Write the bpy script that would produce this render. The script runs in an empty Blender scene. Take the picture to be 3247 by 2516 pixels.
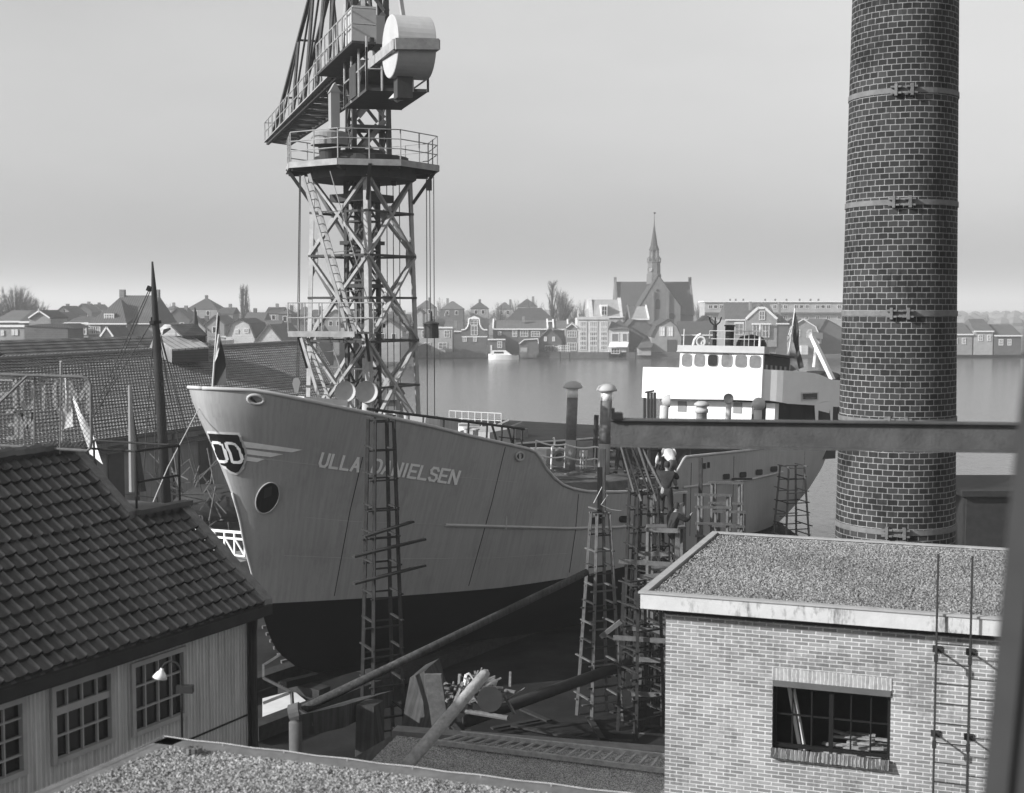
import bpy, math, random
from mathutils import Vector as V, Matrix
from mathutils.bvhtree import BVHTree
random.seed(7)
R = math.radians
sc = bpy.context.scene
# ------------------------------------------------------------------ camera, sky, sun, exposure
F, U0, V0, CH = 4200.0, 1623.5, 1258.0, 11.5        # focal length and centre in photograph pixels, eye height
TH = math.atan(283 / F)
cd = bpy.data.cameras.new('camera'); cam = bpy.data.objects.new('camera', cd)
sc.collection.objects.link(cam); sc.camera = cam
cam.location = (0, 0, CH); cam.rotation_euler = (math.pi / 2 - TH, 0, 0)
cd.sensor_width = 36; cd.lens = 36 * F / 3247; cd.clip_start = .1; cd.clip_end = 20000
cd.dof.use_dof = True; cd.dof.focus_distance = 42; cd.dof.aperture_fstop = 1.9
SUN = V((-.824, -.369, .43)).normalized()            # towards the sun
world = bpy.data.worlds.new('World'); sc.world = world; world.use_nodes = True
nt = world.node_tree; nt.nodes.clear()
sky = nt.nodes.new('ShaderNodeTexSky'); sky.sky_type = 'NISHITA'; sky.sun_disc = False
sky.sun_elevation = math.asin(SUN.z); sky.sun_rotation = math.atan2(SUN.x, SUN.y)
sky.air_density = 1.0; sky.dust_density = 1.6; sky.ozone_density = 1.0
bw = nt.nodes.new('ShaderNodeSeparateColor');   # blue sensitive black and white film
bg = nt.nodes.new('ShaderNodeBackground'); wo = nt.nodes.new('ShaderNodeOutputWorld')
nt.links.new(sky.outputs[0], bw.inputs[0]); tcw = nt.nodes.new('ShaderNodeTexCoord'); mpw = nt.nodes.new('ShaderNodeMapping'); mpw.inputs['Scale'].default_value = (1, 1, 3.5)
nzw = nt.nodes.new('ShaderNodeTexNoise'); nzw.inputs['Scale'].default_value = 2.2; nzw.inputs['Detail'].default_value = 5; mrw = nt.nodes.new('ShaderNodeMapRange')
nt.links.new(tcw.outputs['Generated'], mpw.inputs[0]); nt.links.new(mpw.outputs[0], nzw.inputs['Vector']); nt.links.new(nzw.outputs[0], mrw.inputs[0])
mrw.inputs[1].default_value = .3; mrw.inputs[2].default_value = .7; mrw.inputs[3].default_value = .92; mrw.inputs[4].default_value = 1.08    # thin uneven high cloud
mlw = nt.nodes.new('ShaderNodeMath'); mlw.operation = 'MULTIPLY'; nt.links.new(bw.outputs[2], mlw.inputs[0]); nt.links.new(mrw.outputs[0], mlw.inputs[1]); spw = nt.nodes.new('ShaderNodeSeparateXYZ'); nt.links.new(tcw.outputs['Generated'], spw.inputs[0])      # murk thickens towards the horizon
mzw = nt.nodes.new('ShaderNodeMapRange'); nt.links.new(spw.outputs[2], mzw.inputs[0]); mzw.inputs[1].default_value = 0; mzw.inputs[2].default_value = .28; mzw.inputs[3].default_value = .80; mzw.inputs[4].default_value = 1.14
ml2 = nt.nodes.new('ShaderNodeMath'); ml2.operation = 'MULTIPLY'; nt.links.new(mlw.outputs[0], ml2.inputs[0]); nt.links.new(mzw.outputs[0], ml2.inputs[1]); nt.links.new(ml2.outputs[0], bg.inputs[0]); nt.links.new(bg.outputs[0], wo.inputs[0])
bg.inputs[1].default_value = .061
sl = bpy.data.lights.new('sun', 'SUN'); sl.energy = 2.7; sl.angle = R(.5); sl.color = (1, 1, 1)
so = bpy.data.objects.new('sun', sl); sc.collection.objects.link(so)
so.rotation_euler = SUN.to_track_quat('Z', 'Y').to_euler(); so.location = (-40, -20, 60)
sc.view_settings.view_transform = 'Standard'; sc.view_settings.look = 'None'
sc.view_settings.exposure = 1.2; sc.view_settings.gamma = 1
sc.render.engine = 'CYCLES'; sc.cycles.use_denoising = True
sc.cycles.max_bounces = 5; sc.cycles.diffuse_bounces = 3; sc.cycles.glossy_bounces = 3
sc.cycles.volume_bounces = 1; sc.cycles.transparent_max_bounces = 12; sc.cycles.caustics_reflective = False
sc.cycles.caustics_refractive = False
HAZE = .0006
# ------------------------------------------------------------------ photograph pixel -> place in the world
_c, _s = math.cos(TH), math.sin(TH); EYE = V((0, 0, CH))
def ray(u, v):
    x = (u - U0) / F; y = (V0 - v) / F
    return V((x, _c + y * _s, -_s + y * _c))
def P(u, v, Y): r = ray(u, v); return EYE + r * (Y / r.y)
def G(u, v, z=0): r = ray(u, v); return EYE + r * ((z - CH) / r.z)
# ------------------------------------------------------------------ materials (all neutral grey: a black and white photograph)
def N(t, k, **kw):
    n = t.nodes.new(k)
    for a, b in kw.items(): setattr(n, a, b)
    return n
def mat(name, c, var=.18, sc_=2.0, rough=.8, bump=0., bsc=20., metal=0., kind=None, p=None, c2=None, spec=.12, streak=0., stain=0., boff=.5):
    m = bpy.data.materials.new(name); m.use_nodes = True; t = m.node_tree; L = t.links.new
    b = t.nodes['Principled BSDF']; b.inputs['Roughness'].default_value = rough; b.inputs['Metallic'].default_value = metal
    b.inputs['Specular IOR Level'].default_value = spec
    tc = N(t, 'ShaderNodeTexCoord'); geo = tc.outputs['Object']; uv = tc.outputs['UV']
    n1 = N(t, 'ShaderNodeTexNoise'); n1.inputs['Scale'].default_value = sc_; n1.inputs['Detail'].default_value = 6; n1.inputs['Roughness'].default_value = .65
    L(geo, n1.inputs['Vector'])
    mr = N(t, 'ShaderNodeMapRange'); L(n1.outputs[0], mr.inputs[0])
    mr.inputs[1].default_value = .25; mr.inputs[2].default_value = .75; mr.inputs[3].default_value = 1 - var; mr.inputs[4].default_value = 1 + var
    cur = mr.outputs[0]; height = None
    def mul(a, bb):
        q = N(t, 'ShaderNodeMath', operation='MULTIPLY')
        for i, x in enumerate((a, bb)):
            if isinstance(x, (int, float)): q.inputs[i].default_value = x
            else: L(x, q.inputs[i])
        return q.outputs[0]
    if streak:
        mp = N(t, 'ShaderNodeMapping'); mp.inputs['Scale'].default_value = (9, .5, 1); L(uv, mp.inputs[0])
        n3 = N(t, 'ShaderNodeTexNoise'); n3.inputs['Scale'].default_value = 1.2; n3.inputs['Detail'].default_value = 4; L(mp.outputs[0], n3.inputs['Vector'])
        m3 = N(t, 'ShaderNodeMapRange'); L(n3.outputs[0], m3.inputs[0]); m3.inputs[1].default_value = .35; m3.inputs[2].default_value = .65
        m3.inputs[3].default_value = 1 - streak; m3.inputs[4].default_value = 1 + streak * .4
        cur = mul(cur, m3.outputs[0])
    base = c
    if kind == 'brick':
        w, h, mo, m2c = p
        br = N(t, 'ShaderNodeTexBrick'); br.inputs['Scale'].default_value = 1
        br.inputs['Brick Width'].default_value = w; br.inputs['Row Height'].default_value = h; br.inputs['Mortar Size'].default_value = mo
        br.offset = boff; br.inputs['Mortar Smooth'].default_value = .3; br.inputs['Bias'].default_value = -.1
        wn = N(t, 'ShaderNodeTexNoise'); wn.inputs['Scale'].default_value = 7; L(geo, wn.inputs['Vector'])
        wv = N(t, 'ShaderNodeVectorMath', operation='SCALE'); L(wn.outputs[1], wv.inputs[0]); wv.inputs[3].default_value = h * .16
        ad = N(t, 'ShaderNodeVectorMath', operation='ADD'); L(uv, ad.inputs[0]); L(wv.outputs[0], ad.inputs[1])
        L(ad.outputs[0], br.inputs['Vector'])
        br.inputs['Color1'].default_value = (c, c, c, 1); br.inputs['Color2'].default_value = (c2, c2, c2, 1)
        br.inputs['Mortar'].default_value = (m2c, m2c, m2c, 1)
        bwn = N(t, 'ShaderNodeRGBToBW'); L(br.outputs[0], bwn.inputs[0]); base = bwn.outputs[0]
        iv = N(t, 'ShaderNodeMath', operation='SUBTRACT'); iv.inputs[0].default_value = 1; L(br.outputs['Fac'], iv.inputs[1]); height = iv.outputs[0]
    if kind == 'gravel':
        vo = N(t, 'ShaderNodeTexVoronoi'); vo.inputs['Scale'].default_value = p; L(geo, vo.inputs['Vector'])
        bwn = N(t, 'ShaderNodeRGBToBW'); L(vo.outputs['Color'], bwn.inputs[0])
        m4 = N(t, 'ShaderNodeMapRange'); L(bwn.outputs[0], m4.inputs[0]); m4.inputs[1].default_value = .2; m4.inputs[2].default_value = .8
        m4.inputs[3].default_value = c * .45; m4.inputs[4].default_value = c2; base = m4.outputs[0]
        iv = N(t, 'ShaderNodeMath', operation='SUBTRACT'); iv.inputs[0].default_value = 1; L(vo.outputs['Distance'], iv.inputs[1]); height = iv.outputs[0]
    if kind in ('stripe', 'stripev'):     # planks, seams or corrugations: p = (pitch, depth of colour)
        sep = N(t, 'ShaderNodeSeparateXYZ'); L(uv, sep.inputs[0])
        q = mul(sep.outputs[0 if kind == 'stripe' else 1], 2 * math.pi / p[0])
        sn = N(t, 'ShaderNodeMath', operation='SINE'); L(q, sn.inputs[0])
        if c2 is not None:  # thin seams
            gt = N(t, 'ShaderNodeMath', operation='GREATER_THAN'); L(sn.outputs[0], gt.inputs[0]); gt.inputs[1].default_value = .93
            m5 = N(t, 'ShaderNodeMapRange'); L(gt.outputs[0], m5.inputs[0]); m5.inputs[3].default_value = c; m5.inputs[4].default_value = c2
        else:
            m5 = N(t, 'ShaderNodeMapRange'); L(sn.outputs[0], m5.inputs[0]); m5.inputs[1].default_value = -1
            m5.inputs[3].default_value = c * (1 - p[1]); m5.inputs[4].default_value = c * (1 + p[1])
        base = m5.outputs[0]; height = sn.outputs[0]
    if stain:     # blotches of dirt that have run and dried
        mp = N(t, 'ShaderNodeMapping'); mp.inputs['Scale'].default_value = (7, 2.2, 1); L(uv, mp.inputs[0])
        n5 = N(t, 'ShaderNodeTexNoise'); n5.inputs['Scale'].default_value = 1.5; n5.inputs['Detail'].default_value = 8; n5.inputs['Roughness'].default_value = .7; L(mp.outputs[0], n5.inputs['Vector'])
        n6 = N(t, 'ShaderNodeTexNoise'); n6.inputs['Scale'].default_value = .9; L(geo, n6.inputs['Vector'])
        a6 = N(t, 'ShaderNodeMath', operation='ADD'); L(n5.outputs[0], a6.inputs[0]); L(n6.outputs[0], a6.inputs[1])
        m6 = N(t, 'ShaderNodeMapRange'); L(a6.outputs[0], m6.inputs[0]); m6.inputs[1].default_value = 1.02; m6.inputs[2].default_value = 1.22; m6.inputs[3].default_value = 1; m6.inputs[4].default_value = 1 - stain
        cur = mul(cur, m6.outputs[0])
    fin = mul(cur, base)
    cb = N(t, 'ShaderNodeCombineColor'); [L(fin, cb.inputs[i]) for i in range(3)]
    L(cb.outputs[0], b.inputs['Base Color'])
    if bump:
        bn = N(t, 'ShaderNodeBump'); bn.inputs['Strength'].default_value = min(1, bump); bn.inputs['Distance'].default_value = .02
        if kind == 'gravel': bn.inputs['Distance'].default_value = .03
        if height is None:
            n2 = N(t, 'ShaderNodeTexNoise'); n2.inputs['Scale'].default_value = bsc; n2.inputs['Detail'].default_value = 4; L(geo, n2.inputs['Vector']); height = n2.outputs[0]
        L(height, bn.inputs['Height']); L(bn.outputs[0], b.inputs['Normal'])
    return m
M = {}
def mm(k, *a, **kw): M[k] = mat(k, *a, **kw)
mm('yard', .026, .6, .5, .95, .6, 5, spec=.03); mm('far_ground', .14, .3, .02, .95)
mm('hull', .37, .09, .35, .5, .16, .9, spec=.25, streak=.11, stain=.10); mm('hull_low', .006, .25, .8, .75, spec=.06); mm('hullmark', .30, .1, 2, .6)
mm('letter', .85, .12, 4, .6)
mm('cap', .45, .15, 2, .55); mm('white', .80, .05, 1.5, .5); mm('white2', .62, .12, 3, .6); mm('greyp', .42, .1, 2, .55)
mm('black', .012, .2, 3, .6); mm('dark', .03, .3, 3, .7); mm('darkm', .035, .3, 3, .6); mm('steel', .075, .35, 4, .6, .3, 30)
mm('crane', .31, .3, 3, .55, .2, 20); mm('craned', .055, .3, 3, .6); mm('cable', .05, 0, 1, .7)
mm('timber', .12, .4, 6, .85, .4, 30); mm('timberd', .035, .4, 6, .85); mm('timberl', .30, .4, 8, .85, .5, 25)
mm('deck', .16, .35, 1.5, .9, .6, 8); mm('canvas', .10, .45, 1.6, .9, .9, 5); mm('glassd', .008, .5, 4, .22, spec=.3); mm('glassw', .16, .35, 3, .15, spec=.5)
mm('tile', .022, .6, 1.6, .34, .25, 35, kind='brick', p=(.20, .2565, .0, .03), c2=.048, boff=0, spec=.7); mm('tilef', .24, .3, 1.2, .8, .8, kind='brick', p=(.27, .37, .05, .03), c2=.34, boff=.5); mm('tiled', .035, .35, 1.5, .8, .5, kind='brick', p=(.24, .34, .05, .10), c2=.07, boff=0)
mm('mortar', .16, .4, 6, .95, .6, 25); mm('brickb', .19, .3, 1.1, .9, .9, kind='brick', p=(.22, .0625, .010, .56), c2=.33, stain=.3)
mm('bricksoldier', .26, .3, 9, .9, .7, kind='brick', p=(.0625, .26, .009, .5), c2=.36); mm('bricksill', .07, .5, 7, .9, .8, kind='brick', p=(.0625, .6, .008, .3), c2=.2)
mm('chimb', .022, .4, .8, .8, .9, kind='brick', p=(.215, .118, .0095, .26), c2=.050, stain=.5)
mm('iron', .15, .3, 5, .7, .3, 20); mm('fascia', .50, .12, 2.5, .7, .3, 10, stain=.72)
mm('gravel', .20, .28, .45, .95, .8, kind='gravel', p=36, c2=.36); mm('gravelf', .22, .25, .8, .95, .8, kind='gravel', p=60, c2=.50)
mm('corr', .52, .16, .7, .6, .8, kind='stripe', p=(.076, .13), streak=.25)
mm('frame', .34, .15, 4, .7); mm('concrete', .07, .4, 1.2, .9, .5, 8, streak=.4); mm('concretel', .105, .3, 1.5, .9, .4, 10)
mm('wallgrey', .22, .3, .5, .9, .3, 8, streak=.2); mm('planks', .34, .25, 1, .85, kind='stripe', p=(.5, .2), c2=.08); mm('planksd', .035, .3, 1, .85, kind='stripev', p=(.2, .3))  # first one is an even mid grey wall tone with faint streaks
mm('skin', .30, .1, 6, .6); mm('hair', .04, .2, 20, .8); mm('clothd', .035, .3, 5, .9, .4, 18); mm('clothw', .62, .12, 6, .9, .4, 14); mm('clothm', .12, .3, 5, .9, .4, 18)
mm('flagd', .06, .2, 3, .9); mm('flagl', .38, .15, 3, .9); mm('flagm', .16, .2, 3, .9)
for i, (w_, r_) in enumerate(((.34, .12), (.20, .10), (.11, .07), (.5, .14), (.26, .05))):
    mm('hw%d' % i, w_, .2, .5, .9, kind='brick', p=(.6, .3, .03, w_ * 1.2), c2=w_ * .85); mm('hr%d' % i, r_, .2, .6, .85, kind='stripe', p=(.35, .25))
mm('rooflight', .30, .15, .6, .8, kind='stripe', p=(.35, .22)); mm('churchb', .15, .2, .5, .9); mm('churchr', .075, .12, .4, .8, kind='stripe', p=(.5, .1))
mm('trim', .75, .08, 2, .7); mm('winw', .62, .1, 3, .7); mm('flat', .26, .15, .3, .9); mm('bark', .07, .3, 4, .95); mm('twig', .15, .3, 2, .95); mm('reed', .16, .4, 1, .95)  # twig tone is lightened to imitate haze over the trees
mm('drum', .42, .12, 2, .5, .2, 6); mm('rope', .5, .2, 8, .9); mm('ropew', .75, .1, 8, .9); mm('rubble', .16, .6, 9, .95, 1, 12)
# water: a slightly ruffled mirror
mw = bpy.data.materials.new('water'); mw.use_nodes = True; t = mw.node_tree; b = t.nodes['Principled BSDF']
b.inputs['Base Color'].default_value = (.07, .07, .07, 1); b.inputs['Roughness'].default_value = .13; b.inputs['IOR'].default_value = 1.33
tc = N(t, 'ShaderNodeTexCoord'); mp = N(t, 'ShaderNodeMapping'); mp.inputs['Scale'].default_value = (1.0, .6, 1); t.links.new(tc.outputs['Object'], mp.inputs[0])
n1 = N(t, 'ShaderNodeTexNoise'); n1.inputs['Scale'].default_value = 1.6; n1.inputs['Detail'].default_value = 4; t.links.new(mp.outputs[0], n1.inputs['Vector'])
bn = N(t, 'ShaderNodeBump'); bn.inputs['Strength'].default_value = .6; bn.inputs['Distance'].default_value = .12
t.links.new(n1.outputs[0], bn.inputs['Height']); t.links.new(bn.outputs[0], b.inputs['Normal']); M['water'] = mw
# ------------------------------------------------------------------ mesh helpers
INV = {}
def tag(o, label=None, cat=None, group=None, kind=None):
    if label: o['label'] = label
    if cat: o['category'] = cat
    if group: o['group'] = group
    if kind: o['kind'] = kind
    return o
def thing(name, label, cat, loc=(0, 0, 0), rot=None, group=None):
    o = bpy.data.objects.new(name, None); sc.collection.objects.link(o)
    mx = Matrix.Translation(V(loc))
    if rot is not None: mx = mx @ (rot.to_4x4() if isinstance(rot, Matrix) else Matrix.Rotation(rot, 4, 'Z'))
    o.matrix_world = mx; o.rotation_euler = mx.to_euler(); o.location = loc; o.empty_display_size = .3
    INV[o.name] = mx.inverted(); return tag(o, label, cat, group)
class MB:
    def __init__(s): s.v = []; s.f = []; s.sm = False; s.uvf = None
    def add(s, vs, fs):
        n = len(s.v); s.v += [V(x) for x in vs]; s.f += [tuple(i + n for i in f) for f in fs]; return s
    def box(s, c, d, mx=None):
        c = V(c); d = V(d) / 2; vs = [V((x * d.x, y * d.y, z * d.z)) for x in (-1, 1) for y in (-1, 1) for z in (-1, 1)]
        vs = [c + (mx @ q if mx else q) for q in vs]
        return s.add(vs, [(0, 1, 3, 2), (4, 6, 7, 5), (0, 4, 5, 1), (2, 3, 7, 6), (0, 2, 6, 4), (1, 5, 7, 3)])
    def bx(s, x0, x1, y0, y1, z0, z1): return s.box(((x0 + x1) / 2, (y0 + y1) / 2, (z0 + z1) / 2), (x1 - x0, y1 - y0, z1 - z0))
    def beam(s, a, b, w, h=None, up=(0, 0, 1), taper=1):
        a = V(a); b = V(b); h = h or w; d = (b - a).normalized(); up = V(up)
        if abs(d.dot(up)) > .97: up = V((.6, .8, 0))
        x = d.cross(up).normalized(); y = x.cross(d)
        vs = []
        for q, k in ((a, 1), (b, taper)):
            for i, j in ((-1, -1), (1, -1), (1, 1), (-1, 1)): vs.append(q + x * (w / 2 * i * k) + y * (h / 2 * j * k))
        return s.add(vs, [(0, 3, 2, 1), (4, 5, 6, 7)] + [(i, (i + 1) % 4, 4 + (i + 1) % 4, 4 + i) for i in range(4)])
    def tube(s, pts, r, n=8, caps=True):
        pts = [V(q) for q in pts]; rs = r if isinstance(r, (list, tuple)) else [r] * len(pts); base = len(s.v); k = 0
        px = None
        for i, q in enumerate(pts):
            d = (pts[min(i + 1, len(pts) - 1)] - pts[max(i - 1, 0)])
            d = d.normalized() if d.length > 1e-9 else V((0, 0, 1))
            if px is None:
                px = d.cross(V((0, 0, 1)));
                if px.length < .05: px = d.cross(V((0, 1, 0)))
            px = (px - d * px.dot(d)).normalized(); py = d.cross(px)
            for j in range(n):
                a = 2 * math.pi * j / n; s.v.append(q + px * (math.cos(a) * rs[i]) + py * (math.sin(a) * rs[i]))
        for i in range(len(pts) - 1):
            for j in range(n):
                a = base + i * n + j; b = base + i * n + (j + 1) % n; s.f.append((a, b, b + n, a + n))
        if caps:
            s.f.append(tuple(base + j for j in range(n))[::-1]); e = base + (len(pts) - 1) * n; s.f.append(tuple(e + j for j in range(n)))
        return s
    def lathe(s, c, prof, n=20, mx=None, caps=False):
        c = V(c); base = len(s.v)
        for r, z in prof:
            for j in range(n):
                a = 2 * math.pi * j / n; q = V((r * math.cos(a), r * math.sin(a), z)); s.v.append(c + (mx @ q if mx else q))
        for i in range(len(prof) - 1):
            for j in range(n):
                a = base + i * n + j; b = base + i * n + (j + 1) % n; s.f.append((a, b, b + n, a + n))
        if caps:
            s.f.append(tuple(base + j for j in range(n))[::-1]); e = base + (len(prof) - 1) * n; s.f.append(tuple(e + j for j in range(n)))
        return s
    def poly(s, pts): return s.add(pts, [tuple(range(len(pts)))])
    def prism(s, pts, ex):
        ex = V(ex); n = len(pts); vs = [V(q) for q in pts] + [V(q) + ex for q in pts]
        return s.add(vs, [tuple(range(n))[::-1], tuple(range(n, 2 * n))] + [(i, (i + 1) % n, n + (i + 1) % n, n + i) for i in range(n)])
    def grid(s, fn, nu, nv):
        base = len(s.v)
        for i in range(nu + 1):
            for j in range(nv + 1): s.v.append(V(fn(i / nu, j / nv)))
        for i in range(nu):
            for j in range(nv):
                a = base + i * (nv + 1) + j; s.f.append((a, a + nv + 1, a + nv + 2, a + 1))
        return s
    def build(s, name, material, parent=None, label=None, cat=None, group=None, kind=None, smooth=False, local=False, loc=None):
        me = bpy.data.meshes.new(name); vs = s.v
        if parent is not None:
            inv = INV[parent.name]
            if not local: vs = [inv @ q for q in vs]
        else:
            if loc is None:
                if kind == 'structure' : loc = V((0, 0, 0))
                else:
                    lo = V((min(q.x for q in vs), min(q.y for q in vs), min(q.z for q in vs))); hi = V((max(q.x for q in vs), max(q.y for q in vs), 0))
                    loc = V(((lo.x + hi.x) / 2, (lo.y + hi.y) / 2, lo.z))
            loc = V(loc); vs = [q - loc for q in vs]
        me.from_pydata([tuple(q) for q in vs], [], s.f); me.validate(verbose=False)
        uvl = me.uv_layers.new(name='UVMap').data
        for pgn in me.polygons:
            n = pgn.normal
            if s.uvf is None:
                if abs(n.z) > .999: tx = V((1, 0, 0)); ty = V((0, 1, 0))
                else:
                    tx = V((0, 0, 1)).cross(n).normalized(); ty = n.cross(tx)
            for li in pgn.loop_indices:
                co = me.vertices[me.loops[li].vertex_index].co
                uvl[li].uv = s.uvf(co, pgn) if s.uvf else (co.dot(tx), co.dot(ty))
            if smooth: pgn.use_smooth = True
        me.materials.append(M[material] if isinstance(material, str) else material)
        o = bpy.data.objects.new(name, me); sc.collection.objects.link(o)
        if parent is not None: o.parent = parent; INV[o.name] = INV[parent.name]
        else: o.location = loc; INV[o.name] = Matrix.Translation(loc).inverted()
        return tag(o, label, cat, group, kind)
def lerp(a, b, t): return a + (b - a) * t
def interp(x, tab):
    if x <= tab[0][0]: return tab[0][1]
    for (a, b), (c, d) in zip(tab, tab[1:]):
        if x <= c: return b + (d - b) * (x - a) / (c - a)
    return tab[-1][1]
def copytree(o, label=None, loc=None, rotz=None):
    r = o.copy(); sc.collection.objects.link(r)
    if label: r['label'] = label
    if loc is not None: r.location = loc
    if rotz is not None: r.rotation_euler.z = rotz
    for ch in list(o.children):
        c = ch.copy(); sc.collection.objects.link(c); c.parent = r
        for g in list(ch.children):
            d = g.copy(); sc.collection.objects.link(d); d.parent = c
    return r
# ------------------------------------------------------------------ setting: water, yard, far bank
WZ = -.5
MB().poly([(-3000, -60, WZ), (3000, -60, WZ), (3000, 330, WZ), (-3000, 330, WZ)]).build('water', 'water', kind='structure')
shore = [(-400, -40), (120, -40), (120, 44), (22, 50), (14.6, 60), (14.2, 76), (13, 126), (-4, 137), (-24, 144), (-400, 190)]
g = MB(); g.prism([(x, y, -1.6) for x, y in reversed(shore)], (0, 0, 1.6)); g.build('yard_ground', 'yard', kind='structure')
g = MB(); far = [(-3500, 260), (-60, 306), (-10, 315), (60, 315), (140, 318), (3500, 330), (7000, 9000), (-7000, 9000)]
g.poly([(x, y, .25) for x, y in far]); 
for (x0, y0), (x1, y1) in zip(far[:5], far[1:6]): g.poly([(x0, y0, -1.2), (x1, y1, -1.2), (x1, y1, .25), (x0, y0, .25)])
g.build('far_bank_ground', 'far_ground', kind='structure')
# ================================================================== CHIMNEY
cx, cy = 7.99, 27.4
ch = thing('factory_chimney', 'tall tapering round brick chimney with iron bands behind the flat roofed brick building', 'chimney', (cx, cy, 0))
def chr_(z): return 1.305 - .0147 * z
m = MB(); NS = 72; zs = [i * .5 for i in range(0, 53)]
for z in zs:
    for j in range(NS):
        a = 2 * math.pi * j / NS; m.v.append(V((cx + chr_(z) * math.cos(a), cy + chr_(z) * math.sin(a), z)))
for i in range(len(zs) - 1):
    for j in range(NS): m.f.append((i * NS + j, i * NS + (j + 1) % NS, (i + 1) * NS + (j + 1) % NS, (i + 1) * NS + j))
def cuv(co, pg):
    a = math.atan2(co.y, co.x); ac = math.atan2(pg.center.y, pg.center.x)
    if a - ac > math.pi: a -= 2 * math.pi
    if a - ac < -math.pi: a += 2 * math.pi
    return (a * 1.25, co.z)
m.uvf = cuv; m.build('shaft', 'chimb', ch, smooth=True)
front = math.atan2(-cy, -cx + .35)
def cband(vpx, hh=.105):
    Yf = cy - 1.15; z = P(2860, vpx, Yf).z; r = chr_(z) + .018
    b = MB(); b.lathe((cx, cy, z), [(r - .03, -hh / 2), (r, -hh / 2), (r, hh / 2), (r - .03, hh / 2)], 72)
    bo = b.build('iron_band', 'iron', ch, smooth=False)
    k = MB()
    for sgn in (-1, 1):
        a = front + sgn * .13; c = V((cx + (r + .05) * math.cos(a), cy + (r + .05) * math.sin(a), z)); rm = Matrix.Rotation(a, 3, 'Z')
        k.box(c, (.11, .055, .23), rm); k.box(c + V((0, 0, .06)), (.08, .21, .035), rm); k.box(c - V((0, 0, .06)), (.08, .21, .035), rm)
    a = front; c = V((cx + (r + .06) * math.cos(a), cy + (r + .06) * math.sin(a), z)); rm = Matrix.Rotation(a, 3, 'Z')
    for dz in (.055, -.055): k.box(c + V((0, 0, dz)), (.03, .44, .028), rm)
    k.build('clamp', 'iron', bo)
for vv in (283, 640, 995, 1340, 1690): cband(vv)
# ================================================================== BRICK BUILDING WITH GRAVEL ROOF
bd = V((.9415, -.337, 0)); bn_ = V((.337, .9415, 0))      # along the front (to the right), to the back
B0 = V((2.07, 21.1, 0)); RZ = 6.9
rot = Matrix(((bd.x, bn_.x, 0), (bd.y, bn_.y, 0), (0, 0, 1)))
bb = thing('brick_building', 'pale brick workshop with flat gravel roof, stained fascia and steel window', 'building', B0, rot)
W, D, ov = 11.0, 5.9, .33
# window opening from the photograph, on the front wall plane
wo_ = ov; 
def fw(u, v):   # photo pixel -> (x,z) in the building's frame on the front wall (local y = ov)
    r = ray(u, v); p0 = B0 + bn_ * ov; lam = (p0 - EYE).dot(bn_) / r.dot(bn_); q = EYE + r * lam - B0
    return q.dot(bd), q.z
wx0, wzt = fw(2450, 2166); wx1, wzb = fw(2822, 2375); wzt = fw(2636, 2188)[1]; wzb = fw(2636, 2392)[1]
wl = MB(); y0 = ov; t_ = .22
x0 = ov * 1.05; x1 = W; zt = RZ - .30
def wallq(xa, xb, za, zb): wl.add([(xa, y0, za), (xb, y0, za), (xb, y0, zb), (xa, y0, zb)], [(0, 1, 2, 3)])
wallq(x0, wx0, 0, zt); wallq(wx1, x1, 0, zt); wallq(wx0, wx1, 0, wzb); wallq(wx0, wx1, wzt, zt)
for (xa, xb, za, zb) in ((wx0, wx0, wzb, wzt), (wx1, wx1, wzb, wzt)): wl.add([(xa, y0, za), (xa, y0 + t_, za), (xa, y0 + t_, zb), (xa, y0, zb)], [(0, 1, 2, 3)])
wl.add([(x0, y0, 0), (x0, D, 0), (x0, D, zt), (x0, y0, zt)], [(3, 2, 1, 0)]); wl.add([(x0, D, 0), (x1, D, 0), (x1, D, zt), (x0, D, zt)], [(3, 2, 1, 0)])
wl.add([(x1, y0, 0), (x1, D, 0), (x1, D, zt), (x1, y0, zt)], [(0, 1, 2, 3)])
wall = wl.build('wall', 'brickb', bb, local=True)
sc_m = MB().bx(wx0 - .01, wx1 + .01, y0 - .012, y0 + .1, wzt + .075, wzt + .27); sc_m.uvf = lambda co, pg: (co.x, co.z - wzt - .075 + .006); sc_m.build('soldier_course', 'bricksoldier', bb, local=True)
MB().bx(wx0 + .003, wx1 - .003, y0 - .03, y0 + .16, wzt - .02, wzt + .075).build('lintel', 'concretel', bb, local=True)
sl_ = MB(); nb = 30
for i in range(nb):
    xa = wx0 + (wx1 - wx0) * i / nb; w_ = (wx1 - wx0) / nb - .008
    sl_.box((xa + w_ / 2, y0 + .02, wzb - .09 + random.uniform(-.006, .006)), (w_, .30, .16), Matrix.Rotation(-.35, 3, 'X'))
sl_.build('window_sill', 'bricksill', bb, local=True)
fr = MB(); yg = y0 + .12
fr.bx(wx0, wx0 + .05, yg - .03, yg + .03, wzb, wzt); fr.bx(wx1 - .05, wx1, yg - .03, yg + .03, wzb, wzt); fr.bx(wx0 + .05, wx1 - .05, yg - .03, yg + .03, wzb, wzb + .06); fr.bx(wx0 + .05, wx1 - .05, yg - .03, yg + .03, wzt - .06, wzt - .02)
for i in range(1, 6):
    x = lerp(wx0, wx1, i / 6); w_ = .035 if i == 3 else .011
    fr.bx(x - w_, x + w_, yg - .025, yg + .025, wzb + .061, wzt - .061)
zm = lerp(wzb, wzt, .52); fr.bx(wx0 + .051, wx1 - .051, yg - .018, yg + .018, zm - .012, zm + .012)
frm = fr.build('window_frame', 'black', bb, local=True)
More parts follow.
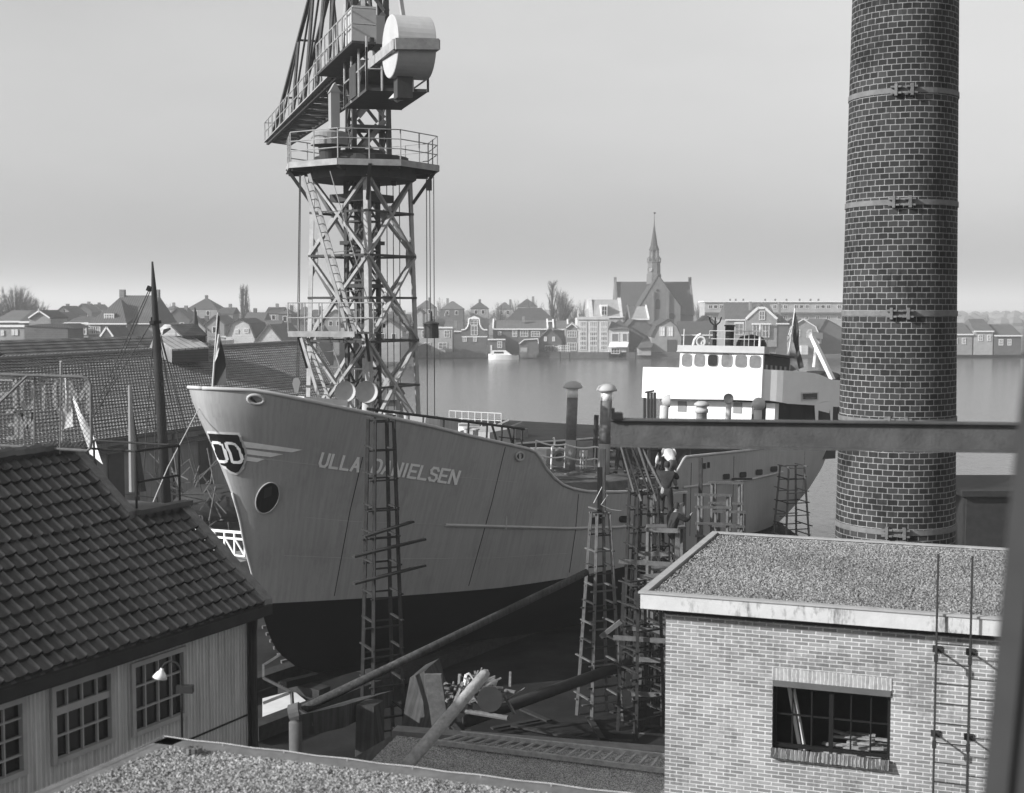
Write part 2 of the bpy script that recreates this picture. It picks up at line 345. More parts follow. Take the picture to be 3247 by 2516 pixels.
# room behind the open window with planks lying inside
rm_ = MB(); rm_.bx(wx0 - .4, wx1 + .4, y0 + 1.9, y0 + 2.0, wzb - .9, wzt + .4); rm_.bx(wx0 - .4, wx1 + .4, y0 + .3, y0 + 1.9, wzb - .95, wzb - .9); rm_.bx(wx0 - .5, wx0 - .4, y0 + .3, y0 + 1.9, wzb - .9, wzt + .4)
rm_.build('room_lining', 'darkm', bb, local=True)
pl_ = MB(); pl_.beam((wx0 + .42, y0 + .45, wzb - .3), (wx0 + .20, y0 + .3, wzt - .01), .035, .05); pl_.beam((wx0 + .50, y0 + .45, wzb - .3), (wx0 + .27, y0 + .3, wzt - .01), .03, .04)
pl_.build('leaning_batten', 'winw', bb, local=True)
st = MB()
for i in range(26):
    a = V((random.uniform(wx0 + .5, wx1 - .5), y0 + random.uniform(.5, 1.4), wzb + random.uniform(-.32, -.02))); st.beam(a, a + V((random.uniform(.3, .9), random.uniform(-.15, .15), random.uniform(-.03, .03))), .07, .035)
st.build('stored_boards', 'timberl', bb, local=True)
gl = MB().bx(wx0 + .75 * (wx1 - wx0) * 0 + .05, lerp(wx0, wx1, 1 / 3), yg + .004, yg + .008, wzb + .06, wzt - .06)
# fascia and roof
fa = MB(); fh = .25
fa.bx(0, W, 0, .06, RZ - fh, RZ); fa.bx(0, .06, .06, D + .2, RZ - fh, RZ - .001); fa.bx(.06, W, D + .14, D + .2, RZ - fh, RZ - .002)
fa.build('fascia', 'fascia', bb, local=True)
sf = MB().bx(.06, W, .06, D + .14, RZ - fh + .02, RZ - fh + .08); sf.build('soffit', 'darkm', bb, local=True)
mz = MB().bx(x0 - .03, x1, y0 - .09, y0 - .004, RZ - .36, RZ - .235); mz.build('frieze_board', 'dark', bb, local=True)
dr = MB(); dr.bx(-.03, W, -.03, .10, RZ, RZ + .03); dr.bx(-.03, .10, .10, D + .1, RZ, RZ + .029); dr.bx(-.03, W, D + .10, D + .23, RZ, RZ + .028); dr.build('drip_edge', 'frame', bb, local=True)
def gravel_bed(mb, x0, x1, y0, y1, z, nx, ny, amp):
    def f(a, b_):
        e = min(a, 1 - a, b_, 1 - b_); return (lerp(x0, x1, a), lerp(y0, y1, b_), z + amp * random.uniform(-1, 1) - (.04 if e < .012 else 0))
    mb.grid(f, nx, ny)
gv = MB(); gravel_bed(gv, .10, W, .10, D + .1, RZ - .015, 300, 180, .012); gvo = gv.build('gravel', 'gravel', bb, local=True)
def pebbles(n, fx, size):
    p_ = MB()
    for _ in range(n):
        c = fx(); s_ = size * random.uniform(.6, 1.5); a = random.uniform(0, 6.28); k = [random.uniform(.7, 1.2) for _ in range(6)]
        pts = [V((math.cos(a) * k[0], math.sin(a) * k[0], 0)), V((-math.sin(a) * k[1], math.cos(a) * k[1], 0)), V((-math.cos(a) * k[2], -math.sin(a) * k[2], 0)), V((math.sin(a) * k[3], -math.cos(a) * k[3], 0)), V((.2, .1, .8 * k[4])), V((0, 0, -.5))]
        p_.add([V(c) + q * s_ for q in pts], [(0, 1, 4), (1, 2, 4), (2, 3, 4), (3, 0, 4)])
    return p_
pebbles(26000, lambda: (random.uniform(.15, W - .1), random.uniform(.15, D + .05), RZ - .012), .022).build('roof_pebbles', 'gravelp' if 'gravelp' in M else 'gravel', gvo, kind='stuff', local=True)
# wall ladder
def ladder_x(u, v): return fw(u, v)[0]
xa, _ = fw(2973, 2200); xb, _ = fw(3083, 2200); yl = y0 - .46
xa -= .02; xb -= .04
ld = thing('wall_ladder', 'thin dark steel ladder standing off the pale brick wall on brackets', 'ladder', B0 + bd * xa + bn_ * yl, rot)
l_ = MB()
def bl(x, y, z): return B0 + bd * x + bn_ * y + V((0, 0, z))
for x in (xa, xb): l_.beam(bl(x, yl, .3), bl(x, yl, RZ + .95), .028, .018)
l_.build('side_rails', 'dark', ld)
for i in range(22): 
    z = .5 + .3 * i
    if z < RZ - .3: MB().tube([bl(xa, yl, z), bl(xb, yl, z)], .011, 6).build('rung', 'darkm', ld)
for z in (fw(2973, 2062)[1] + .02, fw(2973, 2330)[1] + .02):
    for x in (xa, xb):
        k = MB(); k.tube([bl(x, yl, z), bl(x - .0, y0 - .01, z)], .016, 6); k.box(bl(x, y0 - .02, z), (.13, .04, .10), rot); k.box(bl(x, yl, z - .03), (.06, .06, .10), rot); k.build('wall_bracket', 'dark', ld)
# ================================================================== STEEL BEAM across the foreground
p0 = P(1937, 1372, 14.0); p1 = P(3036, 1386, 13.3); dd = (p1 - p0).normalized(); p2 = p0 + dd * 9.0
sb = thing('steel_beam', 'long rusty steel I beam jutting across in front of the brick chimney', 'beam', p0)
m = MB(); fwid, H_, tw = .15, .30, .012; sd = dd.cross(V((0, 0, 1))).normalized(); up = V((0, 0, 1))
prof = [(-fwid / 2, -H_ / 2), (fwid / 2, -H_ / 2), (fwid / 2, -H_ / 2 + .018), (tw, -H_ / 2 + .03), (tw, H_ / 2 - .03), (fwid / 2, H_ / 2 - .018), (fwid / 2, H_ / 2), (-fwid / 2, H_ / 2), (-fwid / 2, H_ / 2 - .018), (-tw, H_ / 2 - .03), (-tw, -H_ / 2 + .03), (-fwid / 2, -H_ / 2 + .018)]
m.prism([p0 + sd * a + up * b_ for a, b_ in prof], dd * 9.0); m.build('beam', 'steel', sb)
k = MB(); k.box(p0 + dd * .06 + up * (H_ / 2 + .03), (.12, .2, .06)); k.box(p0 + dd * .02 + up * (H_ / 2 + .05), (.035, .06, .12)); k.build('end_bracket', 'dark', sb)
# ================================================================== NEAR WALL at the right edge
nw = MB(); e0 = V((.265, 2.75, 0)); 
nd = V((.75, -1, 0)).normalized()
for i in range(26):
    a = e0 + nd * (i * .06); b_ = e0 + nd * (i * .06 + .06); off = nd.cross(V((0, 0, 1))) * (-.02 if i % 2 else .0)
    nw.prism([a + off, b_ + off, b_ + off + V((.05, .04, 0)), a + off + V((.05, .04, 0))], (.07 * 13.2, 0, 13.2))
nw.build('corrugated_wall', 'darkm', None, 'dark out of focus corrugated wall edge close to the camera on the right', 'wall')
# ================================================================== LEFT WORKSHOP (tiled roof, corrugated wall)
ld_ = V((.46, .888, 0)).normalized(); ln = V((ld_.y, -ld_.x, 0))      # along the wall (away), outward normal (towards the yard)
E1 = V((-4.032, 21.17, 6.73))                                             # far end of the eave
rotL = Matrix(((ld_.x, -ln.x, 0), (ld_.y, -ln.y, 0), (0, 0, 1)))    # local x along, y inward, z up
ws = thing('tiled_workshop', 'workshop with dark pantile roof and grey corrugated wall in the left foreground', 'building', V((E1.x, E1.y, 0)), rotL)
TA = .82; ca = math.cos(math.atan(TA)); EZ = E1.z
def Lp(x, y, z): return (x, y, z)
XA = -10.1; XS = -1.18       # near end; step where the upper roof stops
RUN2 = 1.714; RUN1 = 2.98
# pantiles: real undulating tiles with stepped courses
def pantiles(x0, x1, run, off=0.0, tw=.20, th=.2565):
    mb = MB(); nt_ = int(round((x1 - x0) / tw)); slope = run / ca; nr = max(1, int(round(slope / th))); K = 12
    for r in range(nr):
        jit = [random.uniform(-.010, .010) for _ in range(nt_ + 1)]; jd = [random.uniform(-.018, .018) for _ in range(nt_ + 1)]
        base = len(mb.v)
        for i in range(nt_ * K + 1):
            ti = min(i // K, nt_ - 1); ph = (i % K) / K if i < nt_ * K else 1.0
            x = x0 + (x1 - x0) * i / (nt_ * K)
            # pantile section: broad hollow then a steep roll
            hgt = .046 * math.exp(-((ph - .86) / .085) ** 2) - .014 * math.sin(math.pi * min(1, ph / .75))
            for j, (fr_, lift) in enumerate(((0, .048), (.97, .008))):
                s_ = (r + fr_) / nr * slope + (jd[ti] if j == 0 else 0)
                y = s_ * ca; z = s_ * ca * TA; n_ = hgt + lift + jit[ti] * (1 if j == 0 else .3)
                mb.v.append(V((x, y + off - n_ * TA * ca, EZ + (off + 0) * TA + z + n_ * ca)))
            if True:   # front lip of the tile
                s_ = r / nr * slope + jd[ti]; y = s_ * ca; n_ = hgt + .048 + jit[ti] - .045
                mb.v.append(V((x, y + off - n_ * TA * ca, EZ + off * TA + s_ * ca * TA + n_ * ca)))
        for i in range(nt_ * K):
            a = base + i * 3; mb.f.append((a, a + 3, a + 4, a + 1)); mb.f.append((a + 2, a + 5, a + 3, a))
    return mb
tl = pantiles(XA, 0, RUN2); t2 = pantiles(XA, XS, RUN1 - RUN2, off=RUN2); tl.v += []; n0 = len(tl.v); tl.v += t2.v; tl.f += [tuple(i + n0 for i in f) for f in t2.f]
tl.uvf = lambda co, pg: (co.x - XA, (co.y + .02) / ca)
roof = tl.build('roof', 'tile', ws, local=True, smooth=False)
rr = MB()   # structure under the tiles and back slope
rr.add([(XA, 0, EZ - .05), (0, 0, EZ - .05), (0, RUN2, EZ + RUN2 * TA - .05), (XA, RUN2, EZ + RUN2 * TA - .05)], [(0, 1, 2, 3)])
rr.add([(XA, RUN2, EZ + RUN2 * TA - .05), (XS, RUN2, EZ + RUN2 * TA - .05), (XS, RUN1, EZ + RUN1 * TA - .05), (XA, RUN1, EZ + RUN1 * TA - .05)], [(0, 1, 2, 3)])
rr.add([(XA, RUN1, EZ + RUN1 * TA - .05), (XS, RUN1, EZ + RUN1 * TA - .05), (XS, RUN1 * 2, EZ - .05), (XA, RUN1 * 2, EZ - .05)], [(0, 1, 2, 3)])
rr.build('back_roof', 'tiled', ws, local=True)
rg = MB(); 
n_ = 30
for i in range(n_):
    x = lerp(XA, XS, i / n_); rg.tube([(x, RUN1, EZ + RUN1 * TA + .03), (x + (XS - XA) / n_ * .98, RUN1, EZ + RUN1 * TA + .045 + random.uniform(-.01, .01))], [.10, .12], 8)
rg.build('ridge_tiles', 'tile', ws, local=True)
vg = MB(); sl2 = lambda y: EZ + y * TA
vg.prism([(-.02, -.05, sl2(-.05) - .02), (-.02, RUN2, sl2(RUN2) - .02), (-.02, RUN2, sl2(RUN2) + .09), (-.02, -.05, sl2(-.05) + .09)], (.20, 0, 0))
vg.prism([(XS - .02, RUN2, sl2(RUN2) - .02), (XS - .02, RUN1, sl2(RUN1) - .02), (XS - .02, RUN1, sl2(RUN1) + .12), (XS - .02, RUN2, sl2(RUN2) + .12)], (.17, 0, 0))
vg.build('verge_mortar', 'mortar', ws, local=True)
fl = MB(); fl.bx(XS + .15, .15, RUN2 - .04, RUN2 + 2.2, sl2(RUN2) - .06, sl2(RUN2) + .05); fl.bx(XS + .15, .2, RUN2 - .12, RUN2 + .08, sl2(RUN2) + .05, sl2(RUN2) + .13); fl.build('lead_flat', 'steel', ws, local=True)
wl = MB(); inset = .22
WIN = []
def lw(u, v):  # pixel -> local x,z on the corrugated wall plane (local y = inset)
    r = ray(u, v); p0 = E1 - ln * inset; lam = (p0 - EYE).dot(ln) / r.dot(ln); q = EYE + r * lam - V((E1.x, E1.y, 0)); return q.dot(ld_), q.z
# windows: photo corners (left-top, right-bottom)
wins = []
for (ul, vtl, ur, vtr, vbl, vbr, nx, ny) in ((-120, 2282, 70, 2212, 2520, 2455, 3, 4), (162, 2182, 350, 2126, 2418, 2350, 4, 3), (415, 2108, 580, 2057, 2330, 2270, 4, 3)):
    xl, ztl = lw(ul, vtl); xr, ztr = lw(ur, vtr); _, zbl = lw(ul, vbl); _, zbr = lw(ur, vbr)
    wins.append((xl, xr, (zbl + zbr) / 2, (ztl + ztr) / 2, nx, ny))
xs = [XA] + [w for q in wins for w in (q[0], q[1])] + [-.16]
for i in range(0, len(xs) - 1, 2):
    wl.add([(xs[i], inset, 0), (xs[i + 1], inset, 0), (xs[i + 1], inset, EZ - .08), (xs[i], inset, EZ - .08)], [(0, 1, 2, 3)])
for (xl, xr, zb, zt2, nx, ny) in wins:
    wl.add([(xl, inset, 0), (xr, inset, 0), (xr, inset, zb), (xl, inset, zb)], [(0, 1, 2, 3)]); wl.add([(xl, inset, zt2), (xr, inset, zt2), (xr, inset, EZ - .08), (xl, inset, EZ - .08)], [(0, 1, 2, 3)])
wl.add([(-.16, inset, 0), (-.16, RUN1 * 2, 0), (-.16, RUN1 * 2, EZ), (-.16, RUN1, EZ + RUN2 * TA - .1), (-.16, RUN2, EZ + RUN2 * TA - .1), (-.16, inset, EZ)], [(0, 1, 2, 3, 4, 5)])
wl.build('corrugated_wall', 'corr', ws, local=True)
for (xl, xr, zb, zt2, nx, ny) in wins:
    f_ = MB(); w = .042
    f_.bx(xl - .03, xl + w, inset - .05, inset + .05, zb - .03, zt2 + .03); f_.bx(xr - w, xr + .03, inset - .05, inset + .05, zb - .03, zt2 + .03)
    f_.bx(xl + w, xr - w, inset - .06, inset + .05, zb - .03, zb + w); f_.bx(xl + w, xr - w, inset - .05, inset + .05, zt2 - w, zt2 + .03)
    for i in range(1, nx): x = lerp(xl, xr, i / nx); f_.bx(x - .011, x + .011, inset - .015, inset + .03, zb + w, zt2 - w)
    for i in range(1, ny): z = lerp(zb, zt2, i / ny); tk = .05 if (ny == 3 and nx == 4 and i == 2 and xl < -4.2) else .011; f_.bx(xl + w, xr - w, inset - .020, inset + .028, z - tk, z + tk)
    fo = f_.build('window', 'frame', ws, local=True)
    MB().bx(xl + .02, xr - .02, inset + .032, inset + .04, zb + .02, zt2 - .02).build('pane', 'glassd', fo, local=True)
gt = MB(); gt.bx(XA, .12, -.10, .03, EZ - .20, EZ - .04); gt.bx(XA, .02, .03, .20, EZ - .26, EZ - .08); gt.build('gutter', 'dark', ws, local=True)
dp = MB(); dp.tube([(-.10, .08, EZ - .2), (-.10, .12, EZ - .6), (-.10, .14, 0)], .045, 8); dp.beam((-.02, inset, 0), (-.02, inset, EZ - .3), .14, .1); dp.build('corner_post', 'darkm', ws, local=True)
sm = MB(); 
for xq in (-3.1,): sm.bx(XS * 2.3, -.16, inset - .012, inset - .002, 4.88, 4.91)
sm.build('sheet_seam', 'dark', ws, local=True)
# railing on the flat part of the roof
def LW(x, y, z): return V((E1.x, E1.y, 0)) + rotL @ V((x, y, z))
zr = sl2(RUN2) + .05
rl = MB(); a, b_ = LW(XS + .28, RUN2 + .1, zr), LW(.12, RUN2 + .1, zr)
rlT = thing('roof_railing', 'dark pipe guard rail on the small flat roof above the pantiles', 'railing', a)
for q in (a, b_, LW(XS + .28, RUN2 + 2.0, zr), LW(.1, RUN2 + 2.0, zr)): rl = MB(); rl.tube([q, q + V((0, 0, 1.0))], .02, 6); rl.build('post', 'dark', rlT)
r2 = MB()
for h_ in (.5, 1.0): r2.tube([a + V((0, 0, h_)), b_ + V((0, 0, h_))], .02, 6)
r2.tube([a + V((0, 0, 1)), LW(XS + .28, RUN2 + 2.0, zr + 1.0)], .02, 6); r2.tube([b_ + V((0, 0, 1)), LW(.1, RUN2 + 2.0, zr + 1.0)], .02, 6)
r2.build('rails', 'dark', rlT)
# goose neck lamp on its pole, in front of the wall
lp0 = V((P(578, 2358, 17.6).x, 17.6, 0)); 
lp = thing('goose_neck_lamp', 'white shaded goose neck lamp on a thin pole by the corrugated wall', 'lamp', lp0)
topz = P(578, 2128, lp0.y).z
pts = [lp0, V((lp0.x, lp0.y, topz))]
lr = V((-1, .0, 0)); R_ = .13
for i in range(1, 9): a = math.pi * i / 8 * .95; pts.append(V((lp0.x, lp0.y, topz)) + lr * (R_ - R_ * math.cos(a)) + V((0, 0, R_ * math.sin(a))))
MB().tube(pts, .015, 6).build('pole', 'dark', lp)
e = pts[-1]; MB().lathe(e, [(.02, .02), (.03, -.02), (.06, -.05), (.10, -.12), (.095, -.12), (.05, -.06)], 16, Matrix.Rotation(.25, 3, 'Y')).build('lamp_shade', 'white', lp, smooth=True)
MB().box(V((lp0.x, lp0.y, topz)) + V((.05, 0, -.25)), (.22, .1, .10)).build('junction_box', 'darkm', lp)
# SIGN (seen from behind) on the ridge
zS = EZ + RUN1 * TA
sgY = 21.1
def sp(u, v): return P(u, v, sgY - (u / 290.) * .0)
sg = thing('mesh_sign', 'wire mesh sign frame seen from behind standing on the pantile roof ridge', 'sign', sp(120, 1460))
fr = MB(); TL, TR, BR, BL = sp(-260, 1180), sp(272, 1196), sp(290, 1412), sp(-260, 1398)
pts = [TL, sp(262, 1196), sp(280, 1203), sp(288, 1222), sp(290, 1400), sp(286, 1422), sp(276, 1430), BL]
fr.tube(pts, .026, 8)
fr.tube([sp(109, 1194), sp(109, 1410)], .012, 6); fr.tube([sp(194, 1148), sp(190, 1440)], .014, 6); fr.build('sign_frame', 'iron', sg)
br_ = MB(); br_.tube([sp(-10, 1292) + V((0, -.1, 0)), sp(90, 1192) + V((0, -.05, 0)), sp(140, 1194)], .022, 6); br_.build('brace', 'iron', sg)
mh = MB(); 
def clipseg(a, b): return a, b
n = 34; ua, ub, va, vb = -200, 286, 1202, 1418; step = 13.2
for k in range(-20, 60):
    for sgn in (1, -1):
        u_s = ua + k * step; 
        # line v = va + sgn-slope * (u - u_s)
        p_, q_ = (u_s, va), (u_s + sgn * (vb - va) * .8, vb)
        def clip(p_, q_):
            (xa_, ya_), (xb_, yb_) = p_, q_; out = []
            for lim, lowside in ((ua, True), (ub, False)):
                if xa_ == xb_: continue
                if lowside:
                    if xa_ < lim and xb_ < lim: return None
                    if xa_ < lim: ya_ = ya_ + (yb_ - ya_) * (lim - xa_) / (xb_ - xa_); xa_ = lim
                    elif xb_ < lim: yb_ = ya_ + (yb_ - ya_) * (lim - xa_) / (xb_ - xa_); xb_ = lim
                else:
                    if xa_ > lim and xb_ > lim: return None
                    if xa_ > lim: ya_ = ya_ + (yb_ - ya_) * (lim - xa_) / (xb_ - xa_); xa_ = lim
                    elif xb_ > lim: yb_ = ya_ + (yb_ - ya_) * (lim - xa_) / (xb_ - xa_); xb_ = lim
            return (xa_, ya_), (xb_, yb_)
        cl = clip(p_, q_)
        if cl: mh.tube([sp(*cl[0]), sp(*cl[1])], .004, 3, caps=False)
mh.build('wire_mesh', 'iron', sg)
FONT = {'R': [((0, 0), (0, 1)), ((0, 1), (.8, 1)), ((.8, 1), (1, .75)), ((1, .75), (.8, .5)), ((.8, .5), (0, .5)), ((.4, .5), (1, 0))],
 'O': [((.25, 0), (.75, 0)), ((.75, 0), (1, .25)), ((1, .25), (1, .75)), ((1, .75), (.75, 1)), ((.75, 1), (.25, 1)), ((.25, 1), (0, .75)), ((0, .75), (0, .25)), ((0, .25), (.25, 0))],
 'T': [((0, 1), (1, 1)), ((.5, 1), (.5, 0))], 'M': [((0, 0), (0, 1)), ((0, 1), (.5, .35)), ((.5, .35), (1, 1)), ((1, 1), (1, 0))],
 'E': [((0, 0), (0, 1)), ((0, 1), (1, 1)), ((0, .5), (.8, .5)), ((0, 0), (1, 0))], 'N': [((0, 0), (0, 1)), ((0, 1), (1, 0)), ((1, 0), (1, 1))],
 'U': [((0, 1), (0, .22)), ((0, .22), (.22, 0)), ((.22, 0), (.78, 0)), ((.78, 0), (1, .22)), ((1, .22), (1, 1))], 'L': [((0, 1), (0, 0)), ((0, 0), (1, 0))],
 'A': [((0, 0), (.5, 1)), ((.5, 1), (1, 0)), ((.2, .33), (.8, .33))], 'D': [((0, 0), (0, 1)), ((0, 1), (.65, 1)), ((.65, 1), (1, .7)), ((1, .7), (1, .3)), ((1, .3), (.65, 0)), ((.65, 0), (0, 0))],
 'I': [((0.5, 0), (0.5, 1))], 'S': [((1, .82), (.78, 1)), ((.78, 1), (.22, 1)), ((.22, 1), (0, .8)), ((0, .8), (.12, .56)), ((.12, .56), (.88, .44)), ((.88, .44), (1, .22)), ((1, .22), (.78, 0)), ((.78, 0), (.22, 0)), ((.22, 0), (0, .18))]}
def arcs(pts): return list(zip(pts, pts[1:]))
FONT['O'] = arcs([(.5 + .5 * math.copysign(abs(math.cos(a)) ** .75, math.cos(a)), .5 + .5 * math.copysign(abs(math.sin(a)) ** .6, math.sin(a))) for a in [i * math.pi / 8 for i in range(17)]])
FONT['D'] = arcs([(0, 0), (0, 1), (.55, 1)] + [(.55 + .45 * math.sin(a), .62 + .38 * math.cos(a)) for a in (.5, 1, 1.57)] + [(.55 + .45 * math.sin(a), .38 + .38 * math.cos(a)) for a in (1.57, 2.1, 2.6, 3.1416)] + [(0, 0)])
for ch_, u0_, u1_, v0_, v1_ in (('R', -30, 48, 1203, 1296), ('O', 62, 108, 1203, 1296), ('T', 112, 156, 1207, 1300), ('O', 166, 202, 1207, 1300), ('M', 212, 280, 1210, 1312), ('E', 12, 52, 1306, 1390), ('M', 62, 106, 1308, 1392)):
    lm = MB()
    for (xa_, ya_), (xb_, yb_) in FONT[ch_]:
        fx = lambda x: lerp(u1_ - 4, u0_ + 4, x); fy = lambda y: lerp(v1_, v0_, y)
        lm.beam(sp(fx(xa_), fy(ya_)) + V((0, .03, 0)), sp(fx(xb_), fy(yb_)) + V((0, .03, 0)), .012, .055, up=(0, 1, 0)) if False else lm.beam(sp(fx(xa_), fy(ya_)) + V((0, .04, 0)), sp(fx(xb_), fy(yb_)) + V((0, .04, 0)), .06, .01, up=(0, 1, 0))
    lm.build('letter', 'greyp', sg)
lg = MB(); 
for du in (-1, 1): lg.add([sp(125, 1418), sp(140, 1418), sp(140 + 14 * du, 1475), sp(118 + 14 * du, 1475)], [(0, 1, 2, 3)])
lg = MB(); lg.prism([sp(108, 1420), sp(134, 1420), sp(140, 1455), sp(150, 1480), sp(85, 1480), sp(100, 1462)], (0, .12, 0)); lg.build('stand', 'dark', sg)
# flag pole and flag beyond the sign
fp = thing('striped_pennant', 'pale pennant hanging from a thin pole behind the mesh sign', 'flag', P(196, 1480, 27.5))
def flagmesh(A, B, C, D_, name, mt, par, n=10, amp=.06, **kw):
    mb = MB()
    def f(a, b_):
        q = A.lerp(B, a).lerp(D_.lerp(C, a), b_); return q + V((0, 1, 0)) * (amp * math.sin(b_ * 9 + a * 2.2) * (.3 + a))
    mb.grid(f, n, n * 2); return mb.build(name, mt, par, smooth=True, **kw)
MB().tube([P(196, 1500, 27.5), P(194, 1145, 27.5)], .03, 6).build('pole', 'greyp', fp)
flagmesh(P(199, 1200, 27.5), P(206, 1200, 27.4), P(236, 1352, 27.4), P(199, 1362, 27.5), 'cloth', 'flagl', fp)
flagmesh(P(216, 1225, 27.4), P(224, 1225, 27.3), P(330, 1472, 27.2), P(284, 1440, 27.3), 'cloth', 'white2', fp)
# ================================================================== THE SHIP on the slip
AZ, INC = .57, .075
STIP = P(643, 1236, 35)
sa = V((math.sin(AZ), math.cos(AZ), -INC)).normalized(); sT = V((-math.cos(AZ), math.sin(AZ), 0)); su = sa.cross(sT)
SR = Matrix((sa, sT, su)).transposed()
def SL(s, t, z): return STIP + sa * s + sT * t + su * z      # s aft from the stem, t to starboard, z up
ship = thing('coaster_ship', 'grey coaster with black bottom and white bridge standing on the slip', 'ship', SL(3.2, 0, -8.3), SR)
SHEER = [(0, .02), (.66, .02), (1.5, -.14), (2.5, -.33), (5.4, -.80), (7.25, -1.14), (9.7, -1.52), (10.05, -1.62), (10.25, -1.8), (10.5, -2.12), (10.9, -2.45), (11.4, -2.72), (12, -2.88), (12.9, -3.0), (15, -3.1), (17.2, -3.13), (18.3, -3.08), (18.9, -2.95), (19.5, -2.72), (20.1, -2.40), (20.6, -2.05), (20.8, -1.98), (27, -1.83), (32, -1.67), (38, -1.50), (45, -1.25)]
STEM = [(-8.35, 5.2), (-8.0, 4.15), (-7.56, 3.48), (-7.29, 3.19), (-6.89, 2.93), (-6.37, 2.67), (-5.54, 2.36), (-4.27, 1.83), (-3.47, 1.58), (-2.86, 1.30), (-1.84, .80), (-1.16, .45), (-.49, .12), (0.05, 0)]
STERN = [(-8.35, 36), (-7, 38.5), (-6, 40.5), (-5, 42.5), (-4, 44), (-3, 44.8), (-1.2, 45)]
def sheer(s): return interp(s, SHEER)
def zboot(s): return lerp(-5.97, -5.42, min(1, max(0, (s - 9) / 20)))
def hb(d, z, s):
    w = min(1, max(0, (z + 5.9) / 5.9)); wl = min(1, max(0, (-5.9 - z) / 2.4))
    e1 = 1.9 + .5 * w; e2 = 1.0 - .46 * w + .25 * wl; B = 4.1 + .1 * w; Lf = 15 + 2 * wl
    x = min(1, max(0, d / Lf)); b = B * (1 - (1 - x) ** e1) ** e2
    s1 = interp(z, STERN); s2 = s1 - (9 + 7 * (1 - w)); 
    if s > s2: b *= max(0, 1 - ((s - s2) / (s1 - s2)) ** (2.3 - .7 * (1 - w))) ** (.5 + .35 * (1 - w))
    if z < -6.5: b *= max(.03, 1 - ((-6.5 - z) / 1.9) ** 2.6) ** .5
    return b
KS = [0, .02, .06, .12, .2, .3, .45, .65, .9, 1.2, 1.6, 2.0, 2.5, 3.1, 3.8, 4.6, 5.4, 6.3, 7.2, 8.2, 9.2, 9.7, 10.05, 10.25, 10.5, 10.9, 11.4, 12, 12.9, 14, 15, 16.1, 17.2, 18.3, 18.9, 19.5, 20.1, 20.6, 20.8, 22, 23.5, 25, 27, 29, 31, 33, 35, 36.5, 38, 39.3, 40.5, 41.6, 42.5, 43.3, 44, 44.5, 44.8, 44.95, 45]
def hpt(k, z, side=-1, off=0):
    s0 = interp(z, STEM); s1 = interp(z, STERN); s = s0 + k / 45 * (s1 - s0); return (s, side * (hb(s - s0, z, s) + off), z)
def hullpart(rows, lo, hi):
    mb = MB(); n = len(KS)
    for side in (-1, 1):
        base = len(mb.v)
        for k in KS:
            for j in range(rows + 1): q = hpt(k, lerp(lo(k), hi(k), j / rows), side); mb.v.append(SL(*q))
        for i in range(n - 1):
            for j in range(rows):
                a = base + i * (rows + 1) + j; f = (a, a + rows + 1, a + rows + 2, a + 1)
                mb.f.append(f if side == -1 else f[::-1])
    return mb
hu = hullpart(16, zboot, sheer); hull = hu.build('hull', 'hull', ship, smooth=True)
hl = hullpart(12, lambda k: -8.35, zboot); hl.build('bottom', 'hull_low', ship, smooth=True)
BV = BVHTree.FromPolygons([tuple(q) for q in hu.v + hl.v], hu.f + [tuple(i + len(hu.v) for i in f) for f in hl.f])
def hhit(u, v, off=.02):
    r = ray(u, v).normalized(); loc, nrm, i, d = BV.ray_cast(EYE, r)
    if loc is None: return None
    if nrm.dot(r) > 0: nrm = -nrm
    return loc + nrm * off
MB().beam(SL(3.6, 0, -8.42), SL(37, 0, -8.42), .25, .2).build('keel', 'hull_low', ship)
# capping rail, inner bulwark, decks
cp = MB()
for side in (-1, 1): cp.tube([SL(*hpt(k, sheer(k) + .02, side, 0)) for k in KS], .055, 6)
cp.build('cap_rail', 'cap', ship, smooth=True)
ib = MB()
for side in (-1, 1):
    base = len(ib.v)
    for k in KS[3:-3]:
        for j in range(2): q = hpt(k, sheer(k) - j * 1.0, side, -.07); ib.v.append(SL(*q))
    for i in range(len(KS) - 7): a = base + i * 2; ib.f.append((a, a + 1, a + 3, a + 2))
ib.build('inner_bulwark', 'darkm', ship)
def deck(k0, k1, zf, mt, nm):
    mb = MB(); ks = [k for k in KS if k0 <= k <= k1]
    for k in ks:
        z = zf(k); q = hpt(k, z, -1, -.03); mb.v += [SL(q[0], q[1], z), SL(q[0], -q[1], z)]
    for i in range(len(ks) - 1): mb.f.append((2 * i, 2 * i + 1, 2 * i + 3, 2 * i + 2))
    return mb.build(nm, mt, ship)
deck(.12, 9.7, lambda k: sheer(k) - .95, 'deck', 'forecastle_deck'); deck(9.7, 33, lambda k: -4.05, 'darkm', 'main_deck'); deck(20.8, 44.8, lambda k: sheer(k) - .9, 'deck', 'poop_deck')
bq = hb(9.7, -4.05, 11) - .25
MB().prism([SL(9.75, -bq, -4.05), SL(9.75, bq, -4.05), SL(9.75, bq, -2.5), SL(9.75, -bq, -2.5)], sa * .05).build('break_bulkhead', 'greyp', ship)
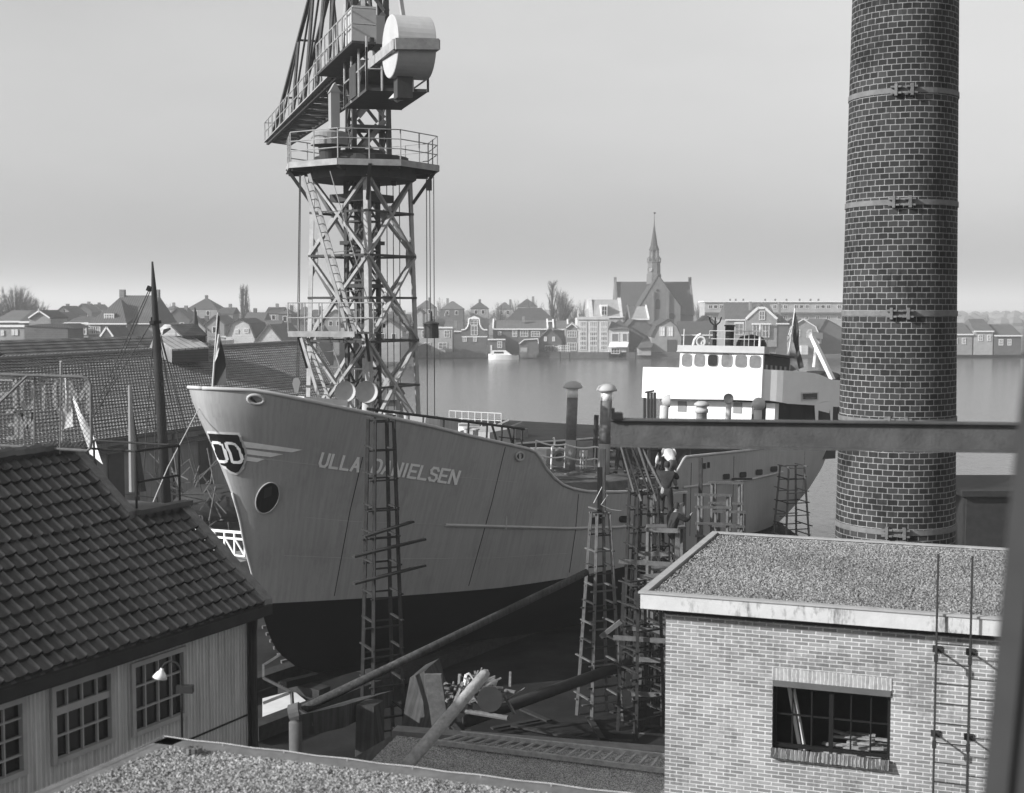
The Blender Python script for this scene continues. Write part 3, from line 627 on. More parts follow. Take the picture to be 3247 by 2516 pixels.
# plate seams, rubbing strake
def strip(pxs, w, off, nm, mt, par=hull):
    mb = MB(); pts = [hhit(u, v, off) for u, v in pxs]; pts = [q for q in pts if q]
    mb.tube(pts, w, 5); return mb.build(nm, mt, par)
def dense(pl, n=14):
    out = []
    for (a, b_), (c, d_) in zip(pl, pl[1:]): out += [(lerp(a, c, i / n), lerp(b_, d_, i / n)) for i in range(n)]
    return out + [pl[-1]]
for pl_ in ([(1602, 1418), (1558, 1600), (1486, 1858)], [(1834, 1568), (1825, 1680), (1805, 1816)], [(2192, 1468), (2187, 1700)], [(2327, 1448), (2325, 1560), (2318, 1690)], [(2552, 1424), (2545, 1560), (2530, 1640)], [(1150, 1450), (1110, 1620), (1060, 1890)]):
    strip(dense(pl_), .011, .004, 'plate_seam', 'black')
strip(dense([(1412, 1665), (1560, 1669), (1800, 1676), (1960, 1672), (2020, 1665)]), .05, .02, 'rubbing_strake', 'cap')
strip(dense([(2165, 1546), (2240, 1537), (2372, 1522), (2480, 1497)]), .05, .02, 'rubbing_strake', 'cap')
strip(dense([(2140, 1645), (2175, 1640)]), .05, .02, 'rubbing_strake', 'cap')
for pl_ in ([(800, 1452), (1010, 1476), (1300, 1500), (1640, 1530)], [(960, 1640), (1130, 1655), (1400, 1664)], [(900, 1762), (1200, 1774), (1560, 1770), (1800, 1755)]): strip(dense(pl_), .006, .003, 'plate_weld', 'cap')
# name
def quad_on_hull(mb, corners, off=.022, n=5):
    # corners: photo px A,B,C,D ; mapped onto the hull plating
    A, B_, C, D_ = corners; rows = []
    for i in range(n + 1):
        t = i / n; a = hhit(lerp(A[0], B_[0], t), lerp(A[1], B_[1], t), off); b2 = hhit(lerp(D_[0], C[0], t), lerp(D_[1], C[1], t), off)
        if a is None or b2 is None: rows.append(None)
        else: rows.append((a, b2))
    for p_, q_ in zip(rows, rows[1:]):
        if p_ and q_: mb.add([p_[0], q_[0], q_[1], p_[1]], [(0, 1, 2, 3)])
def stroke_letters(text, org, ex, ey, wl, gap, nm, mt, par, th=.20, off=.024):
    """org px of the baseline start, ex px per unit along the baseline, ey px per unit up; wl letter width units"""
    x = 0
    for c in text:
        if c == ' ': x += wl * .8; continue
        w_ = wl * (.35 if c == 'I' else 1); mb = MB(); k_ = 0
        for (a, b_), (c2_, d_) in FONT[c]:
            pa = (x + (a if c != 'I' else .5) * w_, b_); pb = (x + (c2_ if c != 'I' else .5) * w_, d_); dx, dy = pb[0] - pa[0], pb[1] - pa[1]; L_ = math.hypot(dx, dy); nx_, ny_ = -dy / L_ * th / 2, dx / L_ * th / 2
            ex_ = th * .42 / L_; pa2 = (pa[0] - dx * ex_, pa[1] - dy * ex_); pb2 = (pb[0] + dx * ex_, pb[1] + dy * ex_)
            pix = lambda q: (org[0] + ex[0] * q[0] + ey[0] * q[1], org[1] + ex[1] * q[0] + ey[1] * q[1])
            quad_on_hull(mb, [pix((pa2[0] + nx_, pa2[1] + ny_)), pix((pb2[0] + nx_, pb2[1] + ny_)), pix((pb2[0] - nx_, pb2[1] - ny_)), pix((pa2[0] - nx_, pa2[1] - ny_))], off + k_ * .0015, 2); k_ += 1
        mb.build('letter', mt, par); x += w_ + gap
# ULLA: baseline (1007,1481)->(1134,1492); cap height ~ 47 px leaning right
stroke_letters('ULLA', (1011, 1477), (44, 6.2), (12, -40), .50, .26, 'name', 'letter', hull, th=.19)
stroke_letters('DANIELSEN', (1177, 1496), (42, 6.0), (13, -39), .53, .24, 'name', 'letter', hull, th=.19)
for a, b_, c, d_ in (((765, 1398), (958, 1426), (925, 1434), (765, 1417)), ((766, 1422), (898, 1440), (858, 1449), (766, 1438)), ((767, 1444), (840, 1456), (815, 1465), (767, 1459))):
    mb = MB(); quad_on_hull(mb, (a, b_, c, d_), .02, 8); mb.build('stripe', 'letter', hull)
# company shield folded round the stem: arc length measured along the plating at each height
def arcpt(w_, z, off):
    side = -1 if w_ >= 0 else 1; w_ = abs(w_); s0 = interp(z, STEM); s1 = interp(z, STERN); L_ = 0; pk = 0; prev = hpt(0, z, 1)
    k = 0
    while L_ < w_ and k < 8:
        k += .02; q = hpt(k, z, 1); L_ += math.hypot(q[0] - prev[0], q[1] - prev[1]); prev = q
    q0 = hpt(max(0, k - .03), z, 1); q1 = hpt(k + .03, z, 1); tx, ty = q1[0] - q0[0], q1[1] - q0[1]; l_ = math.hypot(tx, ty) or 1; nx_, ny_ = -ty / l_, tx / l_
    if w_ == 0: nx_, ny_ = -1, 0
    return SL(prev[0] + nx_ * off, side * (prev[1] + ny_ * off), z)
zc, HS, SHX = -1.70, 1.18, .23
def shalf(f):     # half width of the shield at height fraction f (0 bottom, 1 top)
    return .52 * (min(1, f / .55) ** .55) if f < .55 else .52 * (1 - .04 * ((f - .55) / .45) ** 2)
def shieldmesh(scale, off, mt, nm):
    mb = MB(); nr, nc = 26, 22
    def f(a, b_):
        z = zc + (a - .5) * HS * scale; w_ = shalf(max(.0001, a)) * (scale if scale == 1 else scale - .02) * (b_ * 2 - 1); return arcpt(w_ + SHX, z, off)
    mb.grid(f, nr, nc); return mb.build(nm, mt, hull)
shieldmesh(1.0, .03, 'hullmark' if False else 'white2', 'shield_border'); shieldmesh(.89, .048, 'black', 'shield_field')
for w0, w1, c in ((-.13, .16, 'O'), (.27, .56, 'D')):
    mb = MB(); k_ = 0
    for (a, b_), (c2_, d_) in FONT[c]:
        pa = V((lerp(w0, w1, a), zc + .03 + (b_ - .5) * .52)); pb = V((lerp(w0, w1, c2_), zc + .03 + (d_ - .5) * .52)); d2 = (pb - pa).normalized(); n2 = V((-d2.y, d2.x)) * .038; pa -= d2 * .014; pb += d2 * .014
        rows = []
        for i in range(5):
            q = pa.lerp(pb, i / 4); rows.append((arcpt(q.x + n2.x, q.y + n2.y, .062 + k_ * .0007), arcpt(q.x - n2.x, q.y - n2.y, .062 + k_ * .0007)))
        for p_, q_ in zip(rows, rows[1:]): mb.add([p_[0], q_[0], q_[1], p_[1]], [(0, 1, 2, 3)])
        k_ += 1
    mb.build('letter', 'white', hull)
MB().tube([SL(interp(z, STEM) - .03, 0, z) for z in [-5.8 + .25 * i for i in range(13)]], .035, 6).build('stem_lit_edge', 'cap', hull, smooth=True)  # pale bar stands in for the sunlit edge of the lower stem
# anchor recess, fairleads, portholes
def oval(cu, cv, au, av, tilt, off=.03, n=24):
    out = []
    for i in range(n):
        a = 2 * math.pi * i / n; x, y = au * math.cos(a), av * math.sin(a); out.append(hhit(cu + x * math.cos(tilt) - y * math.sin(tilt), cv + x * math.sin(tilt) + y * math.cos(tilt), off))
    return out
def recess(cu, cv, au, av, tilt, nm, ring=.06, mt='cap', inner='black'):
    o_ = oval(cu, cv, au, av, tilt, .035); 
    if any(q is None for q in o_): return
    MB().poly(oval(cu, cv, au, av, tilt, .012)).build(nm, inner, hull)
    MB().tube(o_ + [o_[0], o_[1]], ring, 6, caps=False).build(nm + '_rim', mt, hull, smooth=True)
recess(848, 1578, 34, 52, .42, 'anchor_recess', .02, 'hull')
mb = MB(); quad_on_hull(mb, ((838, 1548), (862, 1540), (860, 1570), (836, 1580)), .03, 2); mb.build('anchor_shackle', 'darkm', hull)
recess(811, 1266, 25, 14, .12, 'fairlead', .045, 'greyp', 'flat'); recess(1646, 1447, 12, 13, 0, 'fairlead', .035, 'greyp', 'dark')
mb = MB(); quad_on_hull(mb, ((1642, 1437), (1650, 1437), (1650, 1458), (1642, 1458)), .045, 2); mb.build('fairlead_roller', 'greyp', hull)
mb = MB(); quad_on_hull(mb, ((798, 1257), (815, 1275), (809, 1278), (793, 1262)), .05, 2); mb.build('fairlead_roller', 'dark', hull)
for u0_, u1_, v0_, v1_ in ((1866, 1908, 1641, 1663), (1962, 1998, 1636, 1658)):
    mb = MB(); n = 20; pts = []
    for i in range(n): a = 2 * math.pi * i / n; x, y = math.cos(a), math.sin(a); k_ = max(abs(x), abs(y)); pts.append(hhit((u0_ + u1_) / 2 + (u1_ - u0_) / 2 * x / k_ ** .7, (v0_ + v1_) / 2 + (v1_ - v0_) / 2 * y / k_ ** .7, .02))
    mb.poly(pts); mb.build('freeing_port', 'black', hull)
for u0_, v0_ in ((2302, 1512), (2355, 1506), (2406, 1498), (2453, 1488)):
    mb = MB(); mb.poly([hhit(u0_ + dx, v0_ + dy - dx * .08, .02) for dx, dy in ((-11, -6), (-8, -9), (8, -9), (11, -6), (11, 6), (8, 9), (-8, 9), (-11, 6))]); mb.build('freeing_port', 'black', hull)
for u0_, v0_ in ((2232, 1478), (2245, 1475)):
    mb = MB(); quad_on_hull(mb, ((u0_ - 4, v0_ - 9), (u0_ + 4, v0_ - 9), (u0_ + 4, v0_ + 9), (u0_ - 4, v0_ + 9)), .03, 1); mb.build('mooring_port', 'black', hull)
# on a line through the pixel: position in the plane s = const or t = const of the ship
def onS(u, v, s): r = ray(u, v); p0 = SL(s, 0, 0); q = EYE + r * ((p0 - EYE).dot(sa) / r.dot(sa)) - STIP; return V((s, q.dot(sT), q.dot(su)))
def onT(u, v, t): r = ray(u, v); p0 = SL(0, t, 0); q = EYE + r * ((p0 - EYE).dot(sT) / r.dot(sT)) - STIP; return V((q.dot(sa), t, q.dot(su)))
def sbox(mb, s0, s1, t0, t1, z0, z1): return mb.box(SL((s0 + s1) / 2, (t0 + t1) / 2, (z0 + z1) / 2), (s1 - s0, t1 - t0, z1 - z0), SR)
S_ = lambda v_: SL(v_.x, v_.y, v_.z)
# forecastle: two cowl ventilators, white box, bollards, guard rail, lockers
def cowl(u, v, rpx, s, nm='cowl_ventilator', face=None, mt='greyp', stem=.8, dirv=None, post=.45):
    c = P(u, v, s); r_ = rpx / F * s; d = dirv or V((.05, -1, .12)); d = d.normalized(); q = d.to_track_quat('Z', 'Y').to_matrix()
    mb = MB(); mb.lathe(c, [(r_ * 1.02, .02), (r_, 0), (r_ * .93, -.25 * r_), (r_ * .72, -.6 * r_), (r_ * .4, -.85 * r_), (0.01, -.95 * r_)], 24, q)
    mb.lathe(c, [(r_ * 1.05, .02), (r_ * 1.07, -.02), (r_ * 1.02, -.4 * r_), (r_ * .85, -.9 * r_), (r_ * .55, -1.25 * r_), (0.01, -1.4 * r_)], 24, q)
    o = mb.build(nm, mt, ship, smooth=True)
    b0 = c - d * r_ * .75 - su * r_ * .9; mb = MB(); mb.tube([b0, b0 - su * (r_ * 1.0 + stem)], r_ * post, 14); mb.lathe(b0 - su * (r_ * 1.0 + stem), [(r_ * .6, 0), (r_ * .6, .1), (r_ * .46, .14)], 14); mb.build('trunk', mt, o, smooth=True)
cowl(1095, 1243, 32, 40.2, stem=.2); cowl(1163, 1244, 34, 41, stem=.25)
mb = MB(); a = onT(975, 1270, -.6)
mb.prism([S_(onT(965, 1272, -.5)), S_(onT(1102, 1288, -.5)), S_(onT(1102, 1262 + 8, -.5)), S_(onT(965, 1258, -.5))], sT * .8); mb.build('forecastle_locker', 'white2', ship)
# guard rail running aft along the forecastle
ra, rb = onT(1165, 1297, -2.4), onT(1662, 1361, -3.2)
rl = MB(); rl.tube([S_(ra), S_(rb)], .045, 6)
for u, v in ((1190, 1300), (1390, 1327), (1470, 1338), (1532, 1346), (1583, 1352), (1625, 1357), (1655, 1361)):
    k = (u - 1165) / (1662 - 1165.); q = ra.lerp(rb, k); rl.tube([S_(q), SL(q.x, q.y, max(sheer(q.x) - .9, q.z - 1.25))], .035, 6)
rl.tube([S_(onT(1560, 1348, -3.0)), S_(onT(1575, 1400, -3.0))], .04, 6); rl.tube([S_(onT(1610, 1354, -3.1)), S_(onT(1625, 1412, -3.1))], .04, 6); rl.tube([S_(onT(1583, 1386, -3.1)), S_(onT(1662, 1396, -3.1))], .02, 6)
rl.build('forecastle_railing', 'darkm', ship)
for (u0_, u1_, v0_, v1_, tt, mt) in ((1395, 1452, 1316, 1368, -1.2, 'hull'), (1340, 1388, 1310, 1345, 0.2, 'flat'), (1455, 1520, 1335, 1352, .6, 'white2'), (1480, 1550, 1345, 1375, .2, 'white2')):
    A_, C_ = onT(u0_, v0_, tt), onT(u1_, v1_ + 14, tt); mb = MB(); sbox(mb, A_.x, C_.x, tt, tt + .6, C_.z - .1, A_.z - .1); mb.build('deck_locker', mt, ship)
mb = MB(); mb.prism([S_(onT(1553, 1372, -1.5)), S_(onT(1635, 1357, -1.5)), S_(onT(1635, 1420, -1.5)), S_(onT(1553, 1400, -1.5))], sT * 1.2); mb.build('companion_hatch', 'hull', ship)
for u, v in ((1225, 1310), (1255, 1312), (1290, 1318), (1480, 1362), (1508, 1366)):
    q = onT(u, v + 10, -1.8); mb = MB(); mb.tube([SL(q.x, q.y, q.z - .35), SL(q.x, q.y, q.z + .12)], .09, 10); mb.lathe(SL(q.x, q.y, q.z + .12), [(.13, 0), (.13, .05), (0.01, .06)], 12); mb.build('bollard', 'greyp', ship)
# bow flagstaff
fs0, fs1 = SL(.35, 0, .0), P(690, 992, STIP.y + .6)
MB().tube([fs0, fs1], [.035, .02], 6).build('jack_staff', 'cap', ship)
# cargo hatch, canvas, masthouse, samson posts
mb = MB(); sbox(mb, 11.6, 20.6, -2.7, 2.7, -4.05, -3.1); mb.build('hatch_coaming', 'darkm', ship)
mb = MB()
def cv(a, b_):
    z = -2.95 + .16 * math.cos((b_ - .5) * 2.6) + .05 * math.sin(a * 23) * math.sin(b_ * 9) + random.uniform(-.02, .02)
    if min(b_, 1 - b_) < .02: z = -3.3 + .06 * math.sin(a * 40)
    return SL(lerp(11.4, 20.7, a), lerp(-2.8, 2.8, b_), z)
mb.grid(cv, 90, 40); mb.build('hatch_canvas', 'canvas', ship, smooth=True)
mb = MB(); 
for i in range(34): 
    a = SL(random.uniform(12, 21), random.uniform(-2.5, 1.5), -2.74); mb.beam(a, a + sa * random.uniform(.4, 1.4) + sT * random.uniform(-.5, .5), .12, .04)
mb.build('dunnage_boards', 'timber', ship, kind='stuff')
mb = MB(); sbox(mb, 20.75, 24.5, -2.9, 2.9, -4.0, -2.85); mb.build('mast_house', 'deck', ship)
for (u, tt, vt, vb, rt) in ((1812, 1.25, 1213, 1490, .225), (1919, -1.35, 1221, 1510, .225)):
    q0 = onT(u - 6, vb, tt); q1 = onT(u, vt, tt); s_ = q0.x
    top = q1.z; b0 = SL(s_, tt, -2.85)
    mb = MB(); mb.tube([SL(s_, tt, -2.85), SL(s_, tt, -1.6)], [rt * 1.05, rt], 18); o = mb.build('samson_post', 'flat', ship, smooth=True)
    MB().tube([SL(s_, tt, -1.6), SL(s_, tt, top - .62)], rt, 18).build('dark_band', 'iron', o, smooth=True)
    MB().tube([SL(s_, tt, top - .62), SL(s_, tt, top - .22)], rt, 18).build('white_band', 'white', o, smooth=True)
    MB().lathe(SL(s_, tt, top - .2), [(rt * 1.15, -.06), (rt * 1.75, -.03), (rt * 1.75, .03), (rt * 1.4, .16), (rt * .7, .24), (.01, .26)], 20).build('mushroom_cap', 'greyp', o, smooth=True)
# derrick between the posts (stowed, upright)
q = onT(1888, 1400, 1.0); MB().tube([SL(q.x, q.y, -2.6), SL(q.x, q.y, q.z + 1.1)], .10, 10).build('derrick_heel', 'darkm', ship)
# rope rails beyond the hatch, winch
def srail(pxs, tt, hs, nm):
    mb = MB(); st_ = MB()
    for (u, v) in pxs: q = onT(u, v, tt); st_.tube([SL(q.x, q.y, q.z - .1), SL(q.x, q.y, q.z + hs)], .03, 6)
    for h_ in (hs, hs * .42):
        pts = []
        for (ua_, va_), (ub_, vb_) in zip(pxs, pxs[1:]):
            A_, B_ = onT(ua_, va_, tt), onT(ub_, vb_, tt)
            for i in range(8): q = A_.lerp(B_, i / 8); pts.append(SL(q.x, q.y, q.z + h_ - .10 * math.sin(math.pi * i / 8)))
        mb.tube(pts, .032, 6)
    o = st_.build(nm, 'greyp', ship); mb.build('rope', 'ropew', o)
srail([(1697, 1468), (1790, 1477), (1885, 1482), (2010, 1490)], .8, .85, 'rope_rail')
mb = MB(); A_, C_ = onT(1733, 1424, 2.0), onT(1790, 1470, 2.0); sbox(mb, A_.x, C_.x, 2.0, 2.9, C_.z, A_.z); mb.lathe(S_(onT(1775, 1450, 1.9)), [(.3, -.3), (.38, -.3), (.38, -.22), (.2, -.2), (.2, .2), (.38, .22), (.38, .3), (.3, .3)], 16, Matrix.Rotation(math.pi / 2, 3, 'X')); mb.build('cargo_winch', 'greyp', ship)
mb = MB(); q = onT(1748, 1470, 1.2); mb.tube([SL(q.x, q.y, -3), SL(q.x, q.y, q.z + .65)] + [SL(q.x + .2 * math.sin(a), q.y, q.z + .65 + .2 - .2 * math.cos(a)) for a in (.6, 1.2, 1.8, 2.6)], .04, 6); mb.build('vent_pipe', 'white', ship)
for u in (1842, 1850, 1859): 
    q = onT(u, 1445, .4); mb = MB(); mb.tube([SL(q.x, q.y, q.z - .55), SL(q.x, q.y, q.z + .06)], .03, 6); mb.tube([SL(q.x, q.y, q.z - .05), SL(q.x, q.y, q.z + .2)], .06, 8); mb.build('valve_pipe', 'greyp', ship)
# ---- bridge
SF = 33.1
mb = MB(); z1, z0 = 1.02, -.55
def planpath(off=0.):
    pts = [(SF + 2.4, 3.95 - off), (SF + .05 + off, 3.9 - off)]
    pts += [(SF + off, t_) for t_ in (3.0, 2, 1, 0, -1, -1.7)]
    for i in range(1, 17): a = math.pi / 2 * i / 16; pts.append((SF + 5.2 - (5.2 - off) * math.cos(a), -1.7 - (2.4 - off) * math.sin(a)))
    pts += [(s_, -4.1 + off) for s_ in (39, 40)]
    return pts
def bandmesh(path, zl, zh, cap=True, th=.08):
    mb = MB(); ip = [(s_ + (.0), t_ + (th if t_ < -2.6 else (-th if t_ > 3.9 else 0))) for s_, t_ in path]
    n = len(path)
    for (s_, t_) in path: mb.v += [SL(s_, t_, zl(s_, t_)), SL(s_, t_, zh(s_, t_)), SL(s_ + th * .7, t_ * .98, zh(s_, t_)), SL(s_ + th * .7, t_ * .98, zl(s_, t_))]
    for i in range(n - 1):
        for j in range(4): a = 4 * i; mb.f.append((a + j, a + (j + 1) % 4, a + 4 + (j + 1) % 4, a + 4 + j))
    return mb
zl_t = onS(2100, 1264, SF).z; zw_t = onS(2100, 1166, SF).z; zw_r = onS(2440, 1172, SF).z; zl_r = onS(2440, 1270, SF).z
tb = bandmesh(planpath(), lambda s_, t_: -6, lambda s_, t_: 4); BB = BVHTree.FromPolygons([tuple(q) for q in tb.v], tb.f)
def chit(u, v, off=.0):
    r = ray(u, v).normalized(); loc, nrm, i, d = BB.ray_cast(EYE, r)
    return None if loc is None else loc - r * off
def ctab(pxs):
    out = []
    for u, v in pxs:
        q = chit(u, v)
        if q: q = q - STIP; out.append((q.dot(sa), q.dot(su)))
    return sorted(out)
ZLT = ctab(((2410, 1269), (2448, 1272), (2500, 1281), (2582, 1286), (2632, 1290))); ZWT = ctab(((2410, 1171), (2440, 1173), (2520, 1177), (2590, 1185), (2634, 1204)))
band = bandmesh(planpath(), lambda s_, t_: (lerp(zl_r, zl_t, (t_ + 4) / 8) if t_ > -1.75 else interp(s_, ZLT)), lambda s_, t_: (lerp(zw_r, zw_t, (t_ + 4) / 8) if t_ > -1.75 else interp(s_, ZWT)))
bridge = band.build('bridge_bulwark', 'white', ship, smooth=False)
mb = MB(); sbox(mb, SF + .1, 38.4, -1.6, 3.8, zl_r + .5, zl_r + .56); mb.build('bridge_deck', 'greyp', ship)
# lower house front, set back, with doors and windows
zd = -2.45
mb = MB(); sbox(mb, SF + .7, 37.0, -2.75, 3.2, zd, zl_t - .02); house = mb.build('deckhouse', 'white', ship)
mb = MB(); path = planpath(); 
mb.beam(SL(SF + .35, -2.3, zl_r - .02), SL(SF + .35, 3.8, zl_t - .02), .68, .03, up=tuple(su)); mb.build('overhang', 'white2', ship)
fsz = SF + .7
for u0_, u1_, v0_, v1_ in ((2150, 2176, 1272, 1307), (2209, 2241, 1271, 1304), (2326, 2352, 1276, 1312), (2388, 2400, 1280, 1315)):
    A_, C_ = onS(u0_, v0_, fsz - .01), onS(u1_, v1_, fsz - .01); mb = MB(); sbox(mb, fsz - .03, fsz - .004, C_.y, A_.y, C_.z, A_.z); mb.build('cabin_window', 'flat', house)
# port side screen with openings aft
TS = -3.96
def side_poly(pxs, nm, mt, off=.0, par=ship, th=.03): 
    pts = [onT(u, v, TS - off) for u, v in pxs]; mb = MB(); mb.prism([S_(q) for q in pts], sT * th); return mb.build(nm, mt, par)
zt_s = onT(2458, 1279, TS)
def cpoly(pxs, nm, mt, par, off=.05, back=.0, th=.04):
    out = []
    for (a, b_), (c_, d_) in zip(pxs, pxs[1:] + pxs[:1]): out += [(lerp(a, c_, k / 3), lerp(b_, d_, k / 3)) for k in range(3)]
    pts = [chit(u, v, off) for u, v in out]
    if any(q is None for q in pts): return None
    n = (pts[1] - pts[0]); c0 = EYE - pts[0]; m_ = MB(); m_.prism(pts, -c0.normalized() * th); return m_.build(nm, mt, par)
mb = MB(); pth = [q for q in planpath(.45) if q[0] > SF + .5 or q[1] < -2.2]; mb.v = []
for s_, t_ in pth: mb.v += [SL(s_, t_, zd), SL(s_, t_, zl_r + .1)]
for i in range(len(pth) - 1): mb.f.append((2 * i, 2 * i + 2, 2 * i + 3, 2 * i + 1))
side = mb.build('side_shade_wall', 'black', ship)  # black wall stands in for the dark interior under the overhang
cpoly([(2582, 1272), (2596, 1272), (2594, 1345), (2586, 1345)], 'pillar', 'white', side)
cpoly([(2596, 1272), (2634, 1272), (2630, 1311), (2594, 1302)], 'side_plate', 'white', side)
cpoly([(2630, 1272), (2642, 1272), (2640, 1345), (2634, 1345)], 'pillar', 'white', side)
w = cpoly([(2541, 1245), (2596, 1243), (2595, 1269), (2542, 1271)], 'side_window', 'white2', bridge, .06)
if w: cpoly([(2546, 1249), (2592, 1247), (2591, 1266), (2547, 1267)], 'pane', 'glassd', w, .12, th=.02)
# wheelhouse with six windows
WS = SF + .02
A_, C_ = onS(2158, 1117, WS), onS(2421, 1174, WS)
tl_, tr_ = A_.y, onS(2421, 1121, WS).y; ztop = A_.z; 
mb = MB(); 
mb.prism([SL(WS - .05, tl_, ztop - 2.2), SL(WS - .05, tr_, ztop - 2.2), SL(WS - .05, tr_, ztop), SL(WS - .05, tl_, ztop)], sa * .16); wh = mb.build('wheelhouse', 'white', ship)
mb = MB(); pth = [(WS - .2, tl_ + .12), (WS - .28, (tl_ + tr_) / 2), (WS - .2, tr_ - .12), (WS + .45, tr_ - .12), (WS + .45, tl_ + .12)]
mb.prism([SL(s_, t_, ztop + .0) for s_, t_ in pth], su * .06); mb.prism([SL(s_ + (.04 if s_ < WS else 0), t_ * .99, ztop + .06) for s_, t_ in pth], su * .27); mb.build('wheelhouse_roof', 'greyp', ship)
for i, (u0_, u1_, v0_, v1_) in enumerate(((2164, 2193, 1123, 1163), (2203, 2234, 1123, 1163), (2246, 2276, 1124, 1163), (2289, 2321, 1124, 1165), (2333, 2367, 1126, 1166), (2378, 2412, 1128, 1168))):
    A_, C_ = onS(u0_, v0_, WS - .06), onS(u1_, v1_, WS - .06); mb = MB(); n = 20; pts = []; cy_, cz_ = (A_.y + C_.y) / 2, (A_.z + C_.z) / 2; hy, hz = abs(A_.y - C_.y) / 2, abs(A_.z - C_.z) / 2
    for k in range(n): a = 2 * math.pi * k / n; x, y = math.cos(a), math.sin(a); m_ = max(abs(x), abs(y)); pts.append((cy_ + hy * x / m_ ** .8, cz_ + hz * y / m_ ** .75))
    fo = MB().prism([SL(WS - .075, y, z) for y, z in pts], sa * .02).build('window', 'glassw' if i != 2 else 'glassd', wh)
    MB().tube([SL(WS - .08, y, z) for y, z in pts + pts[:2]], .012, 5, caps=False).build('frame', 'frame', fo)
# funnel casing, funnel, mast, rails, horn, lights on the roof
cs = 34.6
mb = MB(); sbox(mb, WS + .13, WS + 3.6, tr_ + .06, tl_ - .1, ztop - 2.0, ztop - .06); cas = mb.build('wheelhouse_rear', 'dark', wh)
mb = MB(); sbox(mb, WS + .45, WS + 3.8, tr_ - .08, tl_ + .05, ztop - .05, ztop + .05); mb.build('rear_roof', 'darkm', wh)
for i in range(5): s_ = WS + .45 + i * .6; mb = MB(); sbox(mb, s_, s_ + .26, tr_ + .045, tr_ + .058, ztop - 1.45, ztop - .5); mb.build('louvre', 'flat', cas)
c = onS(2382, 1105, cs + 1); rr_ = 50 / F * 66
mb = MB(); mb.lathe(SL(cs + 1, c.y, c.z - 2.5), [(rr_, 0), (rr_, 2.2), (rr_ * .92, 2.75), (rr_ * .72, 3.05), (.01, 3.18)], 24, SR); mb.build('funnel', 'black', ship, smooth=True)
def roofz(): return ztop + .32
zr_ = roofz()
c = onS(2312, 1090, 34.6); mb = MB(); mb.lathe(SL(34.6, c.y, zr_), [(.22, 0), (.22, 1.02), (.27, 1.03), (.27, 1.09), (.01, 1.1)], 16, SR); mb.build('exhaust_pipe', 'dark', ship, smooth=True)
c = onS(2265, 1090, 34.2); tz = onS(2265, 1034, 34.2).z; mb = MB(); mb.tube([SL(34.2, c.y, zr_), SL(34.2, c.y, tz)], .10, 8)
for dx in (-.24, 0.0, .24): mb.tube([SL(34.2, c.y, tz - .02), SL(34.2, c.y + dx, tz + .18), SL(34.2, c.y + dx * 1.35, tz + .42)], .035, 5)
mb.build('signal_mast', 'dark', ship)
mb = MB(); c = onS(2409, 1090, 33.6); mb.tube([SL(33.6, c.y, zr_), SL(33.6, c.y, onS(2409, 1030, 33.6).z)], .06, 8); mb.build('radio_post', 'white2', ship)
mb = MB(); us = [2249, 2298, 2328, 2360, 2374, 2392, 2432]; zt_ = onS(2300, 1050, 34).z
for u in us: c = onS(u, 1090, 34.0); mb.tube([SL(34.0, c.y, zr_), SL(34.0, c.y, zt_)], .022, 6)
for h_ in (1, .5): mb.tube([SL(34.0, onS(2249, 1090, 34).y, lerp(zr_, zt_, h_)), SL(34.0, onS(2432, 1090, 34).y, lerp(zr_, zt_, h_))], .022, 6)
mb.build('roof_railing', 'greyp', ship)
c = onS(2226, 1084, 33.5); mb = MB(); mb.tube([SL(33.5 - .1, c.y + .22 * math.cos(a), c.z + .22 * math.sin(a)) for a in [i * math.pi / 8 for i in range(17)]], .05, 6, caps=False); mb.tube([SL(33.5, c.y, zr_), SL(33.5, c.y, c.z)], .05, 6); mb.lathe(SL(33.4, c.y, c.z), [(.16, 0), (.15, .1), (.01, .15)], 14, SR @ Matrix.Rotation(math.pi / 2, 3, 'Y')); mb.build('searchlight', 'greyp', ship)
c = onS(2197, 1095, 33.5); mb = MB(); mb.tube([SL(33.5, c.y, zr_ - .05), SL(33.5, c.y - .08, zr_ + .3), SL(33.5, c.y - .25, zr_ + .5), SL(33.5, c.y - .42, zr_ + .58)], .07, 8); mb.build('bent_horn', 'white2', ship)
mb = MB(); c = onS(2168, 1090, SF); mb.tube([SL(SF, c.y, zw_t), SL(SF, c.y, onS(2168, 1044, SF).z)], .03, 6); mb.build('side_staff', 'white2', ship)
# cowls and mushroom vents before the deckhouse
for (u, v, r_, s_, d) in ((2124, 1272, 19, 59.5, V((1, -.1, 0))), (2310, 1264, 15, 58.5, V((-.3, -1, .2))), (2406, 1282, 20, 57.5, V((.3, 1, 0)))):
    cowl(u, v, r_, s_, 'cowl_ventilator', stem=.9, dirv=d, mt='drum', post=.62)
q = P(2225, 1285, 59); mb = MB(); mb.lathe(q, [(.24, -1.2), (.24, -.35), (.30, -.34), (.30, -.18), (.22, -.16), (.22, -.05), (.34, -.04), (.34, .06), (.2, .16), (.01, .18)], 18); mb.build('mushroom_vent', 'drum', ship, smooth=True)
mb = MB()
for u in (2044, 2056, 2066, 2076): mb.tube([S_(onS(u, 1245 if u != 2044 else 1262, 31)), S_(onS(u, 1330, 31))], .07, 6)
mb.tube([S_(onS(2046, 1245, 31)), S_(onS(2074, 1240, 31))], .05, 6); mb.build('bulwark_ladder', 'darkm', ship)
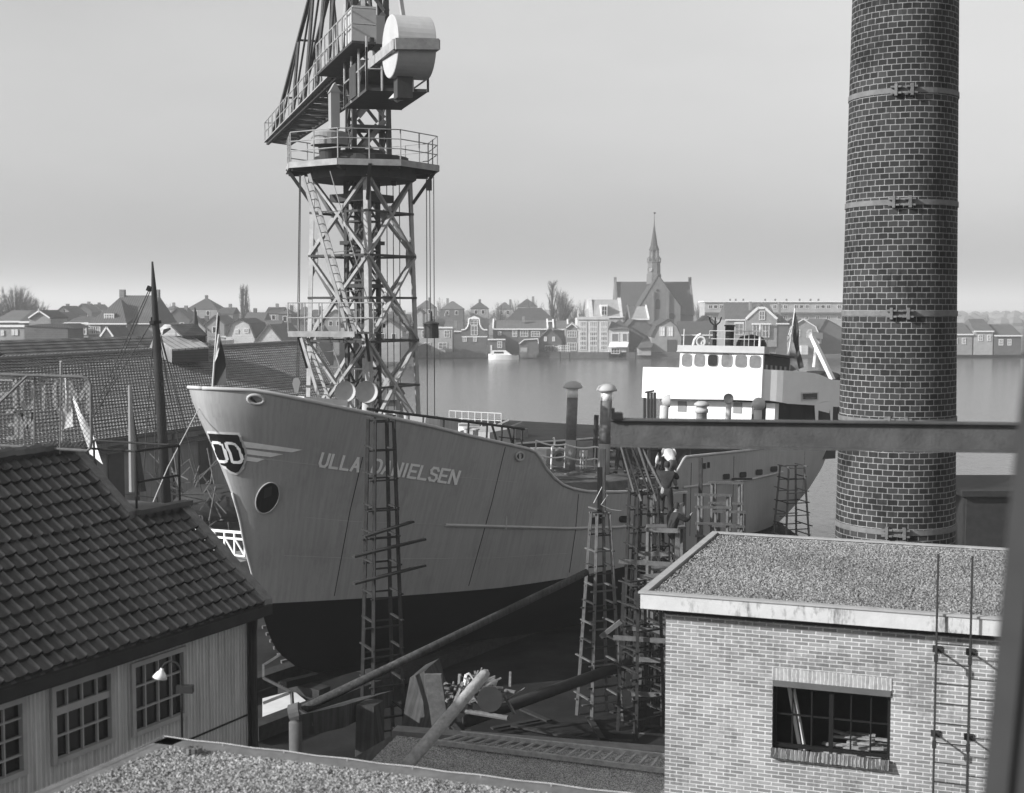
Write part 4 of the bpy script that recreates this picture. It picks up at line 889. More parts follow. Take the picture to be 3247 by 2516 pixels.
# davits and lifeboat aft
mb = MB()
d0, d1 = P(2576, 1070, 74), P(2640, 1205, 73)
mb.beam(d0, d1, .28, .2); mb.tube([P(2592, 1075, 76), P(2582, 1165, 76)], .12, 8); mb.beam(P(2566, 1062, 74), P(2600, 1066, 75), .35, .35); mb.beam(P(2597, 1062, 75), P(2597, 1090, 75), .2, .2); mb.build('boat_davit', 'white', ship)
mb = MB(); a, b_ = P(2560, 1180, 76), P(2660, 1190, 74); mb.tube([a, a.lerp(b_, .15) - V((0, 0, .35)), a.lerp(b_, .5) - V((0, 0, .5)), a.lerp(b_, .85) - V((0, 0, .3)), b_], [.08, .5, .65, .5, .1], 12); mb.build('lifeboat', 'dark', ship, smooth=True)
mb = MB(); a, b_ = P(2600, 1195, 73), P(2660, 1260, 73); sbox(mb, 41.5, 43.5, -3.3, -1.5, -.6, .7); mb.build('aft_locker', 'dark', ship)
mb = MB(); sbox(mb, 24.8, 31.6, -2.7, 2.7, -3.2, -1.75); mb.build('added_dark_box', 'dark', ship)  # last box is added to darken the bright strip before the deckhouse
# flags (things of their own)
f1 = thing('bow_flag', 'dark and pale flag hanging limp from the staff at the ship bow', 'flag', fs0)
up_ = fs0.lerp(fs1, .97)
flagmesh(up_, P(694, 1005, 35.5), P(722, 1222, 35.4), fs0.lerp(fs1, .06), 'cloth', 'flagd', f1, amp=.10)
flagmesh(P(690, 1060, 35.3), P(694, 1060, 35.2), P(692, 1130, 35.1), P(680, 1150, 35.3), 'pale_band', 'flagl', f1, amp=.06)
f2 = thing('stern_flag', 'large dark flag hanging from a sloping staff behind the wheelhouse', 'flag', P(2494, 1160, 68))
MB().tube([P(2494, 1165, 68), P(2521, 978, 68)], .035, 6).build('staff', 'white2', f2)
flagmesh(P(2520, 985, 68), P(2523, 985, 67.9), P(2545, 1165, 67.8), P(2505, 1180, 68), 'cloth', 'flagd', f2, amp=.2)
flagmesh(P(2519, 1000, 67.9), P(2515, 1040, 67.7), P(2488, 1105, 67.6), P(2508, 1060, 67.9), 'pale_corner', 'flagl', f2, amp=.05)
flagmesh(P(2510, 1075, 67.7), P(2518, 1090, 67.6), P(2534, 1180, 67.6), P(2500, 1150, 67.8), 'middle_panel', 'flagm', f2, amp=.05)
# cap: port bow mooring wire to the shore
w0 = P(632, 1292, 35.4); wi = MB(); wi.tube([w0, P(533, 1480, 33.5), G(470, 1660, 2.0) if False else P(440, 1700, 31.5)], .015, 5); wi.build('mooring_wire', 'rope', None, 'pale mooring wire running from the ship bow down to the left', 'wire')
# ================================================================== THE CRANE
CA = .569; ccx, ccy = -5.62, 50.0
ex = V((math.cos(CA), -math.sin(CA), 0)); ey = V((math.sin(CA), math.cos(CA), 0))
def CP(x, y, z): return V((ccx, ccy, 0)) + ex * x + ey * y + V((0, 0, z))
CR = Matrix((ex, ey, V((0, 0, 1)))).transposed()
cr = thing('tower_crane', 'tall lattice shipyard crane with octagonal platform rising behind the ship', 'crane', (ccx, ccy, 0), CR)
def ha(z): return interp(z, [(0, 1.75), (7.6, 1.52), (16.4, 1.33)])
Zl = [0, 3.5, 6.9, 8.55, 10.25, 11.85, 13.4, 15.0, 16.3]
cor = [(-1, -1), (1, -1), (1, 1), (-1, 1)]
def cc(i, z): a = ha(z); return CP(cor[i][0] * a, cor[i][1] * a, z)
for i in range(4):
    mb = MB()
    for z0, z1 in zip(Zl, Zl[1:]):
        p_, q_ = cc(i, z0), cc(i, z1); ox = ex * cor[i][0] * -.09; oy = ey * cor[i][1] * -.09
        mb.beam(p_ + ox, q_ + ox, .20, .03, up=ey); mb.beam(p_ + oy, q_ + oy, .20, .03, up=ex)
    mb.build('leg', 'crane', cr)
def member(a, b_, w=.12, nm='brace', mt='crane', up=(0, 0, 1)):
    mb = MB(); mb.beam(a, b_, w, w * .7, up); return mb
for fi in range(4):
    i, j = fi, (fi + 1) % 4
    for zb, zc_, ztp in ((0, 3.5, 6.9), (6.9, 8.55, 10.25), (10.25, 11.85, 13.4), (13.4, 15.0, 16.3)):
        mb = MB(); mb.beam(cc(i, zb), cc(j, ztp), .15, .10); mb.beam(cc(j, zb), cc(i, ztp), .15, .10); mb.build('cross_brace', 'crane', cr)
        m_ = (cc(i, zc_) + cc(j, zc_)) / 2; nrm = (ex if fi in (1, 3) else ey)
        dirv = (cc(j, zc_) - cc(i, zc_)).normalized(); nn = dirv.cross(V((0, 0, 1)))
        gm = MB(); gm.prism([m_ + dirv * x + V((0, 0, z)) - nn * .06 for x, z in ((-.22, 0), (0, -.25), (.22, 0), (0, .25))], nn * .03); gm.build('gusset_plate', 'crane', cr)
        for k_, z in ((i, zb), (j, zb), (i, ztp), (j, ztp)):
            if z < 1 or z > 16: continue
            s_ = 1 if k_ == i else -1; c0 = cc(k_, z) - nn * .07; sg_ = 1 if z == zb else -1
            gm = MB(); gm.prism([c0, c0 + dirv * s_ * .38, c0 + dirv * s_ * .34 + V((0, 0, sg_ * .35)), c0 + dirv * s_ * .12 + V((0, 0, sg_ * .75)), c0 + V((0, 0, sg_ * .75))], nn * .03); gm.build('gusset_plate', 'crane', cr)
    for z in Zl[1:]:
        mb = MB(); mb.beam(cc(i, z), cc(j, z), .10 if z not in (10.25, 13.4) else .16, .08); mb.build('girt', 'craned', cr)
# rotating mast inside the tower
mb = MB(); q = .42
for a, b_ in cor: mb.beam(CP(a * q, b_ * q, 1), CP(a * q, b_ * q, 16.4), .16, .12)
o = mb.build('inner_mast', 'craned', cr)
mb = MB()
zz = 1.5; k = 0
while zz < 16:
    for i in range(4):
        a, b_ = cor[i], cor[(i + 1) % 4]; mb.beam(CP(a[0] * q, a[1] * q, zz), CP(b_[0] * q, b_[1] * q, zz + 1.1), .07); mb.beam(CP(a[0] * q, a[1] * q, zz), CP(b_[0] * q, b_[1] * q, zz), .07)
    zz += 1.1
mb.build('mast_lacing', 'craned', o)
for z in (15.55, 13.9, 12.3, 10.8): mb = MB(); mb.box(CP(0, 0, z), (1.7 if z > 15 else 1.2, 1.7 if z > 15 else 1.2, .28 if z > 15 else .14), CR); mb.build('mast_collar', 'craned', cr)
# octagonal platform
def octp(r, z, n=8, ph=.39): return [CP(r * math.cos(2 * math.pi * (i) / n + ph), r * math.sin(2 * math.pi * i / n + ph), z) for i in range(n)]
PZ = 16.75; PR = 2.95
mb = MB(); mb.prism(octp(PR, PZ - .08), (0, 0, .08)); o = mb.build('platform', 'craned', cr)
mb = MB(); oc = octp(PR, PZ - .12)
for i in range(8): mb.beam(oc[i], oc[(i + 1) % 8], .07, .22)
mb.build('platform_edge', 'crane', o)
mb = MB()
for i in range(8): mb.beam(CP(0, 0, PZ - .3), octp(PR - .1, PZ - .2)[i], .10, .22)
for i in range(4): mb.beam(cc(i, 15.4), CP(cor[i][0] * 1.95, cor[i][1] * 1.95, PZ - .15), .12)
mb.prism(octp(2.1, PZ - .55), (0, 0, .45)); mb.build('platform_girders', 'craned', o)
mb = MB(); oc = octp(PR - .05, PZ)
for i in range(8):
    a, b_ = oc[i], oc[(i + 1) % 8]
    for t_ in (0, .5): q = a.lerp(b_, t_); mb.tube([q, q + V((0, 0, 1.05))], .024, 6)
    for h_ in (.38, .72, 1.05): mb.tube([a + V((0, 0, h_)), b_ + V((0, 0, h_))], .02, 6)
mb.build('platform_railing', 'crane', cr)
mb = MB(); mb.lathe(CP(0, 0, PZ), [(1.75, .08), (1.75, .30), (1.5, .34), (.9, .34), (.9, .55)], 32); mb.build('slewing_ring', 'craned', cr, smooth=False)
mb = MB(); c = P(1045, 452, 48.6); mb.lathe(c, [(.01, -.12), (.68, -.12), (.68, .30), (.60, .36), (.01, .36)], 28); mb.build('slip_ring_drum', 'flat', cr)
mb = MB(); mb.lathe(c, [(.35, -.7), (.42, -.12)], 20); mb.lathe(CP(0, 0, 0) * 0 + c - V((0, 0, .98)), [(.52, 0), (.52, .28), (.01, .28)], 20); mb.build('drum_pedestal', 'craned', cr)
# upper column (slewing part): turned with the jib
JD = V((-7.3, 22, 0)).normalized(); JN = V((JD.y, -JD.x, 0))        # outward along the jib, sideways to the right
def JP(l, s, z): return V((ccx, ccy, 0)) + JD * l + JN * s + V((0, 0, z))
uc = (-.62, .62); CZ1 = 24.5
for sx in (-1, 1):
    for sy in (-1, 1): mb = MB(); mb.beam(JP(sy * .62, sx * .66 + .25, PZ + .3), JP(sy * .5, sx * .55 + .25, 27), .17, .17, up=JD); mb.build('column_post', 'craned', cr)
for z0 in (17.2, 18.5, 19.8, 21.1, 22.4, 23.7):
    for sy in (-1, 1):
        mb = MB(); mb.beam(JP(sy * .66, -.5 + .25, z0), JP(sy * .66, .5 + .25, z0 + 1.2), .2, .04, up=JD); mb.beam(JP(sy * .63, .5 + .25, z0), JP(sy * .63, -.5 + .25, z0 + 1.2), .12, .04, up=JD); mb.build('column_brace', 'iron', cr)
    for sx in (-1, 1): mb = MB(); mb.beam(JP(-.6, sx * .68 + .25, z0), JP(.6, sx * .68 + .25, z0 + 1.2), .12, .04, up=JN); mb.beam(JP(.6, sx * .66 + .25, z0), JP(-.6, sx * .66 + .25, z0 + 1.2), .12, .04, up=JN); mb.build('column_brace', 'craned', cr)
mb = MB(); mb.box(JP(0, .25, 18.15), (1.4, 1.45, .12), Matrix((JN, JD, V((0, 0, 1)))).transposed()); mb.build('column_plate', 'craned', cr)
# hut by the column
JR = Matrix((JN, JD, V((0, 0, 1)))).transposed()
h0 = P(1060, 420, 48.3); mb = MB(); mb.box(h0 + V((0, 0, .75)), (.32, .5, 1.3), JR); mb.prism([h0 + JN * x + JD * -.26 + V((0, 0, z)) for x, z in ((-.2, 1.4), (.2, 1.4), (0, 1.75))], JD * .54); mb.build('control_hut', 'flat', cr)
# jib : two bottom chords with walkway lacing, rising top chord
BZ = 20.25; JL = 22.4; jw = 1.05
def chord(a, b_, w=.22, nm='jib_chord', mt='craned'): mb = MB(); mb.beam(a, b_, w, .28); return mb.build(nm, mt, cr)
jc = []
for s_ in (-jw, jw): jc.append(chord(JP(-5.6, s_ * 1.0 + .25, BZ), JP(JL, s_ * .55 + .25, BZ), .14))
mb = MB(); n = 26
for i in range(n):
    l0 = lerp(.8, JL, i / n); l1 = lerp(.8, JL, (i + 1) / n); k0 = lerp(1, .55, i / n) * jw; sg_ = 1 if i % 2 else -1
    mb.beam(JP(l0, -k0 + .25, BZ - .05), JP(l0, k0 + .25, BZ - .05), .10, .10); mb.beam(JP(l0, -k0 * sg_ + .25, BZ - .08), JP(l1, k0 * sg_ + .25, BZ - .08), .07, .07)
mb.build('jib_lacing', 'craned', cr)
apz = 29.5
def topz(l): return lerp(apz, BZ + .3, max(0, l) / (JL - 1.0)) if l < JL - 1 else BZ + .3
for s_ in (-1, 1):
    mb = MB(); mb.beam(JP(0, .25 + s_ * .3, apz), JP(JL - 1.5, .25 + s_ * .5, BZ + .15), .16, .16); mb.build('jib_top_chord', 'craned', cr)
for l in (2.8, 5.6, 9.0, 13.0, 17.5):
    mb = MB(); zt_ = lerp(apz, BZ + .15, l / (JL - 1.5)); kb = lerp(1, .55, l / JL) * jw
    for s_ in (-1, 1):
        mb.beam(JP(l, .25 + s_ * kb, BZ), JP(l, .25 + s_ * lerp(.3, .5, l / JL), zt_), .12, .10)
        l2 = l + 3.0; mb.beam(JP(l, .25 + s_ * lerp(.3, .5, l / JL), zt_), JP(min(l2 + .6, JL), .25 + s_ * kb * .93, BZ), .08, .07)
    mb.beam(JP(l, .25 - .35, zt_), JP(l, .25 + .35, zt_), .1, .08); mb.build('jib_frame', 'craned', cr)
mb = MB()   # A frame over the column
for s_ in (-1, 1): mb.beam(JP(-3.2, .25 + s_ * .8, BZ), JP(0, .25 + s_ * .3, apz), .14, .12); mb.beam(JP(-7.4, .25 + s_ * .75, 22.6), JP(-.2, .25 + s_ * .3, apz), .09, .09); mb.beam(JP(1.0, .25 + s_ * .8, BZ), JP(.1, .25 + s_ * .3, apz), .14, .12)
mb.build('a_frame', 'crane', cr)
# jib walkway with railing on the left side
mb = MB(); sL = -1.0
mb.beam(JP(.9, sL + .12, BZ + .02), JP(JL + .1, -.40, BZ + .02), .24, .05); mb.build('jib_walkway', 'crane', cr)
mb = MB(); n = 14
for i in range(n + 1):
    l = lerp(0, JL + .2, i / n); s_ = lerp(sL, -.45, i / n); mb.tube([JP(l, s_, BZ), JP(l, s_, BZ + 1.05)], .03, 6)
for h_ in (.55, 1.05): mb.tube([JP(0, sL, BZ + h_), JP(JL + .2, -.45, BZ + h_)], .028, 6)
mb.tube([JP(JL + .2, -.45, BZ + 1.05), JP(JL + .2, .8, BZ + 1.05)], .028, 6)
for h_ in (0, 1.05): mb.tube([JP(JL + .2, .8, BZ), JP(JL + .2, .8, BZ + 1.05)], .028, 6)
mb.build('jib_railing', 'crane', cr)
# upper winch deck (left), its railing and equipment box
mb = MB(); mb.prism([JP(-5.7, -1.5, 20.15), JP(-5.7, -.7, 20.15), JP(.9, -.7, 20.15), JP(.9, -1.5, 20.15)], (0, 0, .08)); mb.build('winch_deck', 'craned', cr)
mb = MB()
for i in range(9): l = lerp(-5.7, .9, i / 8); mb.tube([JP(l, -1.5, 20.23), JP(l, -1.5, 21.3)], .03, 6)
for h_ in (.55, 1.07): mb.tube([JP(-5.7, -1.5, 20.23 + h_), JP(.9, -1.5, 20.23 + h_)], .028, 6); mb.tube([JP(-5.7, -1.5, 20.23 + h_), JP(-5.7, -.7, 20.23 + h_)], .028, 6)
mb.build('winch_deck_railing', 'crane', cr)
mb = MB(); mb.box(JP(-4.7, -1.0, 20.85), (.8, 1.3, 1.2), JR); mb.build('switch_cabinet', 'drum', cr)
mb = MB(); mb.box(JP(-1.4, .0, 21.4), (.9, 1.3, 1.0), JR); mb.build('winch_housing', 'flat', cr)
# machinery platform under the counterweight
MZ = 18.55
pa, pb, pc, pd_ = G(1093, 345, MZ), G(1163, 288, MZ), G(1357, 293, MZ), G(1272, 350, MZ)
mb = MB(); mb.prism([pa, pb, pc, pd_], (0, 0, .10)); mb.build('machine_platform', 'craned', cr)
mb = MB()
def railrun(a, b_, n, mb, h=1.6):
    for i in range(n + 1): q = a.lerp(b_, i / n); mb.tube([q, q + V((0, 0, h))], .04, 6)
    for h_ in (h * .5,): mb.tube([a + V((0, 0, h_)), b_ + V((0, 0, h_))], .03, 6)
railrun(pa, pb, 3, mb, 1.75); railrun(pb, pc, 4, mb, 1.4); railrun(pc, pd_, 1, mb, .9); railrun(pa, pd_, 2, mb, .9)
mb.build('platform_hangers', 'crane', cr)
mb = MB(); q = (pa + pb + pc + pd_) / 4; mb.box(q + V((-.4, .3, .65)), (1.5, 1.1, 1.1), JR); mb.lathe(q + V((-.2, 0, .9)), [(.01, -.7), (.45, -.7), (.45, .7), (.01, .7)], 16, JR @ Matrix.Rotation(math.pi / 2, 3, 'Y')); mb.build('hoist_motor', 'craned', cr)
# counterweight drum
cw0 = P(1236, 148, 42.4); cw1 = P(1375, 150, 42.9); ax = (cw1 - cw0); axn = V((ax.x, ax.y, 0)).normalized(); rq = axn.to_track_quat('Z', 'Y').to_matrix(); rC = .98; lC = ax.length * .86
mb = MB(); mb.lathe(cw0, [(.01, 0), (rC * .98, 0), (rC, .02), (rC, lC - .02), (rC * .98, lC), (.01, lC)], 40, rq); mb.build('counterweight_drum', 'drum', cr, smooth=False)
mb = MB(); bz = cw0.z - .12
for a, b_ in ((JP(-1.0, .75, bz), cw0 + V((0, 0, -.12))), ): mb.beam(a, b_ - axn * .08 - JD * .9, .12, .34)
mb.beam(cw0 - axn * .08 - JD * 1.08 + V((0, 0, -.12)), cw1 - axn * .12 - JD * 1.08 + V((0, 0, -.12)), .10, .34); mb.beam(cw1 - axn * .12 - JD * 1.05 + V((0, 0, -.12)), cw1 - axn * .12 + JD * 4 + V((0, 0, -.12)), .10, .3); mb.beam(cw0 - axn * .08 - JD * 1.05 + V((0, 0, -.12)), cw0 - axn * .08 + JD * 4 + V((0, 0, -.12)), .10, .3)
mb.build('counterweight_frame', 'crane', cr)
mb = MB(); q = cw0.lerp(cw1, .3) - V((0, 0, rC + .3)); mb.box(q, (.5, .5, .7), JR); mb.build('sheave_block', 'craned', cr)
def crlamp(u, v, Y):
    c = P(u, v, Y); o = MB().lathe(c, [(.05, .3), (.06, .12), (.12, .08), (.27, -.08), (.26, -.1), (.10, -.02), (.01, 0)], 18).build('crane_lamp', 'drum', cr, smooth=True)
    MB().lathe(c - V((0, 0, .10)), [(.01, -.10), (.09, -.05), (.09, .04)], 12).build('bulb', 'greyp', o, smooth=True)
crlamp(1259, 306, 43); crlamp(965, 345, 60); crlamp(873, 425, 72)
# lower landing and the ladders
lz = P(1000, 1058, 46.8).z
la, lb = P(914, 1058, 46.9), P(1185, 1062, 46.2); la.z = lb.z = lz
lfd = (lb - la).normalized(); lnn = V((-lfd.y, lfd.x, 0))
mb = MB(); mb.prism([la, lb, lb + lnn * .95, la + lnn * .95], (0, 0, .05)); mb.build('landing', 'craned', cr)
mb = MB(); mb.beam(la - V((0, 0, .02)), la.lerp(lb, .78) - V((0, 0, .02)), .06, .2); mb.build('landing_edge', 'crane', cr)
mb = MB()
for a, b_, n in ((la, lb, 5), (la + lnn * .95, lb + lnn * .95, 4)):
    for i in range(n + 1): q = a.lerp(b_, i / n); mb.tube([q, q + V((0, 0, 1.08))], .022, 6)
    for h_ in (.55, 1.08): mb.tube([a + V((0, 0, h_)), b_ + V((0, 0, h_))], .022, 6)
for h_ in (.55, 1.08): mb.tube([la + V((0, 0, h_)), la + lnn * .95 + V((0, 0, h_))], .022, 6); mb.tube([lb + V((0, 0, h_)), lb + lnn * .95 + V((0, 0, h_))], .022, 6)
mb.build('landing_railing', 'crane', cr)
mb = MB(); mb.beam(la + V((.3, .3, 0)), cc(0, lz - 1.3), .1); mb.beam(lb + V((-.3, .3, 0)), cc(1, lz - 1.0), .1); mb.build('landing_strut', 'craned', cr)
def stair(a0, a1, b0, b1, n, nm):
    mb = MB(); mb.beam(a0, a1, .05, .12); mb.beam(b0, b1, .05, .12); o = mb.build(nm, 'crane', cr)
    r_ = MB()
    for i in range(1, n): t_ = i / n; r_.tube([a0.lerp(a1, t_), b0.lerp(b1, t_)], .018, 5)
    r_.build('rungs', 'crane', o)
    mb = MB(); up_ = (V((0, 0, 1)) + (b0 - a0).normalized() * .5).normalized(); h0, h1 = b0.lerp(b1, .0) + V((.75, 0, .1)), b0.lerp(b1, 1) + V((.75, 0, .1)); mb.tube([h0, h1], .018, 5)
    for t_ in (.25, .5, .75): mb.tube([b0.lerp(b1, t_), h0.lerp(h1, t_)], .014, 5)
    mb.build('hand_rail', 'crane', o)
stair(P(960, 558, 47.2), P(1104, 1052, 46.6), P(980, 552, 47.6), P(1125, 1052, 47.2), 19, 'upper_ladder')
stair(P(955, 1072, 46.8), P(1016, 1275, 46.4), P(974, 1072, 47.2), P(1046, 1275, 46.8), 9, 'lower_ladder')
# hoist cables and blocks
def cable(pts, r=.018, **kw): return MB().tube(pts, r, 5).build('hoist_cable', 'cable', cr)
for u0_, u1_ in ((950, 941), (953, 947)): cable([P(u0_, 555, 48), P(u1_, 1205, 48)])
for u in (1352, 1362, 1375): cable([P(u, 562, 48), P(u + 3, 1030 if u == 1362 else 1330, 48)])
for u in (1226, 1246, 1266): cable([P(u, 560, 51.5), P(u + 4, 1300, 51.5)])
mb = MB(); c = P(1360, 588, 48); mb.box(c, (.2, .3, .36)); mb.build('sheave', 'black', cr); mb = MB(); mb.box(P(1249, 572, 50), (.16, .3, .4)); mb.build('sheave', 'black', cr)
mb = MB(); c = P(1367, 1050, 48); mb.lathe(c, [(.01, -.26), (.27, -.26), (.27, .24), (.30, .24), (.30, .28), (.06, .36), (.04, .7), (.01, .72)], 18); mb.build('tension_weight', 'craned', cr)
mb = MB(); c = P(941, 1222, 48); mb.prism([c + V((x, -.1, z)) for x, z in ((-.10, .24), (.08, .28), (.15, .12), (.06, -.26), (-.06, -.26), (-.15, .06))], (0, .2, 0)); mb.build('hook_block', 'flat', cr)
mb = MB(); mb.tube([c + V((0, 0, -.34)), c + V((.02, 0, -.5)), c + V((.12, 0, -.6)), c + V((.14, 0, -.72)), c + V((.02, 0, -.8)), c + V((-.1, 0, -.74))], .04, 6); mb.build('hook', 'craned', cr)
# ================================================================== BIG TILED SHED behind the workshop
sh = thing('long_shed', 'long boat shed with large pale pantile roof behind the mast', 'building', G(450, 1380, 0) * 1.0)
He, Hr = 4.5, 8.5
e0, e1 = G(291, 1398, He), G(620, 1355, He); ed = (e1 - e0).normalized(); eA = e0 - ed * 9; eB = e0 + ed * 26.5
r0, r1 = G(0, 1141, Hr), G(942, 1085, Hr); rd = (r1 - r0).normalized(); rA = r0 - rd * 4; rB = G(1003, 1084, Hr)
nrm = (eB - eA).cross(rA - eA).normalized(); 
if nrm.z < 0: nrm = -nrm
def stile(A, B, C, D_, nu, nv, mb):    # A,B along the eave, D,C along the ridge: stepped and rolled tiles
    K = 4
    for r in range(nv):
        base = len(mb.v)
        for i in range(nu * K + 1):
            ti = min(i // K, nu - 1); u_ = i / (nu * K); ph = (i % K)
            hg = (0, -.01, .0, .03)[ph]
            for fr_, lift in ((0, .035), (.96, .0)):
                t_ = (r + fr_) / nv; q = A.lerp(B, u_).lerp(D_.lerp(C, u_), t_); mb.v.append(q + nrm * (hg + lift))
        for i in range(nu * K): a = base + 2 * i; mb.f.append((a, a + 2, a + 3, a + 1))
    return mb
mb = MB(); stile(eA, eB, rB, rA, 140, 26, mb); sdir = (rA - eA); sdir = (sdir - ed * sdir.dot(ed)).normalized(); mb.uvf = lambda co, pg: (co.dot(ed) + co.dot(sdir) * .35, co.dot(sdir)); mb.build('roof', 'tilef', sh)
mb = MB(); dz_ = V((0, 0, .8)); mb.prism([eA - dz_, eB - dz_, rB - dz_, rA - dz_], (0, 0, -.05)); back0, back1 = rA + V((-ed.y, ed.x, 0)) * 9 - V((0, 0, 3.4)), rB + V((-ed.y, ed.x, 0)) * 9 - V((0, 0, 3.4)); mb.prism([rA, rB, back1, back0], (0, 0, -.1)); mb.build('roof_deck', 'tiled', sh)
mb = MB(); 
for i in range(120): a, b_ = rA.lerp(rB, i / 120), rA.lerp(rB, (i + .97) / 120); mb.tube([a + V((0, 0, .04)), b_ + V((0, 0, .10))], [.12, .15], 6)
mb.build('ridge_tiles', 'iron', sh)
wi_ = V((-ed.y, ed.x, 0)) * .45
mb = MB(); a, b_ = eA + wi_, eB + wi_; mb.add([V((a.x, a.y, 0)), V((b_.x, b_.y, 0)), V((b_.x, b_.y, He)), V((a.x, a.y, He))], [(0, 1, 2, 3)])
mb.add([V((b_.x, b_.y, 0)), V((back1.x, back1.y, 0)), V((back1.x, back1.y, 4.8)), rB - V((0, 0, .2)), V((b_.x, b_.y, He))], [(0, 1, 2, 3, 4)]); mb.build('wall', 'wallgrey', sh)
mb = MB()
for k in range(12):
    q = eA.lerp(eB, k / 11) + wi_ * .9; mb.beam(V((q.x, q.y, 0)), V((q.x, q.y, He - .3)), .14 if k % 2 else .4, .1)
mb.build('wall_posts', 'darkm', sh)
for k in (.30, .52): 
    q0, q1 = eA.lerp(eB, k) + wi_ * .9, eA.lerp(eB, k + .035) + wi_ * .9; mb = MB(); mb.prism([V((q0.x, q0.y, .3)), V((q1.x, q1.y, .3)), V((q1.x, q1.y, He - .5)), V((q0.x, q0.y, He - .5))], -wi_ * .1); mb.build('door', 'dark', sh)
MB().beam(eA + V((.12, -.1, -.12)), eB + V((.12, -.1, -.12)), .16, .14).build('gutter', 'darkm', sh)
# roof of the parallel bay behind
mb = MB(); q0, q1 = G(-60, 1082, 9.3), G(500, 1064, 9.3); rr2 = (q1 - q0); q1b = q0 + rr2 * 1.25; off = V((ed.y, -ed.x, 0)) * 8 - V((0, 0, 3.6))
sh2 = thing('rear_shed', 'second shed with dark tiled roof parallel behind the long boat shed', 'building', V((q0.x, q0.y, 0)))
nr0 = nrm; mb = MB(); stile(q0 + off, q1b + off, q1b, q0, 110, 18, mb); rdn = rr2.normalized(); sd2 = (-off - rdn * (-off).dot(rdn)).normalized(); mb.uvf = lambda co, pg: (co.dot(rdn), co.dot(sd2)); mb.build('roof', 'tiled', sh2)
b0, b1 = q0 - V((off.x, off.y, -off.z)), q1b - V((off.x, off.y, -off.z)); mb = MB(); mb.prism([q0, q1b, b1, b0], (0, 0, -.1)); mb.prism([V((q1b.x + off.x, q1b.y + off.y, 0)), V((b1.x, b1.y, 0)), V((b1.x, b1.y, 5.6)), q1b - V((0, 0, .1)), q1b + off], V((-.1, -.2, 0))); mb.build('back_and_gable', 'wallgrey', sh2)
# dormer house on the shed roof
Yd = 92
dm = thing('roof_lantern', 'small boarded lantern house with pale plank roof on the shed ridge', 'roof lantern', P(600, 1140, Yd))
dp_ = V((-.5, 1, 0)).normalized() * 5
mb = MB(); mb.add([P(491, 1066, Yd), P(608, 1063, Yd + 2), P(662, 1100, Yd - 1), P(545, 1108, Yd - 3)], [(0, 1, 2, 3)]); 
def solid(pts, ex, nm, mt, par): m_ = MB(); m_.prism(pts, ex); return m_.build(nm, mt, par)
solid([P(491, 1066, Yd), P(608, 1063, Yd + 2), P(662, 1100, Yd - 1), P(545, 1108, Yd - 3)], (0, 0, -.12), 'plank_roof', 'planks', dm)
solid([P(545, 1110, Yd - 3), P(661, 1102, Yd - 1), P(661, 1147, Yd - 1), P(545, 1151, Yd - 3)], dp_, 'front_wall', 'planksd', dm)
solid([P(491, 1068, Yd), P(545, 1110, Yd - 3), P(545, 1151, Yd - 3), P(470, 1118, Yd)], (-.1, .2, 0), 'side_wall', 'wallgrey', dm)
solid([P(541, 1030, Yd + 1), P(621, 1026, Yd + 3), P(657, 1061, Yd + 2), P(578, 1066, Yd - .5)], (0, 0, -.12), 'upper_roof', 'tiled', dm)
solid([P(541, 1030, Yd + 1), P(500, 1066, Yd + 3), P(580, 1066, Yd)], dp_ * .4, 'gable', 'hw0', dm)
solid([P(600, 1064, Yd + 2), P(652, 1062, Yd + 2), P(652, 1086, Yd + 2), P(640, 1080, Yd + 2)], dp_ * .5, 'upper_wall', 'planksd', dm)
solid([P(519, 1045, Yd + .5), P(540, 1040, Yd + .5), P(542, 1045, Yd + .5), P(515, 1064, Yd + .5)], (0, -.05, 0), 'gable_opening', 'dark', dm)
MB().lathe(P(619, 1030, Yd + 3), [(.28, -.3), (.05, 1.2), (.01, 1.25)], 8).build('finial', 'craned', dm)
